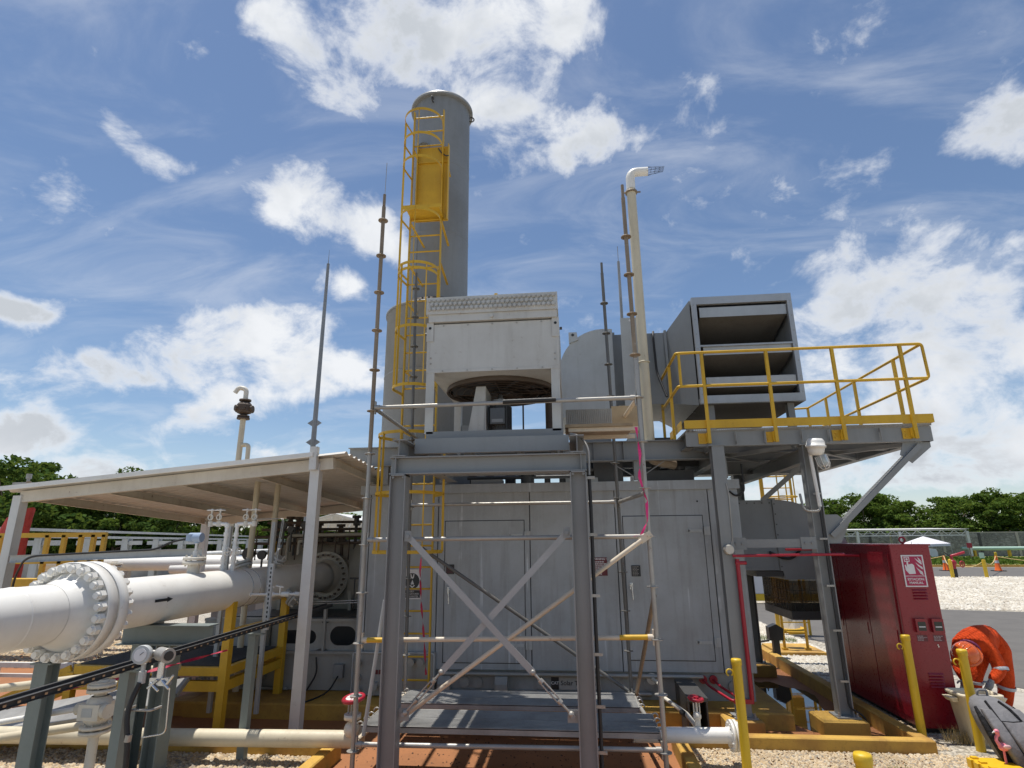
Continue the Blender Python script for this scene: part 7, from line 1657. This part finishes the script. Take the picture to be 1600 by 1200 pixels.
# ================================================================ TREES
def leafmat(name, c1, c2):
    m = bpy.data.materials.new(name); t = nt(m); gi = t.nodes.new('ShaderNodeNewGeometry'); oi = t.nodes.new('ShaderNodeObjectInfo')
    c = mixcol(t, gi.outputs['Random Per Island'], c1, c2)
    c = mixcol(t, mapr(t, oi.outputs['Random'], 0, 1, 0, .5), c, tuple(x*.6 for x in c1))
    d = t.nodes.new('ShaderNodeBsdfDiffuse'); link(t,c,d.inputs[0]); tr = t.nodes.new('ShaderNodeBsdfTranslucent'); link(t,mixcol(t,.5,c,(.16,.20,.02)),tr.inputs[0])
    mxx = t.nodes.new('ShaderNodeMixShader'); mxx.inputs[0].default_value = .35; link(t,d.outputs[0],mxx.inputs[1]); link(t,tr.outputs[0],mxx.inputs[2])
    o = t.nodes.new('ShaderNodeOutputMaterial'); link(t,mxx.outputs[0],o.inputs[0]); return m
LM = [leafmat('leaf_dark', (.045,.090,.024), (.100,.160,.040)), leafmat('leaf_bright', (.085,.150,.030), (.150,.215,.048))]
BARK = plain('bark', (.16,.125,.09), .9, var=.5, scale=9)
def tree_meshes(seed, h, w, nclump, nleaf, lsize, trunk=.3):
    rg = np.random.default_rng(seed); tb_ = MB()
    top = V(rg.uniform(-.3,.3), rg.uniform(-.3,.3), h*.55)
    tb_.tube([(0,0,-.1),(top.x*.3,top.y*.3,h*.2),(top.x*.7,top.y*.7,h*.4),top],[.035*h,.028*h,.020*h,.012*h],9)
    cl = []
    for i in range(nclump):
        a = rg.uniform(0,2*math.pi); q = math.sqrt(rg.uniform(0,1)); zz = rg.uniform(.30,1.0)
        wr = w*(1-.55*max(0,(zz-.62)/.38)**1.6)*(.75+.25*min(1,(zz-.30)/.2))
        cl.append((q*wr*math.cos(a), q*wr*math.sin(a), h*zz - rg.uniform(0,.06)*h, rg.uniform(.45,1.0)))
    for i in range(min(9,nclump)):
        c = V(*cl[i][:3]); tb_.tube([top*.6, (top*.6).lerp(c,.5)+V(0,0,.04*h), c],[.012*h,.008*h,.003*h],6)
    vs, fs = [], []
    C_ = np.array(cl); idx = rg.integers(0,nclump,nleaf); cc = C_[idx]
    d = rg.normal(size=(nleaf,3)); d /= np.linalg.norm(d,axis=1)[:,None]; rr_ = rg.uniform(.35,1.0,nleaf)**.5
    cr_ = w*.30*cc[:,3]
    P0 = cc[:,:3] + d*(cr_*rr_)[:,None]*np.array([1.25,1.25,.55])
    n = rg.normal(size=(nleaf,3))*.7+np.array([0,0,.8])+d*.4; n /= np.linalg.norm(n,axis=1)[:,None]
    t1 = np.cross(n, rg.normal(size=(nleaf,3))); t1 /= np.linalg.norm(t1,axis=1)[:,None]; t2 = np.cross(n,t1)
    s = (lsize*rg.uniform(.6,1.4,nleaf))[:,None]
    q = np.stack([P0-t1*s, P0-t2*s*.55+n*s*.12, P0+t1*s, P0+t2*s*.55+n*s*.12],1).reshape(-1,3)
    f = np.arange(nleaf*4).reshape(-1,4)
    me = bpy.data.meshes.new('crown'); me.from_pydata(q.tolist(),[],f.tolist()); me.update()
    return tb_.mesh('trunk', BARK), me
TV = [tree_meshes(11,8.5,3.9,46,6500,.20), tree_meshes(12,7.6,4.4,52,6800,.21), tree_meshes(13,6.5,3.2,38,5200,.19), tree_meshes(14,9.2,4.6,56,7200,.21)]
def tree(x, y, v, sc, label, grp, leaf, rotz):
    t = thing('tree', label, 'tree', (x,y,0), grp); t.rotation_euler = (0,0,rotz); t.scale = (sc,sc,sc*random.uniform(.92,1.08))
    for nm, me in zip(('trunk','crown'), TV[v]):
        if nm == 'crown':
            key = (v,leaf)
            if key not in CM: CM[key] = me.copy(); CM[key].materials.clear(); CM[key].materials.append(LM[leaf])
            me = CM[key]
        o = bpy.data.objects.new(nm, me); COL.objects.link(o); o.parent = t; BASE[o] = V(x,y,0)
CM = {}
rt = random.Random(21)
ordn = ['first','second','third','fourth','fifth','sixth','seventh','eighth','ninth','tenth','eleventh','twelfth','thirteenth','fourteenth','fifteenth','sixteenth','seventeenth','eighteenth','nineteenth','twentieth']
left = [(-49,40,3,1.0),(-44,41,0,1.02),(-40,38,1,1.05),(-37,42,3,.74),(-35.5,43,1,.76),(-32,44,0,.68),(-30.5,48,1,.78),(-30,53,2,.95),(-28,58,0,.72),(-26,62,1,.78),(-24,66,3,.62),(-21,68,2,.82),(-17.5,69,0,.66),(-14,70,1,.74),(-10,72,2,.8),(-6,73,0,.7)]
for i,(x,y,v,s) in enumerate(left): tree(x,y,v,s,'dark leafy tree, %s from the left in the row behind the pipe rack' % ordn[i],'trees behind the pipe rack',0 if i%3 else 1,rt.uniform(0,6.28))
for i,(x,y,v,s) in enumerate(((-46,47,1,1.1),(-41,49,0,.98),(-36,52,3,.74),(-31,60,1,.78),(-24,74,0,.8),(-18,77,1,.8),(-12,78,3,.75))): tree(x,y,v,s,'tall tree, %s from the left in the second row behind the pipe rack' % ordn[i],'trees behind the pipe rack',0,rt.uniform(0,6.28))
right = [(20,92,2,.85),(25,93,0,.80),(30.5,90,1,.92),(36,89,3,.88),(41.5,90,0,.95),(47.5,88,1,1.0),(52,88,3,.84),(57.5,87,0,1.0),(63,86,1,1.05),(69,85,3,1.0),(76,84,0,1.0)]
for i,(x,y,v,s) in enumerate(right): tree(x,y,v,s,'bright green spreading tree, %s from the left above the stone wall' % ordn[i],'trees above the stone wall',1,rt.uniform(0,6.28))
for i,(x,y,v,s) in enumerate(((28,98,1,.9),(38,97,2,1.2),(48,97,0,1.0),(44.5,92,3,.95),(58,95,2,1.3),(66,94,1,1.1),(10,95,0,.8),(2,95,1,.8))): tree(x,y,v,s,'tree, %s from the left in the back row above the stone wall' % ordn[i],'trees above the stone wall',i%2,rt.uniform(0,6.28))
# undergrowth closing the gaps between the trunks
def hedge(name, label, p0, p1, n, h, w, leaf, seed, ls=.22):
    rg = np.random.default_rng(seed); f = rg.uniform(0,1,n); c = np.array(p0)[None]*(1-f)[:,None]+np.array(p1)[None]*f[:,None]
    P0 = np.stack([c[:,0]+rg.normal(0,w,n), c[:,1]+rg.normal(0,w,n), h*rg.uniform(0,1,n)**.7*(.7+.3*np.sin(f*37))],1)
    nn = rg.normal(size=(n,3))+np.array([0,-.4,.5]); nn /= np.linalg.norm(nn,axis=1)[:,None]; t1 = np.cross(nn,rg.normal(size=(n,3))); t1 /= np.linalg.norm(t1,axis=1)[:,None]; t2 = np.cross(nn,t1); s = (ls*rg.uniform(.6,1.5,n))[:,None]
    q = np.stack([P0-t1*s,P0-t2*s*.6,P0+t1*s,P0+t2*s*.6],1).reshape(-1,3); me = bpy.data.meshes.new(name); me.from_pydata(q.tolist(),[],np.arange(n*4).reshape(-1,4).tolist()); me.materials.append(LM[leaf])
    o = bpy.data.objects.new(name,me); COL.objects.link(o); BASE[o] = V(0,0,0); tag(o,label,'undergrowth',kind='stuff')
hedge('undergrowth','dark undergrowth between the trunks behind the pipe rack',(-56,38),(-22,68),30000,3.6,1.6,0,31,.26)
hedge('undergrowth','dark undergrowth far behind the compressor',(-28,68),(-2,76),9000,3.2,1.6,0,33,.26)
hedge('undergrowth','green undergrowth rising above the stone wall',(8,93),(84,84),30000,4.6,1.6,1,32,.26)
# grass tufts
def tufts(name, label, spots, nb, h, mat):
    rg = np.random.default_rng(5); k = MB()
    for (x,y,r_) in spots:
        for i in range(nb):
            a = rg.uniform(0,6.28); q = r_*math.sqrt(rg.uniform(0,1)); px_, py_ = x+q*math.cos(a), y+q*math.sin(a); b = rg.uniform(0,6.28); hh = h*rg.uniform(.5,1.3); l_ = .45*hh
            k.add([(px_-.004*math.sin(b),py_+.004*math.cos(b),0),(px_+.004*math.sin(b),py_-.004*math.cos(b),0),(px_+l_*math.cos(b),py_+l_*math.sin(b),hh)],[(0,1,2)])
    k.build(name, mat, label=label, cat='grass', kind='stuff')
tufts('grass','small green grass tufts sprouting in the tan gravel',[(2.95,6.6,.18),(2.3,6.45,.15),(3.5,6.3,.2),(2.6,6.2,.15),(3.2,6.95,.15)],140,.07,LM[1])
tufts('grass','dry grass tuft at the foot of the fire cabinet',[(4.35,8.05,.12),(4.5,8.0,.12),(4.62,8.1,.08)],120,.16,plain('dry_grass',(.40,.30,.14),.9))
tufts('grass','strip of green weeds on the pale gravel beyond the kerb',[(4.3,15.2,.35),(4.75,15.0,.3),(4.0,15.4,.3)],420,.12,LM[1])
# weeds along the far verge
hedge('verge_grass','tall pale grass on the verge before the stone wall',(20,62),(95,56),26000,.5,2.6,1,41,.16)
